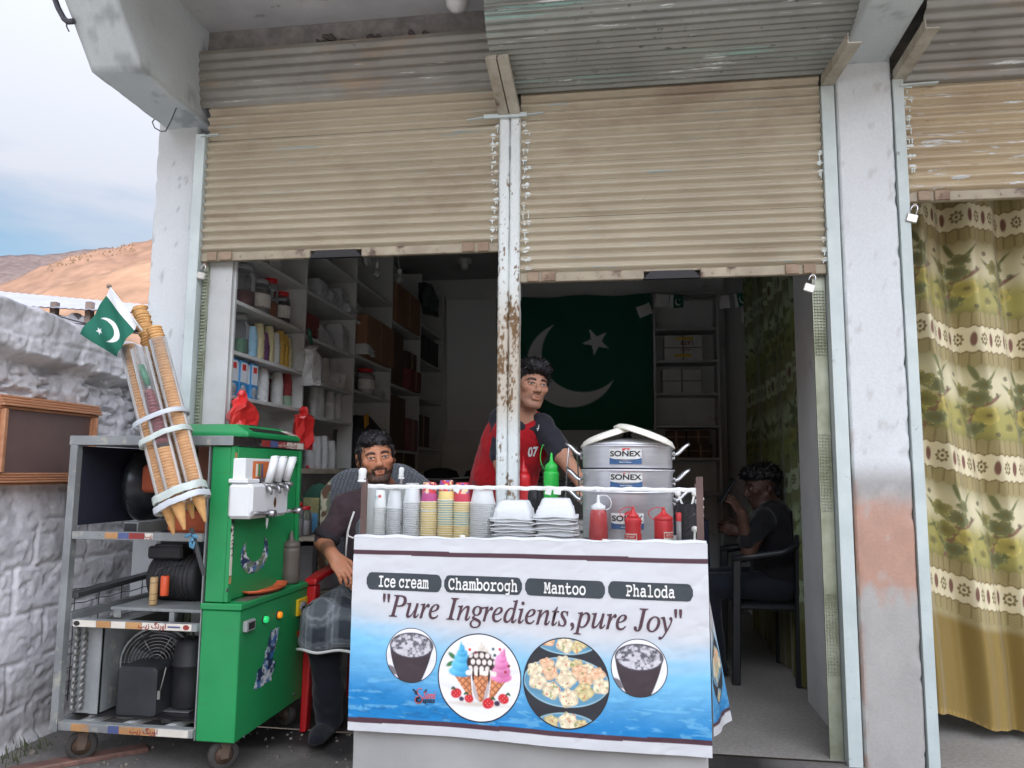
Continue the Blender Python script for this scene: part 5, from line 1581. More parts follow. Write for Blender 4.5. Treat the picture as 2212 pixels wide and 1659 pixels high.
def pic_cones(x, y):
    c = np.ones(x.shape + (3,)) * np.array(S(226, 226, 228))
    W1, W2 = np.array(S(206, 140, 96)), np.array(S(160, 96, 66))
    def cone(c, xt, yt, w, xb_, yb, wb):
        t = np.clip((yt - y) / (yt - yb), 0, 1); cx_ = xt + (xb_ - xt) * t; hw = w + (wb - w) * t ** .8
        m = sst(.01, -.01, np.abs(x - cx_) - hw) * sst(.01, -.01, y - yt) * sst(-.01, .01, y - yb)
        g = sst(.80, .98, np.maximum(np.abs(np.sin((x + y) * 20)), np.abs(np.sin((x - y) * 20))))[..., None]
        return over(c, (W1 * (1 - g) + W2 * g) * (1.05 - .25 * np.clip((x - cx_) / .2, -1, 1)[..., None]), m)
    c = over(c, np.array(S(186, 170, 140)), ell(x, y, -.0, -.60, .68, .05, .04) * .6)
    c = cone(c, -.44, .10, .24, -.20, -.46, .05); c = cone(c, .48, .02, .22, .28, -.46, .05)
    for (lx, ly, r) in ((-.66, .46, -.7), (-.70, .28, .5)): c = over(c, np.array(S(60, 120, 70)), ell(x, y, lx, ly, .11, .05, .02, r))
    n = fbm(x * 10, y * 10, 0, 4, 23)[..., None]
    def swirl(c, cx_, base, lev, hi, lo):
        for (dy, rx, ry, ox) in lev:
            sh = np.clip(.5 + (x - cx_ - ox) / rx * -.3 + (y - base - dy) / ry * .35, 0, 1)[..., None]
            c = over(c, np.array(lo) * (1 - sh) + np.array(hi) * sh * (.85 + .3 * n), ell(x, y, cx_ + ox, base + dy, rx, ry, .02))
        return c
    c = swirl(c, -.45, .0, ((.12, .29, .13, .0), (.26, .24, .15, .02), (.42, .19, .12, .03), (.54, .13, .09, .03), (.64, .07, .09, .02), (.73, .025, .06, .0)), S(120, 206, 236), S(40, 140, 190))
    c = swirl(c, .52, -.02, ((.06, .25, .12, .0), (.20, .24, .16, -.02), (.36, .20, .13, -.02), (.48, .13, .10, .0), (.58, .07, .08, .03), (.66, .025, .05, .06)), S(240, 170, 206), S(196, 90, 150))
    c = over(c, np.array(S(120, 70, 50)), ell(x, y, .04, -.2, .20, .34, .02) * .5); c = cone(c, .03, .12, .25, .05, -.54, .04)
    c = swirl(c, .05, .1, ((.50, .16, .10, .0), (.60, .09, .08, -.01), (.68, .03, .06, -.02)), S(240, 236, 226), S(196, 186, 170))
    m = ell(x, y, .03, .34, .34, .26, .02); c = over(c, np.array(S(58, 36, 36)), m)
    for i in range(14):
        bx = -.24 + (i % 5) * .135 + (.06 if (i // 5) % 2 else 0); by = .50 - (i // 5) * .15
        c = over(c, np.array(S(226, 218, 212)) * (.8 + .35 * n), ell(x, y, .02 + bx, by, .052, .062, .02) * m)
    for i in range(7): c = over(c, np.array(S(232, 226, 216)), ell(x, y, -.26 + i * .10, .10 + .02 * (i % 2), .07, .06, .02))
    for (dx, l) in ((-.18, .18), (-.05, .10), (.20, .22)): c = over(c, np.array(S(58, 36, 36)), ell(x, y, .03 + dx, .14 - l / 2, .025, l / 2 + .05, .01))
    for (sx_, sy_, r, a) in ((-.55, -.38, .13, .3), (-.24, -.48, .11, -.2), (.22, -.56, .14, .4), (.58, -.44, .13, -.3), (-.42, -.50, .06, 0), (.43, -.55, .07, 0)):
        red = np.array(S(196, 40, 52)) if r > .1 else np.array(S(60, 44, 70))
        c = over(c, red * (.75 + .5 * n), ell(x, y, sx_, sy_, r, r * .85, .02, a))
        if r > .1:
            sd_ = sst(.7, .8, np.sin(x * 70) * np.sin(y * 70))
            c = over(c, np.array(S(236, 150, 130)), ell(x, y, sx_, sy_, r * .7, r * .6, .02) * sd_)
            for k in range(3): c = over(c, np.array(S(40, 84, 50)), ell(x, y, sx_ + .09 * (1 if sx_ > 0 else -1) + .02 * k, sy_ + .11, .05, .02, .01, .8 - .8 * k))
    for (dx, dy, cc_) in ((-.24, .62, S(220, 80, 60)), (.32, .66, S(90, 110, 120)), (.48, .66, S(200, 70, 90)), (-.10, .56, S(130, 40, 60)), (.36, .52, S(60, 90, 80)), (.70, .30, S(130, 40, 50)), (.62, .16, S(180, 60, 80))):
        c = over(c, np.array(cc_), ell(x, y, dx, dy, .035, .035, .01))
    return c
def pic_dumplings(x, y):
    c = np.ones(x.shape + (3,)) * np.array(S(44, 46, 52))
    PL, PR = np.array(S(92, 142, 168)), np.array(S(150, 186, 200))
    def plate(c, cy_, rx, ry):
        c = over(c, PR, ell(x, y, 0, cy_, rx, ry, .01)); return over(c, PL * (.9 + .2 * fbm(x * 4, y * 4, 0, 3, 9)[..., None]), ell(x, y, 0, cy_, rx - .025, ry - .025, .01))
    n = fbm(x * 13, y * 13, 0, 4, 43); n2 = fbm(x * 22, y * 22, 0, 3, 47)
    def dump(c, dx, dy, r, hue, sd_):
        ddx, ddy = x - dx, y - dy; th = np.arctan2(ddy - r * .25, ddx); rr = np.hypot(ddx, ddy * 1.12) / r
        wob = 1 + .09 * np.sin(5 * th + sd_) + .14 * (n - .5)
        m = sst(1.04, .94, rr / wob)
        pl = .5 + .5 * np.sin(5 * th + 3 * n + sd_)
        f = np.clip(.62 + .38 * pl * sst(.1, .7, rr) + .12 * (n2 - .5) - .38 * sst(.62, 1.0, rr), 0, 1.15)[..., None]
        A_ = np.array(S(236, 222, 190)) if hue == 0 else np.array(S(238, 196, 160)) if hue == 1 else np.array(S(214, 200, 150))
        c = over(c, A_ * (.36 + .70 * f), m)
        top = ell(x, y, dx, dy + r * .28, r * .24, r * .17, .03) * sst(.4, .6, n2); c = over(c, np.array(S(180, 120, 80)), top * .6)
        sp = sst(.76, .80, fbm(x * 16 + sd_, y * 16, 0, 2, 51)) * m; c = over(c, np.array(S(196, 80, 56)), sp * .7)
        sp = sst(.76, .80, fbm(x * 14, y * 14 + sd_, 0, 2, 57)) * m; return over(c, np.array(S(110, 140, 66)), sp * .7)
    c = plate(c, .96, .75, .34)
    for i, (dx, dy, r, h) in enumerate(((-.42, .93, .17, 1), (.36, .93, .17, 2), (-.02, .84, .21, 0), (.24, .78, .13, 2))): c = dump(c, dx, dy, r, h, i)
    c = plate(c, .02, .985, .545)
    D_ = ((-.45, .36, .19, 1), (-.05, .42, .20, 0), (.26, .40, .16, 2), (.50, .33, .15, 0), (-.72, .24, .19, 0), (.72, .22, .18, 1), (-.36, .20, .18, 1), (.32, .24, .20, 1), (-.66, .0, .21, 0), (.00, .08, .23, 0), (.44, .10, .18, 1), (.80, -.02, .20, 0), (-.34, -.18, .21, 0), (.42, -.16, .22, 2), (.06, -.32, .23, 0))
    for i, (dx, dy, r, h) in enumerate(D_): c = dump(c, dx, dy, r, h, i * 1.7)
    c = plate(c, -.98, .75, .34)
    for i, (dx, dy, r, h) in enumerate(((-.34, -.86, .17, 2), (.36, -.92, .18, 2), (.05, -.83, .22, 0))): c = dump(c, dx, dy, r, h, i * 2.3)
    return c
def picture(px_, py_, rx, ry, fn, res, name, label):
    c = on_ban(*I_(px_, py_))
    wx = (aY(*I_(px_ + rx, py_), KY0)[0] - aY(*I_(px_ - rx, py_), KY0)[0]) / 2
    wz = (aY(*I_(px_, py_ - ry), KY0)[2] - aY(*I_(px_, py_ + ry), KY0)[2]) / 2
    nr, na = res, int(res * 3.2)
    R_, A_ = np.meshgrid(np.concatenate([np.linspace(0.001, .972, nr), [.974, 1.0]]), np.linspace(0, 2 * pi, na), indexing='ij')
    x, y = R_ * np.cos(A_), R_ * np.sin(A_)
    C = fn(x, y); C[R_ > .973] = np.array(S(40, 40, 46))
    X = c[0] + x * wx; Z = c[2] + y * wz - .012 * x * wx
    P = np.stack([X, ban_y(X, Z) - .0014, Z], -1)
    o = npgrid(name, P, C, m_print, t_ban); o['label'] = label
picture(409, 655, 134, 147, pic_bowl, 60, 'printed_picture', 'round picture of a dark bowl of grey porridge, left')
picture(772, 778, 224, 238, pic_cones, 110, 'printed_picture', 'round picture of three ice cream cones with strawberries')
picture(1240, 803, 232, 243, pic_dumplings, 120, 'printed_picture', 'round picture of dumplings on a blue plate')
picture(1633, 722, 152, 156, pic_bowl, 66, 'printed_picture', 'round picture of a dark bowl of grey porridge, right')
# small print-shop mark
for (txt, px_, py_, w, mt, sz) in (('Sami', 505, 872, 66, pmat('coral_print', S(206, 90, 84), None, 9, .45), .03), ('Graphics', 488, 899, 92, m_ink_k, .02), ('Al', 483, 848, 20, m_ink_k, .014)):
    me = text_mesh(ital_text(txt) if txt != 'Graphics' else txt, sz, mt, 1, .0006)
    xs = [v.co.x for v in me.vertices]; s_ = (aY(*I_(px_ + w / 2, py_), KY0)[0] - aY(*I_(px_ - w / 2, py_), KY0)[0]) / (max(xs) - min(xs)); mx_ = (max(xs) + min(xs)) / 2
    for v in me.vertices: v.co.x = (v.co.x - mx_) * s_
    lay(me, on_ban(*I_(px_, py_)), .0024); o = link(me, 'mark_lettering', t_ban); ROOT[o.name] = rootloc(t_ban)
mbx = MB(); c = on_ban(*I_(448, 872), .002)
def curl(pts, r, mat, nm):
    mb = MB(); P_ = []
    for q in pts:
        p = on_ban(*I_(*q), .0016); P_.append(p)
    mb.tube(P_, r, 5); part(nm, mb, mat, t_ban)
curl([(466, 838), (452, 832), (440, 842), (444, 862), (462, 876), (470, 893), (460, 910), (440, 914), (428, 898), (434, 880), (448, 874)], .0015, MATS['coral_print'], 'mark_emblem')
curl([(418, 836), (428, 846), (440, 852), (438, 862), (428, 856)], .0026, m_ink_k, 'mark_emblem')
curl([(452, 880), (438, 884), (436, 900), (450, 906)], .0024, m_ink_k, 'mark_emblem')
# side flap of the banner, hanging away from the counter's right end
t_flap = thing('banner_flap', 'side flap of the banner hanging off the right end of the counter', 'banner', (KX1 + .03, -.65, .3))
ny, nx = 150, 70
UU, VV = np.meshgrid(np.linspace(0, 1, nx), np.linspace(0, 1, ny))
A0, A1 = np.array([KX1 + .004, KY0 + .0, .87]), np.array([KX1 + .006, -.50, .87])
B0, B1 = np.array(aY(1542, 1592, KY0 + .01)), np.array(aY(1579, 1556, -.50))
Pf = (A0 * (1 - UU[..., None]) + A1 * UU[..., None]) * (1 - VV[..., None]) + (B0 * (1 - UU[..., None]) + B1 * UU[..., None]) * VV[..., None]
Pf[..., 0] += .006 * np.sin(UU * 7) * VV
cf_ = ban_cols(UU * .5 + .5, VV)
def side_pic(cy_, ry, fn):
    global cf_
    x, y = (UU - .5) / .46, (cy_ - VV) / ry
    m = (np.hypot(x, y) < 1); cf_ = np.where(m[..., None], fn(x, y), cf_)
    cf_ = np.where((np.abs(np.hypot(x, y) - 1) < .03)[..., None], np.array(S(40, 40, 46)), cf_)
side_pic(.28, .21, pic_cones); side_pic(.66, .2, pic_dumplings)
npgrid('vinyl_sheet', Pf, cf_, m_print, t_flap)

# ================================================================== STEAMER on the counter
PY = -.46
pc = aY(1355, 1010, PY); PXc = pc[0]
PR = (aY(1455, 1010, PY)[0] - aY(1254, 1010, PY)[0]) / 2
zs1, zs2, zs0 = aY(1355, 1014, PY - .1)[2], aY(1355, 1061, PY - .1)[2], aY(1355, 964, PY)[2]
m_alu = pmat('spun_aluminium', S(226, 228, 232), S(206, 208, 214), 5, .36, metal=.6, stretch=(1, 1, 14), bump=.02, bscale=30, rvar=.08)
m_blue = pmat('blue_label_print', S(48, 86, 128), None, 9, .4); m_sil = pmat('silver_label', S(206, 208, 204), S(196, 198, 196), 9, .35); m_redp = pmat('red_label_print', S(206, 60, 58), None, 9, .4)
def wrapcyl(me, cx_, cy_, r, th, z, off, parent, name):
    """bend a flat mesh drawn in x,y round a vertical cylinder at angle th"""
    L0 = rootloc(parent)
    for v in me.vertices:
        a = th + v.co.x / r
        v.co = Vector((cx_ + (r + off) * sin(a), cy_ - (r + off) * cos(a), z + v.co.y)) - L0
    o = link(me, name, parent); ROOT[o.name] = L0; return o
def flatmesh(poly, mat, name, nsub=10):
    """polygon strip between lower and upper outlines, subdivided along x"""
    lo, hi = poly
    xs = np.linspace(lo[0][0], lo[-1][0], nsub + 1)
    yl = np.interp(xs, [p[0] for p in lo], [p[1] for p in lo]); yh = np.interp(xs, [p[0] for p in hi], [p[1] for p in hi])
    me = bpy.data.meshes.new(name)
    n = len(xs); me.from_pydata([(x, y, 0) for x, y in zip(xs, yl)] + [(x, y, 0) for x, y in zip(xs, yh)], [], [(i, i + 1, n + i + 1, n + i) for i in range(n - 1)])
    me.materials.append(mat); return me
def brand(parent, r, th, z):
    w, h = .112, .052
    wrapcyl(flatmesh(([(-w / 2, -h * .2), (w / 2, -h * .2)], [(-w / 2, h * .5), (w / 2, h * .5)]), m_sil, 'maker_label'), PXc, PY, r, th, z, .0012, parent, 'maker_label')
    curve_ = [(-w / 2, -h * .12), (-w * .25, -h * .27), (0, -h * .32), (w * .25, -h * .27), (w / 2, -h * .12)]
    wrapcyl(flatmesh(([(-w / 2, -h * .55), (w / 2, -h * .55)], curve_), m_blue, 'maker_label'), PXc, PY, r, th, z, .0016, parent, 'maker_label')
    me = text_mesh('SONEX', .026, m_ink_k, 1, .0007); xs = [v.co.x for v in me.vertices]; s_ = w * .95 / (max(xs) - min(xs))
    mx_ = (max(xs) + min(xs)) / 2
    for v in me.vertices: v.co.x = (v.co.x - mx_) * s_
    wrapcyl(me, PXc, PY, r, th, z + .007, .0024, parent, 'label_lettering')
    me = text_mesh('Made in Pakistan', .006, m_sil, 1, .0001); wrapcyl(me, PXc, PY, r, th, z - .0215, .0026, parent, 'label_lettering')
    for (dx, dz, k) in ((-.008, .030, 1), (.004, .035, 1)):
        poly = [(dx - .004, dz - .006), (dx + .008, dz + .002), (dx + .012, dz - .005), (dx + .0005, dz - .013)] if dx < 0 else [(dx - .004, dz - .004), (dx + .004, dz + .001), (dx + .013, dz - .011), (dx + .005, dz - .015)]
        me = bpy.data.meshes.new('maker_mark'); me.from_pydata([(x, y, 0) for x, y in poly], [], [(0, 1, 2, 3)]); me.materials.append(m_redp)
        wrapcyl(me, PXc, PY, r, th, z, .0024, parent, 'maker_mark')
def loop_handle(parent, side, z, r):
    mb = MB(); s_ = side
    R_ = Euler((0, 0, 0)).to_matrix()
    a0 = .34
    pts = []
    for (t_, out, dz) in ((-1, .004, -.004), (-1, .018, .0), (-.95, .040, .024), (-.8, .054, .034), (0, .058, .037), (.8, .054, .034), (.95, .040, .024), (1, .018, 0), (1, .004, -.004)):
        pts.append((PXc + s_ * (r + out), PY + t_ * .045, z + dz))
    P2 = []
    for i in range(len(pts) - 1):
        for k in range(4): P2.append(Vector(pts[i]).lerp(Vector(pts[i + 1]), k / 4))
    P2.append(Vector(pts[-1]))
    for _ in range(3): P2 = [P2[0]] + [(P2[i - 1] + P2[i] * 2 + P2[i + 1]) / 4 for i in range(1, len(P2) - 1)] + [P2[-1]]
    mb.tube(P2, .0062, 10)
    h = part('handle', mb, m_chrome, parent)
    mb = MB()
    for t_ in (-1, 1):
        for dz in (-.012, .006):
            mb.lathe([(0, .005), (.006, .004), (.0075, 0)], (PXc + s_ * (r + .001), PY + t_ * .045, z - .004 + dz), 10, Matrix(((0, 0, s_), (1, 0, 0), (0, s_, 0))))
    part('rivets', mb, m_steel, h)['kind'] = 'stuff'
def tier(label, z0, z1, r, hz, th, top_flare):
    t = thing('steamer_pot', label, 'steamer pot', (PXc, PY, z0), 'stacked aluminium steamer pots')
    prof = [(0, z0 + .002), (r * .93, z0 + .002), (r * .96, z0 + .006), (r * .965, z1 - .016), (r * .985, z1 - .012), (r * .985, z1 - .007), (r * 1.012, z1 - .005), (r * 1.016, z1 - .002), (r * 1.0, z1), (r * .95, z1 - .002), (r * .93, z1 - .01), (r * .93, z0 + .01), (0, z0 + .008)]
    mb = MB(); mb.lathe(prof, (PXc, PY, 0), 72); part('pot_wall', mb, m_alu, t)
    for s_ in (-1, 1): loop_handle(t, s_, hz, r * .97)
    brand(t, r * .968, th, (z0 + z1) / 2 + .003 if z1 - z0 < .12 else z1 - .10)
    return t
h3 = zs2 - KZ
tier('bottom steamer pot, tallest of the three, half hidden by sauce bottles', KZ + .002, zs2, PR, zs2 - .03, -.01, 0)
tier('middle steamer pot, between the two other pots', zs2 + .001, zs1, PR, zs1 - .035, -.03, 0)
tier('top steamer pot, under the domed lid', zs1 + .001, zs0, PR, zs0 - .028, -.04, 0)
zl_ = zs0 + .001
t = thing('steamer_dome', 'domed aluminium lid on the top steamer pot', 'pot lid', (PXc, PY, zl_))
hD = aY(1355, 946, PY)[2] - zl_
mb = MB(); mb.lathe([(PR * .9, zl_ - .006), (PR * .985, zl_ + .0), (PR * 1.0, zl_ + .003), (PR * .97, zl_ + .008), (PR * .75, zl_ + hD * .62), (PR * .45, zl_ + hD * .88), (PR * .15, zl_ + hD * .99), (0, zl_ + hD)], (PXc, PY, 0), 64); part('dome', mb, m_alu, t)
mb = MB(); mb.lathe([(.02, zl_ + hD), (.012, zl_ + hD + .012), (.024, zl_ + hD + .02), (.024, zl_ + hD + .026), (0, zl_ + hD + .028)], (PXc, PY, 0), 20); part('knob', mb, m_black, t)
# two melamine plates leaning over the dome
m_mel = pmat('ivory_melamine', S(232, 230, 218), S(224, 222, 210), 5, .35)
def leaning_plate(a_px, b_px, label, dy, lift):
    a, b = Vector(aY(*a_px, PY + dy)), Vector(aY(*b_px, PY + dy)); c = (a + b) / 2; L_ = (b - a).length / 2
    R = frame3(b - a, (0, 1, .0))
    mb = MB()
    mb.lathe([(0, .0), (L_ * .70, .0), (L_ * .86, -.006), (L_, -.022), (L_ * .985, -.026), (L_ * .84, -.0105), (L_ * .70, -.005), (0, -.005)], c + R @ Vector((0, 0, lift)), 48, R, sy=1.45)
    solo('plate', mb, m_mel, label, 'plate', 'plates laid over the steamer lid')
leaning_plate((1253, 962), (1376, 921), 'left white plate laid upside down over the steamer lid', 0, .012)
leaning_plate((1326, 918), (1460, 966), 'right white plate laid upside down over the steamer lid, overlapping the other', -.02, .016)

# ================================================================== CUPS AND BOXES on the counter
CYc = -.665
m_cupw = pmat('white_paper_cup', S(226, 228, 226), S(214, 216, 214), 8, .5)
m_cupc = clearmat('clear_cup_plastic', (.98, .985, .985), .30, (.92, .93, .93), .2)
m_cupf = clearmat('frosted_bowl_plastic', (.97, .975, .975), .42, (.9, .91, .91), .3)
m_cupv = vmat('printed_paper_cup', .45, .4, grain=.03)
def cup_mesh(name, rr, rt, h, mat, rim=.0032, n=28):
    mb = MB(); mb.lathe([(rr - .001, 0), (rr + rim, .0006), (rr + rim, rim * 1.6), (rr, rim * 1.9), (rt, h - .001), (rt - .001, h), (0, h - .0006)], (0, 0, 0), n)
    me = mesh_of(mb, name, mat, fix=False); return me
def vcup_mesh(name, rr, rt, h, colfn, n=64, m=26):
    zs = np.concatenate([[0, .0008, .0035, .0042], np.linspace(.0045, h, m), [h, h]])
    rs_ = np.concatenate([[rr - .001, rr + .0032, rr + .0032, rr - .0005], np.linspace(rr, rt, m), [rt - .002, .0005]])
    A_ = np.linspace(0, 2 * pi, n + 1)
    Rg, Ag = np.meshgrid(rs_, A_, indexing='ij'); Zg = np.broadcast_to(zs[:, None], Rg.shape)
    P = np.stack([Rg * np.cos(Ag), Rg * np.sin(Ag), Zg], -1)
    o = npgrid(name, P, colfn(Ag, Zg / h, Zg), m_cupv); me = o.data; bpy.data.objects.remove(o); return me
def stack(px_, y_base, n, pitch, meshes, name, label, cat, grp, Y=CYc, toplabel=None, z0=KZ, jit=.0006, lean=0):
    p = aY(px_, y_base, Y); rs = random.Random(int(px_)); out = []
    for k in range(n):
        me = meshes(k, n) if callable(meshes) else meshes
        o = link(me, name, None, (p[0] + rs.uniform(-jit, jit) + lean * k, Y + rs.uniform(-jit, jit), z0 + .0012 + k * pitch), (rs.uniform(-.012, .012), rs.uniform(-.012, .012), rs.random() * 6))
        tag(o, toplabel if (toplabel and k == n - 1) else label + ', ' + nth(k + 1) + ' up', cat, grp); out.append(o)
    return out
g_cups = 'cups stacked upside down on the counter'
def top_straw(A, t, z):
    c = np.ones(A.shape + (3,)) * np.array(S(226, 228, 226))
    for a0, t0, col in ((4.3, .66, S(200, 50, 60)), (5.2, .66, S(200, 60, 66)), (3.4, .66, S(204, 54, 60)), (.6, .6, S(200, 50, 60)), (4.75, .6, S(176, 206, 206)), (1.6, .6, S(200, 50, 60))):
        d = np.hypot((np.mod(A - a0 + pi, 2 * pi) - pi) * .027, (t - t0) * .062)
        c = over(c, np.array(col), sst(.0065, .005, d))
    return c
cupS = cup_mesh('paper_cup', .0305, .0225, .062, m_cupw)
cupS_top = vcup_mesh('paper_cup', .0305, .0225, .062, top_straw)
o = stack(815, 1164, 16, .0071, lambda k, n: cupS_top if k == n - 1 else cupS, 'paper_cup', 'white paper cup in the leftmost counter stack', 'paper cup', g_cups, toplabel='white paper cup with red strawberry prints, topmost of the leftmost stack')
o[-1].rotation_euler = (0, 0, .0)
cupC = cup_mesh('clear_cup', .0285, .0195, .064, m_cupc, .003)
stack(851, 1164, 15, .0074, cupC, 'clear_cup', 'clear cup in the clear stack beside the white paper cups', 'plastic cup', g_cups)
cupC2 = cup_mesh('clear_cup', .0300, .0225, .070, m_cupc, .003)
stack(889, 1163, 17, .0078, cupC2, 'clear_cup', 'clear cup in the clear stack beside the magenta topped one', 'plastic cup', g_cups)
YEL, CRM, LBL, PNK, MAG, CRI = S(226, 202, 130), S(236, 228, 200), S(150, 190, 200), S(220, 130, 160), S(176, 72, 128), S(196, 60, 80)
def cupcol(base, seed, letters=True):
    def f(A, t, z):
        c = np.ones(A.shape + (3,)) * np.array(base)
        c = np.where((z < .0043)[..., None], np.array(S(226, 214, 176)) if seed % 2 else np.array(S(206, 216, 214)), c)
        n = vnoise(A * 9, z * 260, seed, seed)
        return over(c, np.array(S(60, 50, 46)), sst(.80, .86, n) * (z > .006) * (z < .011) * letters)
    return f
def topcol(base, seed):
    def f(A, t, z):
        c = np.ones(A.shape + (3,)) * np.array(base)
        hi = t > .45
        n = vnoise(A * 2.2, t * 7, seed, seed + 2); n2 = vnoise(A * 3, t * 9, seed + 5, seed + 3)
        pal = [S(206, 84, 120), S(236, 206, 120), S(90, 70, 66), S(226, 190, 160), S(120, 80, 150), S(200, 50, 60)]
        for i, col in enumerate(pal):
            c = over(c, np.array(col), sst(.62, .68, vnoise(A * 2.6 + i * 3.1, t * 8 + i, seed, seed + i)) * hi)
        c = over(c, np.array(S(236, 206, 176)), sst(.012, .010, np.hypot((np.mod(A - 4.9 + pi, 2 * pi) - pi) * .025, (t - .72) * .06)))
        return np.where((z < .0043)[..., None], np.array(S(236, 228, 200)), c)
    return f
v_y, v_c, v_b = [vcup_mesh('printed_cup', .0295, .0225, .070, cupcol(c_, i + 1), 40, 10) for i, c_ in enumerate((YEL, CRM, LBL))]
tops = [vcup_mesh('printed_cup', .0295, .0225, .070, topcol(c_, i * 7 + 3)) for i, c_ in enumerate((MAG, YEL, CRI))]
def seq(pattern, top): return lambda k, n: top if k == n - 1 else {'y': v_y, 'c': v_c, 'b': v_b}[pattern[k % len(pattern)]]
stack(926, 1164, 17, .0080, seq('cyyyyyyyyyyycyyyybbcc', tops[0]), 'printed_cup', 'printed paper cup in the stack with the magenta top', 'paper cup', g_cups, toplabel='magenta printed paper cup, topmost of its stack')
stack(963, 1165, 18, .0080, seq('byyyyybbbbbbbbbbbbbbcbb', tops[1]), 'printed_cup', 'printed paper cup in the tall stack with the yellow top', 'paper cup', g_cups, toplabel='yellow printed paper cup, topmost of the tallest stack')
stack(997, 1167, 17, .0080, seq('yyyyyybbbbbbyyyyyyyyc', tops[2]), 'printed_cup', 'printed paper cup in the stack with the red top', 'paper cup', g_cups, toplabel='red printed paper cup, topmost of its stack')
bowl = cup_mesh('clear_bowl', .0425, .0335, .048, m_cupf, .0032, 36)
stack(1042, 1168, 19, .0069, bowl, 'clear_bowl', 'frosted clear bowl stacked beside the white foam boxes', 'plastic bowl', 'clear bowls stacked on the counter')
# foam boxes
m_foam = pmat('white_foam', S(226, 228, 230), S(218, 220, 222), 8, .6, bump=.05, bscale=150)
def rring(w, d, r, z, n=5, wav=0, ph=0):
    o = []
    for cx_, cy_, a0 in ((w / 2 - r, d / 2 - r, 0), (-w / 2 + r, d / 2 - r, pi / 2), (-w / 2 + r, -d / 2 + r, pi), (w / 2 - r, -d / 2 + r, 1.5 * pi)):
        for k in range(n + 1):
            a = a0 + pi / 2 * k / n; o.append((cx_ + r * cos(a), cy_ + r * sin(a), z))
    # subdivide the straights so the rim can wave
    res = []
    for i in range(len(o)):
        a, b = Vector(o[i]), Vector(o[(i + 1) % len(o)])
        m = 6 if i % (n + 1) == n else 1
        for k in range(m):
            p = a.lerp(b, k / m); res.append(p + Vector((0, 0, wav * sin(p.x * 55 + ph) + wav * .7 * sin(p.y * 70 + ph * 2))))
    return res
def foam_mesh(name, w, d, h, seed, flange=.012, wav=.0012, step=True):
    mb = MB(); t_ = .003
    L_ = [(w + flange * 2, d + flange * 2, .02, 0, wav), (w + flange * 2, d + flange * 2, .02, t_, wav), (w, d, .018, t_ + .001, wav * .6)]
    if step: L_ += [(w - .010, d - .010, .018, h * .55, 0), (w - .018, d - .018, .018, h * .60, 0)]
    L_ += [(w - .034, d - .034, .02, h - .003, 0), (w - .042, d - .042, .02, h, 0)]
    mb.rings([rring(a, b, r, z, 5, wv, seed) for a, b, r, z, wv in L_], True, False, True)
    mb.rings([rring(a - .004, b - .004, r, z - t_, 5, wv, seed) for a, b, r, z, wv in L_[2:]], True, False, True)
    return mesh_of(mb, name, m_foam)
foam_v = [foam_mesh('foam_box', .130, .126, .060, s_, wav=.0022) for s_ in (0, 1.7, 3.1)]
def foam_stack(px_, yb, n, pitch, label, top, grp, Y, z0, lean, sc=1, meshes=foam_v, name='foam_box'):
    p = aY(px_, yb, Y); rs = random.Random(int(px_ * 3))
    for k in range(n):
        o = link(meshes[k % len(meshes)], name, None, (p[0] + rs.uniform(-.004, .004) + lean * k, Y + rs.uniform(-.004, .004), z0 + .002 + k * pitch), (rs.uniform(-.02, .02), rs.uniform(-.02, .02), rs.uniform(-.07, .07)))
        o.scale = (sc, sc, sc); tag(o, top if k == n - 1 else label + ', ' + nth(k + 1) + ' up', 'foam box', grp)
gf = 'white foam boxes stacked on the counter'
foam_stack(1112, 1169, 8, .0112, 'white foam box in the left stack on the counter', 'white foam box topping the left stack on the counter', gf, CYc, KZ, .0)
foam_stack(1203, 1171, 8, .0124, 'white foam box in the counter stack beside the pots', 'white foam box topping the right stack on the counter, beside the pots', gf, CYc + .01, KZ, -.0006)

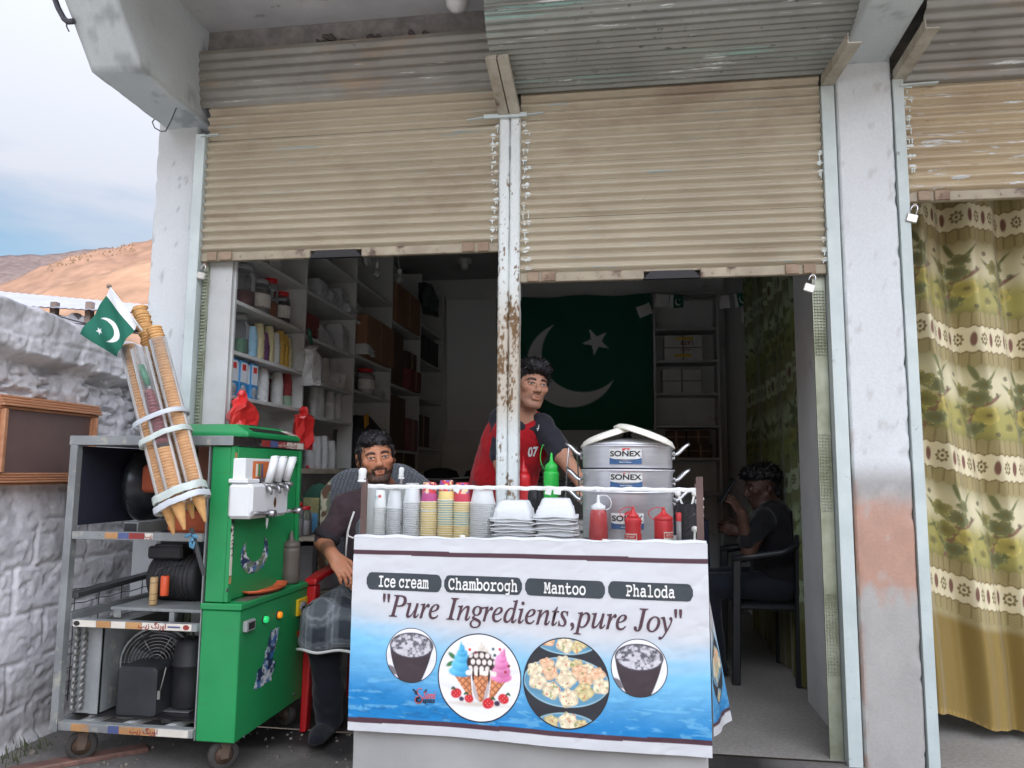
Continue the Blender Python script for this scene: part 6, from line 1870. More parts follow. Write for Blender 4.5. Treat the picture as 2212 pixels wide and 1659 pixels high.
# ================================================================== BOTTLES AND ODDMENTS on the counter
m_red = pmat('red_bottle_plastic', S(206, 40, 44), S(190, 32, 38), 6, .35, spec=.5)
m_redc = pmat('red_sauce_in_clear_bottle', S(178, 66, 66), S(160, 52, 54), 6, .25)
m_grn = pmat('green_bottle_plastic', S(48, 190, 76), S(40, 176, 66), 6, .38)
m_clab = pmat('ketchup_label', S(220, 214, 200), S(206, 198, 184), 20, .45)
def bottle_thing(name, label, px_, yb, yt, wpx, Y, body, mat, capmat, cap, cat='sauce bottle', z0=KZ, loop=None, lab=None):
    p = aY(px_, yb, Y); zt = aY(px_, yt, Y)[2]; h = zt - z0; r = wpx / FPX * (Y + 3.3) / 2 * 1.0
    t = thing(name, label, cat, (p[0], Y, z0), 'squeeze bottles')
    mb = MB(); mb.lathe([(r * a, z0 + .001 + h * b) for a, b in body], (p[0], Y, 0), 28); part('bottle_body', mb, mat, t)
    mb = MB(); mb.lathe([(r * a, z0 + .001 + h * b) for a, b in cap], (p[0], Y, 0), 24); part('nozzle_cap', mb, capmat, t)
    if loop:
        mb = MB(); pts = [Vector((p[0] + r * a, Y - r * .3, z0 + h * b)) for a, b in loop]
        P2 = pts
        for _ in range(2): P2 = [P2[0]] + [q for i in range(len(P2) - 1) for q in (P2[i] * .75 + P2[i + 1] * .25, P2[i] * .25 + P2[i + 1] * .75)] + [P2[-1]]
        mb.tube(P2, .0016, 6); part('cap_strap', mb, capmat, t)
    if lab:
        th, z_, w_, h_ = lab
        me = flatmesh(([(-w_ / 2, -h_ / 2), (w_ / 2, -h_ / 2)], [(-w_ / 2, h_ / 2), (w_ / 2, h_ / 2)]), m_clab, 'bottle_label')
        L0 = rootloc(t)
        def bend(me, off, nm):
            for v in me.vertices:
                a = th + v.co.x / r; v.co = Vector((p[0] + (r + off) * sin(a), Y - (r + off) * cos(a), z0 + h * z_ + v.co.y)) - L0
            o = link(me, nm, t); ROOT[o.name] = L0
        bend(me, .001, 'bottle_label')
        me = flatmesh(([(-w_ * .45, h_ * .12), (w_ * .45, h_ * .12)], [(-w_ * .45, h_ * .42), (w_ * .45, h_ * .42)]), m_redp, 'label_band'); bend(me, .0014, 'label_band')
        me = text_mesh('KETCHUP', .009, m_clab, .7, .0002); 
        for v in me.vertices: v.co.y += h_ * .27
        bend(me, .002, 'label_lettering')
        for dx in (-.25, .2):
            me = flatmesh(([(w_ * (dx - .12), -h_ * .35), (w_ * (dx + .12), -h_ * .35)], [(w_ * (dx - .12), -h_ * .05), (w_ * (dx + .12), -h_ * .05)]), m_stick_o, 'label_picture', 3); bend(me, .0014, 'label_picture')
    return t
wavy = [(0, 0), (.92, 0), (1.0, .02), (1.0, .26), (.86, .33), (.98, .40), (.88, .47), (.98, .54), (1, .60), (.98, .66), (.9, .70), (.66, .73), (0, .73)]
plain = [(0, 0), (.94, 0), (1.0, .02), (1.0, .62), (.95, .66), (0, .66)]
ncap = [(.70, .73), (.74, .735), (.70, .77), (.40, .83), (.24, .90), (.16, .97), (.17, 1.0), (0, 1.0)]
ncap2 = [(.98, .66), (1.02, .67), (1.0, .73), (.70, .78), (.36, .84), (.2, .92), (.18, .99), (0, 1.0)]
bottle_thing('sauce_bottle', 'wavy red ketchup bottle with a label, left of the two in front of the steamer', 1368, 1175, 1095, 36, CYc - .03, wavy, m_red, m_red, ncap, loop=((.1, .985), (-.7, 1.0), (-1.5, .92), (-1.55, .8), (-1.0, .72)), lab=(-.35, .13, .044, .044))
bottle_thing('sauce_bottle', 'straight red ketchup bottle with a label, beside the black pouch', 1434, 1176, 1096, 39, CYc - .03, plain, m_red, m_red, ncap2, loop=((.1, .985), (-.9, 1.0), (-1.6, .9), (-1.6, .78), (-1.0, .66)), lab=(.65, .17, .042, .05))
bottle_thing('sauce_bottle', 'clear squeeze bottle of red sauce with a white nozzle, beside the foam boxes', 1293, 1172, 1070, 40, CYc, [(0, 0), (1.0, 0), (1.02, .02), (1.0, .3), (.9, .6), (.78, .69), (.74, .70), (0, .70)], m_redc, m_wp, [(.72, .69), (.76, .70), (.75, .78), (.60, .79), (.2, .84), (.12, 1.0), (0, 1.0)], loop=((.1, .98), (.8, 1.02), (1.4, .9), (1.3, .74), (.8, .70)))
bottle_thing('sauce_bottle', 'bright green squeeze bottle standing behind the guard near the boy', 1191, 1075, 978, 33, -.20, [(0, 0), (.94, 0), (1, .02), (1, .70), (.94, .735), (0, .735)], m_grn, m_grn, [(.78, .73), (.82, .74), (.80, .82), (.5, .85), (.24, .88), (.12, .99), (0, 1.0)], z0=KZ + .03, loop=((-.8, .76), (-1.35, .84), (-1.45, .98), (-1.1, 1.12), (-.95, 1.10)))
bottle_thing('sauce_bottle', 'red squeeze bottle standing behind the steel post in front of the young man', 1130, 1075, 985, 32, .07, wavy, m_red, m_red, [(.70, .73), (.75, .74), (.5, .80), (.2, .86), (.1, 1.0), (0, 1.0)], z0=KZ + .03)
mb = MB(); mb.box(-.52, -.08, KY1 + .001, .16, KZ + .008, KZ + .028, .003); part('rear_ledge', mb, MATS['pale_counter_top'], t_cnt)
pj = aY(1156, 1075, -.10)
mb = MB(); mb.lathe([(0, KZ + .001), (.030, KZ + .001), (.032, KZ + .01), (.032, KZ + .12), (.025, KZ + .135), (.025, KZ + .145), (0, KZ + .146)], (pj[0], -.10, .03), 20)
solo('spice_jar', mb, clearmat('dark_glass', (.25, .25, .27), .25, (.05, .05, .06), .1), 'dark glass jar between the red and green bottles', 'jar')
# black pouch of spoons, marker
pk = aY(1486, 1174, CYc)
t = thing('spoon_holder', 'crinkled black pouch holding white spoons at the right end of the counter', 'spoon holder', (pk[0], CYc, KZ))
n = 26; rows = []
for j in range(15):
    z = KZ + .002 + .135 * j / 14; row = []
    for i in range(n):
        a = 2 * pi * i / n; q = 1 + .10 * (float(vnoise(i * .9, j * .8, 0, 3)) - .5) if 0 < i < n else 1
        row.append((pk[0] + .037 * cos(a) * q, CYc + .03 * sin(a) * q, z))
    rows.append(row)
mb = MB(); mb.rings(rows, True, True, False, smooth=False); part('pouch', mb, pmat('crinkled_black_foil', S(30, 30, 34), S(20, 20, 24), 8, .4, spec=.3), t)
m_spoon = pmat('white_spoon', S(226, 228, 222), None, 6, .4)
def spoon(a_, b_, label, Y=CYc):
    a, b = Vector(aY(*a_, Y)), Vector(aY(*b_, Y)); d = (b - a); mb = MB()
    mb.bar(a, a + d * .62, .007, .003, up=(0, 1, 0), bev=.0008)
    R = frame3(d, (0, 1, 0)); c = a + d * .8; L_ = d.length * .2
    mb.lathe([(0, -.003), (.6, -.0025), (1.0, .001), (.95, .002), (.6, .0), (0, -.001)], (0, 0, 0), 18)
    k = len(mb.v) - 18 * 6
    for i in range(k, len(mb.v)):
        x, y, z = mb.v[i]; q = c + R @ Vector((x * L_, z, y * .011)); mb.v[i] = tuple(q)
    solo('spoon', mb, m_spoon, label, 'spoon', 'white plastic spoons')
spoon((1478, 1100), (1460, 1056), 'white plastic spoon leaning left out of the black pouch'); spoon((1492, 1100), (1503, 1056), 'white plastic spoon leaning right out of the black pouch')
spoon((1500, 1172), (1501, 1136), 'white plastic spoon lying against the right corner post', CYc - .06)
pm = aY(1467, 1172, CYc - .06)
mb = MB(); mb.lathe([(0, .0), (.008, .0), (.008, .08), (0, .08)], (pm[0], CYc - .06, KZ + .002), 14, mi=0); mb.lathe([(.0085, .08), (.0088, .106), (.007, .108), (0, .108)], (pm[0], CYc - .06, KZ + .002), 14, mi=1)
solo('marker', mb, [pmat('grey_marker_barrel', S(150, 150, 150), None, 5, .3), m_red], 'marker pen with red cap beside the black pouch', 'marker')
# steel rack left of the pots
mb = MB()
pr_ = [aY(1222, 1075, -.36), aY(1228, 968, -.36), aY(1234, 962, -.34), aY(1246, 968, -.30), aY(1252, 1075, -.30)]
mb.tube(pr_, .003, 8); mb.tube([Vector(pr_[1]) + Vector((.0, .0, -.03)), Vector(pr_[3]) + Vector((0, 0, -.03))], .002, 6)
solo('wire_rack', mb, m_steel, 'thin wire rack standing left of the steamer', 'rack')
mb = MB()
for k in range(9):
    mb.obox(aY(1506 + (k % 3) * 4, 1066 + k * 6, -.31), (.02, .02, .02), Euler((k, k * 2, k * 3)).to_matrix(), .005)
solo('crumpled_bag', mb, pmat('white_poly_bag', S(216, 218, 216), None, 9, .4), 'crumpled white bag tied to the right corner post', 'bag')

# ================================================================== SHOP INTERIOR: left shelves
SXF, SXB = -1.85, -2.235
m_shelf = pmat('white_shelf_board', S(196, 198, 196), S(176, 178, 176), 5, .6, bump=.04, spots=((S(140, 136, 128), 20, .64, .74),))
t_she = thing('shelf_unit', 'tall white open shelving running back along the left wall', 'shelves', (-2.04, 2.2, 0))
DIV = [.06, .87, 1.70, 2.53, 3.40, 4.25]
BAYS = [[2.46, 2.205, 1.942, 1.695, 1.48], [2.455, 2.19, 1.92, 1.665, 1.452], [2.465, 2.18, 1.935, 1.687], [2.345, 1.828, 1.30], [2.49, 2.16, 1.81, 1.35]]
def sbox(name, x0, x1, y0, y1, z0, z1, mat, par, bev=.002):
    mb = MB(); mb.box(x0, x1, y0, y1, z0, z1, bev); return part(name, mb, mat, par)
for i, d in enumerate(DIV):
    sbox('divider', SXB if i else -1.99, SXF, d - .009, d + .009, 0 if i in (0, 5) else 1.14, 2.95, m_shelf, t_she)
for b, zs in enumerate(BAYS):
    for z in zs:
        sbox('shelf_board', SXB if b else -2.04, SXF - .001, DIV[b] + .0095, DIV[b + 1] - .0095, z - .02, z, m_shelf, t_she)
sbox('back_board', SXB - .006, SXB - .0005, .46, 4.24, 1.14, 2.95, m_shelf, t_she, 0)
sbox('work_top', -2.04, SXF + .02, .075, 4.24, 1.105, 1.135, pmat('stained_work_top', S(190, 182, 164), S(150, 140, 122), 9, .5), t_she)
sbox('end_panel', -1.985, SXF - .01, .03, .05, 0, 3.0, m_shelf, t_she)
Dp = lambda x, y: (484 + .2986 * x, 541.4 + .2986 * y)
def sY(dx, dy=600, X=-1.95): return float(aX(*Dp(dx, dy), X)[1])
m_glass = clearmat('jar_glass', (.93, .94, .95), .06, (.7, .72, .74), .08)
m_lidr = pmat('red_jar_lid', S(190, 36, 44), None, 6, .4)
m_card = pmat('brown_cardboard', S(140, 104, 78), S(120, 88, 66), 6, .85, spots=((S(96, 68, 52), 9, .62, .75),), rnd=True)
m_cardd = pmat('dark_cardboard', S(96, 76, 62), S(80, 62, 52), 6, .85, rnd=True)
m_cardw = pmat('white_cardboard', S(206, 206, 202), S(186, 186, 182), 6, .8, rnd=True)
m_tapeb = pmat('brown_parcel_tape', S(150, 116, 84), None, 6, .35)
m_wlab = pmat('white_jar_label', S(216, 216, 210), S(190, 190, 186), 30, .5, spots=((S(60, 60, 64), 60, .62, .66),))
def jar(x, y, z, r, h, label, fill=None, lid=m_lidr, lab=False, grp='jars on the shelves'):
    t = thing('jar', label, 'jar', (x, y, z), grp); c = (x, y, 0)
    mb = MB(); mb.lathe([(0, z + .001), (r * .95, z + .001), (r, z + .008), (r, z + h * .74), (r * .72, z + h * .86), (r * .70, z + h * .9)], c, 22); part('glass', mb, m_glass, t, fix=False)
    mb = MB(); mb.lathe([(0, z + h * .88), (r * .78, z + h * .88), (r * .80, z + h * .9), (r * .80, z + h * .99), (r * .74, z + h), (0, z + h)], c, 22); part('lid', mb, lid, t)
    if fill:
        mb = MB(); mb.lathe([(0, z + .003), (r * .93, z + .004), (r * .95, z + .01), (r * .95, z + h * fill[1]), (0, z + h * fill[1] + .004)], c, 20); part('contents', mb, pmat(fill[0][0], fill[0][1], None, 30, .6), t)
    if lab:
        mb = MB(); n = 9; rows = [[(x + (r + .0008) * cos(a), y + (r + .0008) * sin(a), zz) for a in [-1.9 + 2.2 * k / n for k in range(n + 1)]] for zz in (z + h * .22, z + h * .58)]; mb.grid(rows); part('jar_label', mb, m_wlab, t)
    return t
z = BAYS[0][1 + 1]
XJ = -1.95
jar(XJ, sY(128, 250), z, .068, .235, 'big glass jar with dark red contents at the near end of the upper shelf', (('dark_red_contents', S(96, 40, 44)), .4), pmat('clear_grey_lid', S(150, 150, 154), None, 6, .3))
jar(XJ, sY(245, 270), z, .070, .20, 'squat plastic jar with a white printed label on the upper shelf', (('grey_contents', S(140, 138, 140)), .7), pmat('clear_grey_lid', S(150, 150, 154), None, 6, .3), True)
jar(XJ, sY(335, 320), z, .044, .25, 'tall bottle with orange powder and red cap on the upper shelf', (('orange_powder', S(150, 84, 40)), .42))
jar(XJ, sY(412, 360), z, .055, .20, 'dark jar with red lid and a narrow white label on the upper shelf', (('dark_contents', S(40, 36, 40)), .7), m_lidr, True)
jar(XJ, sY(507, 410), z, .054, .20, 'dark jar with a red lid, farthest back of the red lidded jars', (('dark_contents', S(40, 36, 40)), .74))
def carton(x0, x1, y0, y1, z0, z1, label, mat=m_card, grp='cartons stored on the shelves', tape=True, face='+x'):
    t = thing('carton', label, 'carton', ((x0 + x1) / 2, (y0 + y1) / 2, z0), grp)
    mb = MB(); mb.box(x0, x1, y0, y1, z0 + .001, z1, .003); part('box', mb, mat, t)
    if tape:
        mb = MB(); ym = (y0 + y1) / 2
        if face == '+x': mb.box(x1 - .001, x1 + .0012, ym - .02, ym + .02, z0 + .01, z1 + .0012); mb.box(x0 + .02, x1, ym - .02, ym + .02, z1 - .001, z1 + .0012)
        else:
            xm = (x0 + x1) / 2; zm = (z0 + z1) / 2
            mb.box(xm - .008, xm + .008, y0 - .0012, y0 + .001, z0 + .004, z1 - .002); mb.box(x0 + .002, x1 - .002, y0 - .0008, y0 + .001, zm - .005, zm + .005)
        part('tape_strip', mb, m_tapeb if mat not in (m_cardw,) else pmat('grey_gap', S(120, 118, 112), None, 6, .7), t)
    return t
carton(-2.05, -1.885, sY(560, 400, -1.9), sY(680, 400, -1.9) , BAYS[0][2], BAYS[0][2] + .13, 'small dark red box beside the red lidded jars', pmat('maroon_card', S(112, 58, 52), None, 6, .7), 'cartons stored on the shelves', False)
carton(-2.03, -1.90, .50, .62, BAYS[0][1], BAYS[0][1] + .2, 'white printed box on the topmost near shelf', m_cardw, 'cartons stored on the shelves', False)
carton(-2.03, -1.90, .30, .40, BAYS[0][1], BAYS[0][1] + .2, 'grey green box on the topmost near shelf', pmat('grey_green_card', S(120, 132, 124), None, 6, .7), 'cartons stored on the shelves', False)
# cups on the shelves
def shelf_cups(Y, z, n, pitch, me, label, grp='cup stacks on the left shelves', X=-1.93):
    rs = random.Random(int(Y * 1000))
    for k in range(n):
        o = link(me, me.name.split('.')[0], None, (X + rs.uniform(-.001, .001), Y + rs.uniform(-.001, .001), z + .001 + k * pitch), (0, 0, rs.random() * 6)); tag(o, label + ', ' + nth(k + 1) + ' up', 'paper cup' if 'paper' in me.name else 'plastic cup', grp)
def pcup(nm, col, rough=.55): 
    return cup_mesh('paper_cup', .034, .025, .07, pmat(nm, col, None, 8, rough), .002, 16)
pc_w, pc_c, pc_y, pc_p, pc_b = pcup('white_shelf_cup', S(206, 208, 206)), pcup('cream_shelf_cup', S(206, 198, 160)), pcup('yellow_shelf_cup', S(206, 172, 84)), pcup('purple_shelf_cup', S(112, 74, 110)), pcup('blue_shelf_cup', S(150, 190, 210))
pc_r, pc_g = pcup('red_shelf_cup', S(150, 64, 66)), pcup('green_white_cup', S(150, 176, 156))
cc_ = cup_mesh('clear_cup', .036, .027, .08, m_cupf, .002, 16)
z = BAYS[0][3]
jar(XJ, sY(110, 560), z, .05, .22, 'clear jar with green contents at the near end of the cup shelf', (('green_contents', S(50, 110, 72)), .42), pmat('clear_grey_lid', S(150, 150, 154), None, 6, .3))
for dx, me, n, lb in ((165, pc_b, 15, 'blue white cup in the first stack of the cup shelf'), (217, pc_c, 19, 'cream cup in the second stack of the cup shelf'), (256, pc_p, 14, 'purple cup in the short stack of the cup shelf'), (292, pc_c, 20, 'cream cup in the fourth stack of the cup shelf'), (337, pc_w, 17, 'white cup in the middle stack of the cup shelf'), (374, pc_y, 20, 'yellow cup in the sixth stack of the cup shelf'), (403, pc_y, 18, 'yellow cup in the seventh stack of the cup shelf'), (430, pc_c, 17, 'cream cup in the farthest stack of the cup shelf')):
    shelf_cups(sY(dx, 700), z, n, .0074, me, lb)
z = BAYS[0][4]
def milk(Y, label):
    t = thing('milk_carton', label, 'milk carton', (-1.90, Y, z), 'blue drink cartons on the low shelf'); w = .036
    mb = MB(); mb.box(-1.955, -1.872, Y - w, Y + w, z + .001, z + .185, .003); part('box', mb, pmat('blue_carton', S(60, 140, 196), S(50, 126, 182), 6, .45), t)
    mb = MB(); mb.box(-1.8725, -1.8712, Y - w + .005, Y + w - .005, z + .075, z + .175); mb.box(-1.945, -1.88, Y - w - .0012, Y - w + .0005, z + .075, z + .175); part('white_panel', mb, pmat('white_carton_print', S(214, 222, 228), None, 6, .45), t)
    mb = MB(); mb.box(-1.8716, -1.8704, Y - .018, Y + .018, z + .135, z + .165); part('red_badge', mb, m_redp, t)
    mb = MB(); mb.lathe([(0, .0014), (.026, .0012), (.028, 0)], (-1.8715, Y, z + .035), 16, Matrix(((0, 0, 1), (1, 0, 0), (0, 1, 0)))); part('printed_glass', mb, pmat('pale_print_spot', S(200, 204, 206), S(120, 130, 140), 40, .5), t)
for dx, lb in ((62, 'blue drink carton, nearest, half hidden by the white jamb'), (132, 'blue and white drink carton, middle of three on the low shelf'), (212, 'blue and white drink carton beside the clear cups')): milk(sY(dx, 900, -1.88), lb)
shelf_cups(sY(285, 1000, -1.92), z, 16, .0075, cc_, 'clear cup in the stack beside the blue drink cartons')
shelf_cups(sY(318, 1000, -2.02), z, 13, .0075, pc_r, 'red cup in the stack behind the clear cups on the low shelf', X=-2.02)
shelf_cups(sY(358, 1000), z, 17, .0075, pc_w, 'white cup in the stack on the low shelf')
shelf_cups(sY(422, 1010), z, 8, .0085, pc_g, 'green striped cup in the lower half of the farthest low stack')
shelf_cups(sY(422, 1010), z + 8 * .0085, 9, .0085, pc_r, 'red cup in the upper half of the farthest low stack')
carton(-2.0, -1.90, sY(470, 1000), sY(500, 1000), z, z + .06, 'little grey box at the end of the low shelf', m_cardw, 'cartons stored on the shelves', False)
# foam boxes on the shelves
fsm = [foam_mesh('foam_box', .13, .13, .045, s_, .010, .001) for s_ in (0, 2)]
def shelf_foam(Y, z, n, pitch, label, X=-1.95, sc=1.0, grp='foam boxes stored on the left shelves'):
    rs = random.Random(int(Y * 997))
    for k in range(n):
        o = link(fsm[k % 2], 'foam_box', None, (X + rs.uniform(-.004, .004), Y + rs.uniform(-.004, .004), z + .003 + k * pitch), (0, 0, rs.uniform(-.06, .06))); o.scale = (sc, sc, sc); tag(o, label + ', ' + nth(k + 1) + ' up', 'foam box', grp)
B2 = BAYS[1]
shelf_foam(sY(655, 270), B2[1], 9, .012, 'white foam box in the nearest stack under the shutter'); shelf_foam(sY(735, 290), B2[1], 7, .012, 'white foam box in the low second stack of the upper shelf')
shelf_foam(sY(805, 300), B2[1], 13, .010, 'white foam box in the tall third stack of the upper shelf'); shelf_foam(sY(900, 340), B2[1], 12, .010, 'white foam box in the farthest stack of the upper shelf')
shelf_foam(sY(870, 410, -1.90), B2[1], 3, .011, 'white foam box in the small pile at the shelf edge', X=-1.90)
shelf_foam(sY(640, 580), B2[2], 8, .011, 'white foam box in the nearest stack, next shelf down'); shelf_foam(sY(705, 620), B2[2], 6, .011, 'white foam box in the low stack, next shelf down')
shelf_foam(sY(812, 620), B2[2], 17, .0095, 'white foam box in the tallest stack on the shelves'); shelf_foam(sY(915, 660), B2[2], 16, .0095, 'white foam box in the stack beside the tallest one')
for dx, lb, me, n in ((700, 'clear cup in the first stack behind the hanging bag', cc_, 15), (765, 'clear cup in the tall stack in the middle shelf bay', cc_, 17)): shelf_cups(sY(dx, 900), B2[3], n, .0075, me, lb)
for dx, lb, n in ((620, 'clear tumbler in the near stack above the work top', 14), (662, 'clear tumbler in the second stack above the work top', 15), (740, 'clear tumbler in the third stack above the work top', 14), (790, 'clear tumbler in the farthest stack above the work top', 14)): shelf_cups(sY(dx, 1150), B2[4], n, .0085, cc_, lb)
z = 1.135
for dx, lb, n in ((612, 'clear cup in the first stack standing on the work top', 9), (665, 'clear cup in the second stack standing on the work top', 15), (712, 'clear cup in the third stack standing on the work top', 16), (768, 'clear cup in the last stack standing on the work top', 13)): shelf_cups(sY(dx, 1520, -1.9), z, n, .0085, cc_, lb, X=-1.9)
mb = MB(); mb.box(-1.90, -1.88, sY(640, 1540, -1.88) - .06, sY(640, 1540, -1.88) + .05, z, z + .02, .006); solo('red_tray', mb, m_redp, 'small red tray lying on the work top under the shelves', 'tray')
t = thing('framed_board', 'green framed board leaning at the back of the work top', 'board', (-2.0, sY(860, 1450), z))
yy0, yy1 = sY(805, 1450, -1.95), sY(910, 1450, -1.95)
mb = MB(); mb.box(-1.97, -1.955, yy0, yy1, z, z + .27, .002); part('board', mb, pmat('mossy_board', S(104, 110, 92), S(86, 92, 78), 8, .7), t)
mb = MB(); mb.box(-1.956, -1.95, yy0, yy1, z + .255, z + .27); mb.box(-1.956, -1.95, yy0, yy0 + .012, z + .001, z + .2545); mb.box(-1.956, -1.95, yy1 - .012, yy1, z + .001, z + .2545); part('frame', mb, m_dsteel, t)
# bay 3, 4, 5
B3 = BAYS[2]
carton(-2.16, -1.80, 1.80, 2.44, B3[2], B3[2] + .30, 'large brown carton jutting from the third shelf bay')
shelf_foam(1.82, B3[2], 4, .012, 'white foam tray lying in front of the large brown carton', X=-1.84)
jar(-1.93, sY(1000, 900), B3[3], .075, .2, 'wide white labelled jar with red lid in the third shelf bay', (('pale_contents', S(180, 178, 176)), .72), m_lidr, True)
shelf_foam(sY(1100, 1010), B3[3], 5, .011, 'white foam box in the low pile beside the red lidded jar'); shelf_foam(sY(1165, 1020), B3[3], 4, .011, 'white foam box in the low pile at the end of the third bay')
B4 = BAYS[3]
carton(-2.16, -1.83, 2.60, 3.30, B4[0], B4[0] + .32, 'brown carton high in the fourth shelf bay')
carton(-2.16, -1.88, 2.62, 2.96, B4[1], B4[1] + .46, 'tall dark carton standing in the fourth shelf bay', m_cardd, 'cartons stored on the shelves', False)
carton(-2.10, -1.82, 3.0, 3.34, B4[1], B4[1] + .18, 'dark red carton with a dark print in the fourth shelf bay', pmat('dark_red_card', S(132, 62, 60), S(90, 44, 46), 12, .7))
carton(-2.10, -1.86, 3.02, 3.32, B4[1] + .182, B4[1] + .34, 'brown carton lying on the dark red carton', m_cardd)
carton(-2.16, -1.86, 2.6, 3.0, B4[2], B4[2] + .44, 'tall dark brown carton low in the fourth shelf bay', m_cardd, 'cartons stored on the shelves', False)
carton(-2.10, -1.84, 3.02, 3.34, B4[2], B4[2] + .28, 'dusky pink carton low in the fourth shelf bay', pmat('dusky_pink_card', S(150, 96, 100), S(110, 70, 74), 12, .7))
carton(-2.16, -1.86, 2.62, 3.34, 1.136, 1.278, 'flat brown carton on the work top at the back', m_cardd)
B5 = BAYS[4]
for k, (ya, yb, zb, h) in enumerate(((3.45, 3.80, B5[1], .25), (3.84, 4.2, B5[1], .26), (3.46, 3.9, B5[3], .30))):
    carton(-2.16, -1.88, ya, yb, zb, zb + h, ('dark box in the last shelf bay, nearer one of a pair', 'dark box in the last shelf bay, against the back wall', 'dark brown carton low in the last shelf bay')[k], m_cardd if k == 2 else pmat('near_black_card', S(60, 58, 58), None, 6, .8), 'cartons stored on the shelves', k == 2)
def rag(name, label, cat, pts, mat, grp=None, seed=1, th=.02):
    """limp hanging cloth or bag: outline points (x,y,z) left and right edges top to bottom"""
    rs = random.Random(seed); mb = MB(); n = 14; rg = []
    for (L_, R_) in pts:
        L_, R_ = Vector(L_), Vector(R_); c = (L_ + R_) / 2; hx = (R_ - L_) / 2; nn = Vector((hx.y, -hx.x, 0)).normalized() if hx.length > 1e-4 else Vector((0, -1, 0))
        row = []
        for k in range(n):
            a = 2 * pi * k / n; q = (1 + .9 * (rs.random() - .5)) * (1.25 if k % 2 else .7)
            row.append(c + hx * (cos(a) + .10 * (rs.random() - .5)) + nn * (th * sin(a) * q * min(1, hx.length * 20)) + Vector((0, 0, rs.uniform(-.006, .006))))
        rg.append(row)
    mb.rings(rg, True, True, True, smooth=False); return solo(name, mb, mat, label, cat, grp)
def dpt(dx, dy, X): return aX(*Dp(dx, dy), X)
m_bagr = pmat('red_plastic_bag', S(222, 58, 54), S(204, 44, 44), 7, .3, bump=.5, bscale=22)
def bagR(rows, label, seed):
    X = -1.80
    return rag('carrier_bag', label, 'bag', [(dpt(a, y, X), dpt(b, y, X)) for y, a, b in rows], m_bagr, 'red plastic bags hanging from the shelf edge', seed, .035)
bagR(((1012, 118, 142), (1040, 112, 150), (1062, 118, 148), (1090, 90, 175), (1130, 62, 215), (1170, 48, 230), (1220, 52, 226), (1268, 55, 215)), 'knotted red plastic bag hanging at the near end of the shelf', 4)
bagR(((1132, 566, 584), (1160, 556, 590), (1176, 562, 588), (1196, 530, 618), (1215, 512, 634), (1300, 518, 630), (1380, 520, 628), (1436, 524, 622)), 'knotted red plastic bag hanging at the second shelf divider', 6)
rag('clear_bag', 'crumpled clear plastic bag hanging from the shelf divider', 'bag', [(dpt(a, y, -1.80), dpt(b, y, -1.80)) for y, a, b in ((690, 628, 672), (715, 585, 640), (760, 590, 680), (840, 578, 684), (920, 578, 684), (975, 582, 680))], clearmat('crinkled_poly', (.92, .93, .93), .28, (.86, .87, .87), .2, 30), None, 9, .03)
mb = MB(); mb.tube([dpt(612, 568, -1.79), dpt(622, 620, -1.79), dpt(634, 680, -1.79)], [.014, .013, .008], 10); solo('bag_clip', mb, pmat('dark_green_plastic', S(24, 84, 66), None, 6, .4), 'dark green handle over the clear plastic bag', 'handle')
rag('clear_bag', 'clear bag lying on the third shelf', 'bag', [((-1.95, 1.45, 1.80), (-1.95, 1.47, 1.80)), ((-1.93, 1.40, 1.77), (-1.93, 1.56, 1.77)), ((-1.92, 1.37, 1.70), (-1.92, 1.60, 1.70)), ((-1.92, 1.38, 1.668), (-1.92, 1.58, 1.668))], MATS['crinkled_poly'], None, 19, .06)
rag('black_bag', 'black cloth bag with a yellow patch in the third shelf bay', 'bag', [((-1.9, 1.95, 1.52), (-1.9, 2.05, 1.52)), ((-1.88, 1.78, 1.42), (-1.88, 2.25, 1.42)), ((-1.88, 1.74, 1.30), (-1.88, 2.36, 1.30)), ((-1.88, 1.74, 1.138), (-1.88, 2.38, 1.138))], pmat('black_cloth', S(38, 38, 42), S(28, 28, 32), 9, .9), None, 3, .07)
mb = MB(); p = dpt(1030, 1228, -1.80); mb.obox(p, (.01, .11, .09), Euler((.3, 0, .1)).to_matrix(), .004); solo('yellow_cloth', mb, pmat('mustard_cloth', S(190, 132, 30), None, 10, .9), 'small mustard yellow cloth in the third shelf bay', 'cloth')
rag('dark_bag', 'dark plastic bags hung at the end of the fourth shelf bay', 'bag', [((-1.82, 3.35, 2.86), (-1.82, 3.45, 2.86)), ((-1.80, 3.25, 2.72), (-1.80, 3.7, 2.72)), ((-1.80, 3.28, 2.62), (-1.80, 3.8, 2.62))], pmat('grey_black_bag', S(76, 82, 84), S(54, 58, 60), 9, .4), None, 8, .05)
for dx, dy, lb in ((1030, 75, 'clear bulb hanging at the front of the shop'), (1105, 165, 'clear bulb hanging by the third shelf bay'), (1268, 210, 'clear bulb hanging farthest back by the shelves')):
    p = Vector(dpt(dx, dy, -1.78)); t = thing('light_bulb', lb, 'bulb', tuple(p), 'light bulbs inside the shop')
    mb = MB(); mb.lathe([(0, -.035), (.02, -.028), (.03, -.005), (.024, .02), (.014, .035)], p, 18); part('bulb_glass', mb, clearmat('bulb_glass', (.9, .92, .92), .3, (.8, .8, .8), .1), t)
    mb = MB(); mb.lathe([(.014, .035), (.014, .06), (.02, .062), (.02, .085), (0, .086)], p, 16); mb.tube([p + Vector((0, 0, .085)), p + Vector((-.02, .0, .2)), Vector((p.x - .05, p.y, 3.15))], .003, 6); part('bulb_holder', mb, m_wp, t)
p = Vector(aZ(1003, 572, 3.10)); t = thing('bulb_holder', 'white bulb holder on the dark ceiling at the back', 'bulb holder', (p.x, p.y, 3.06))
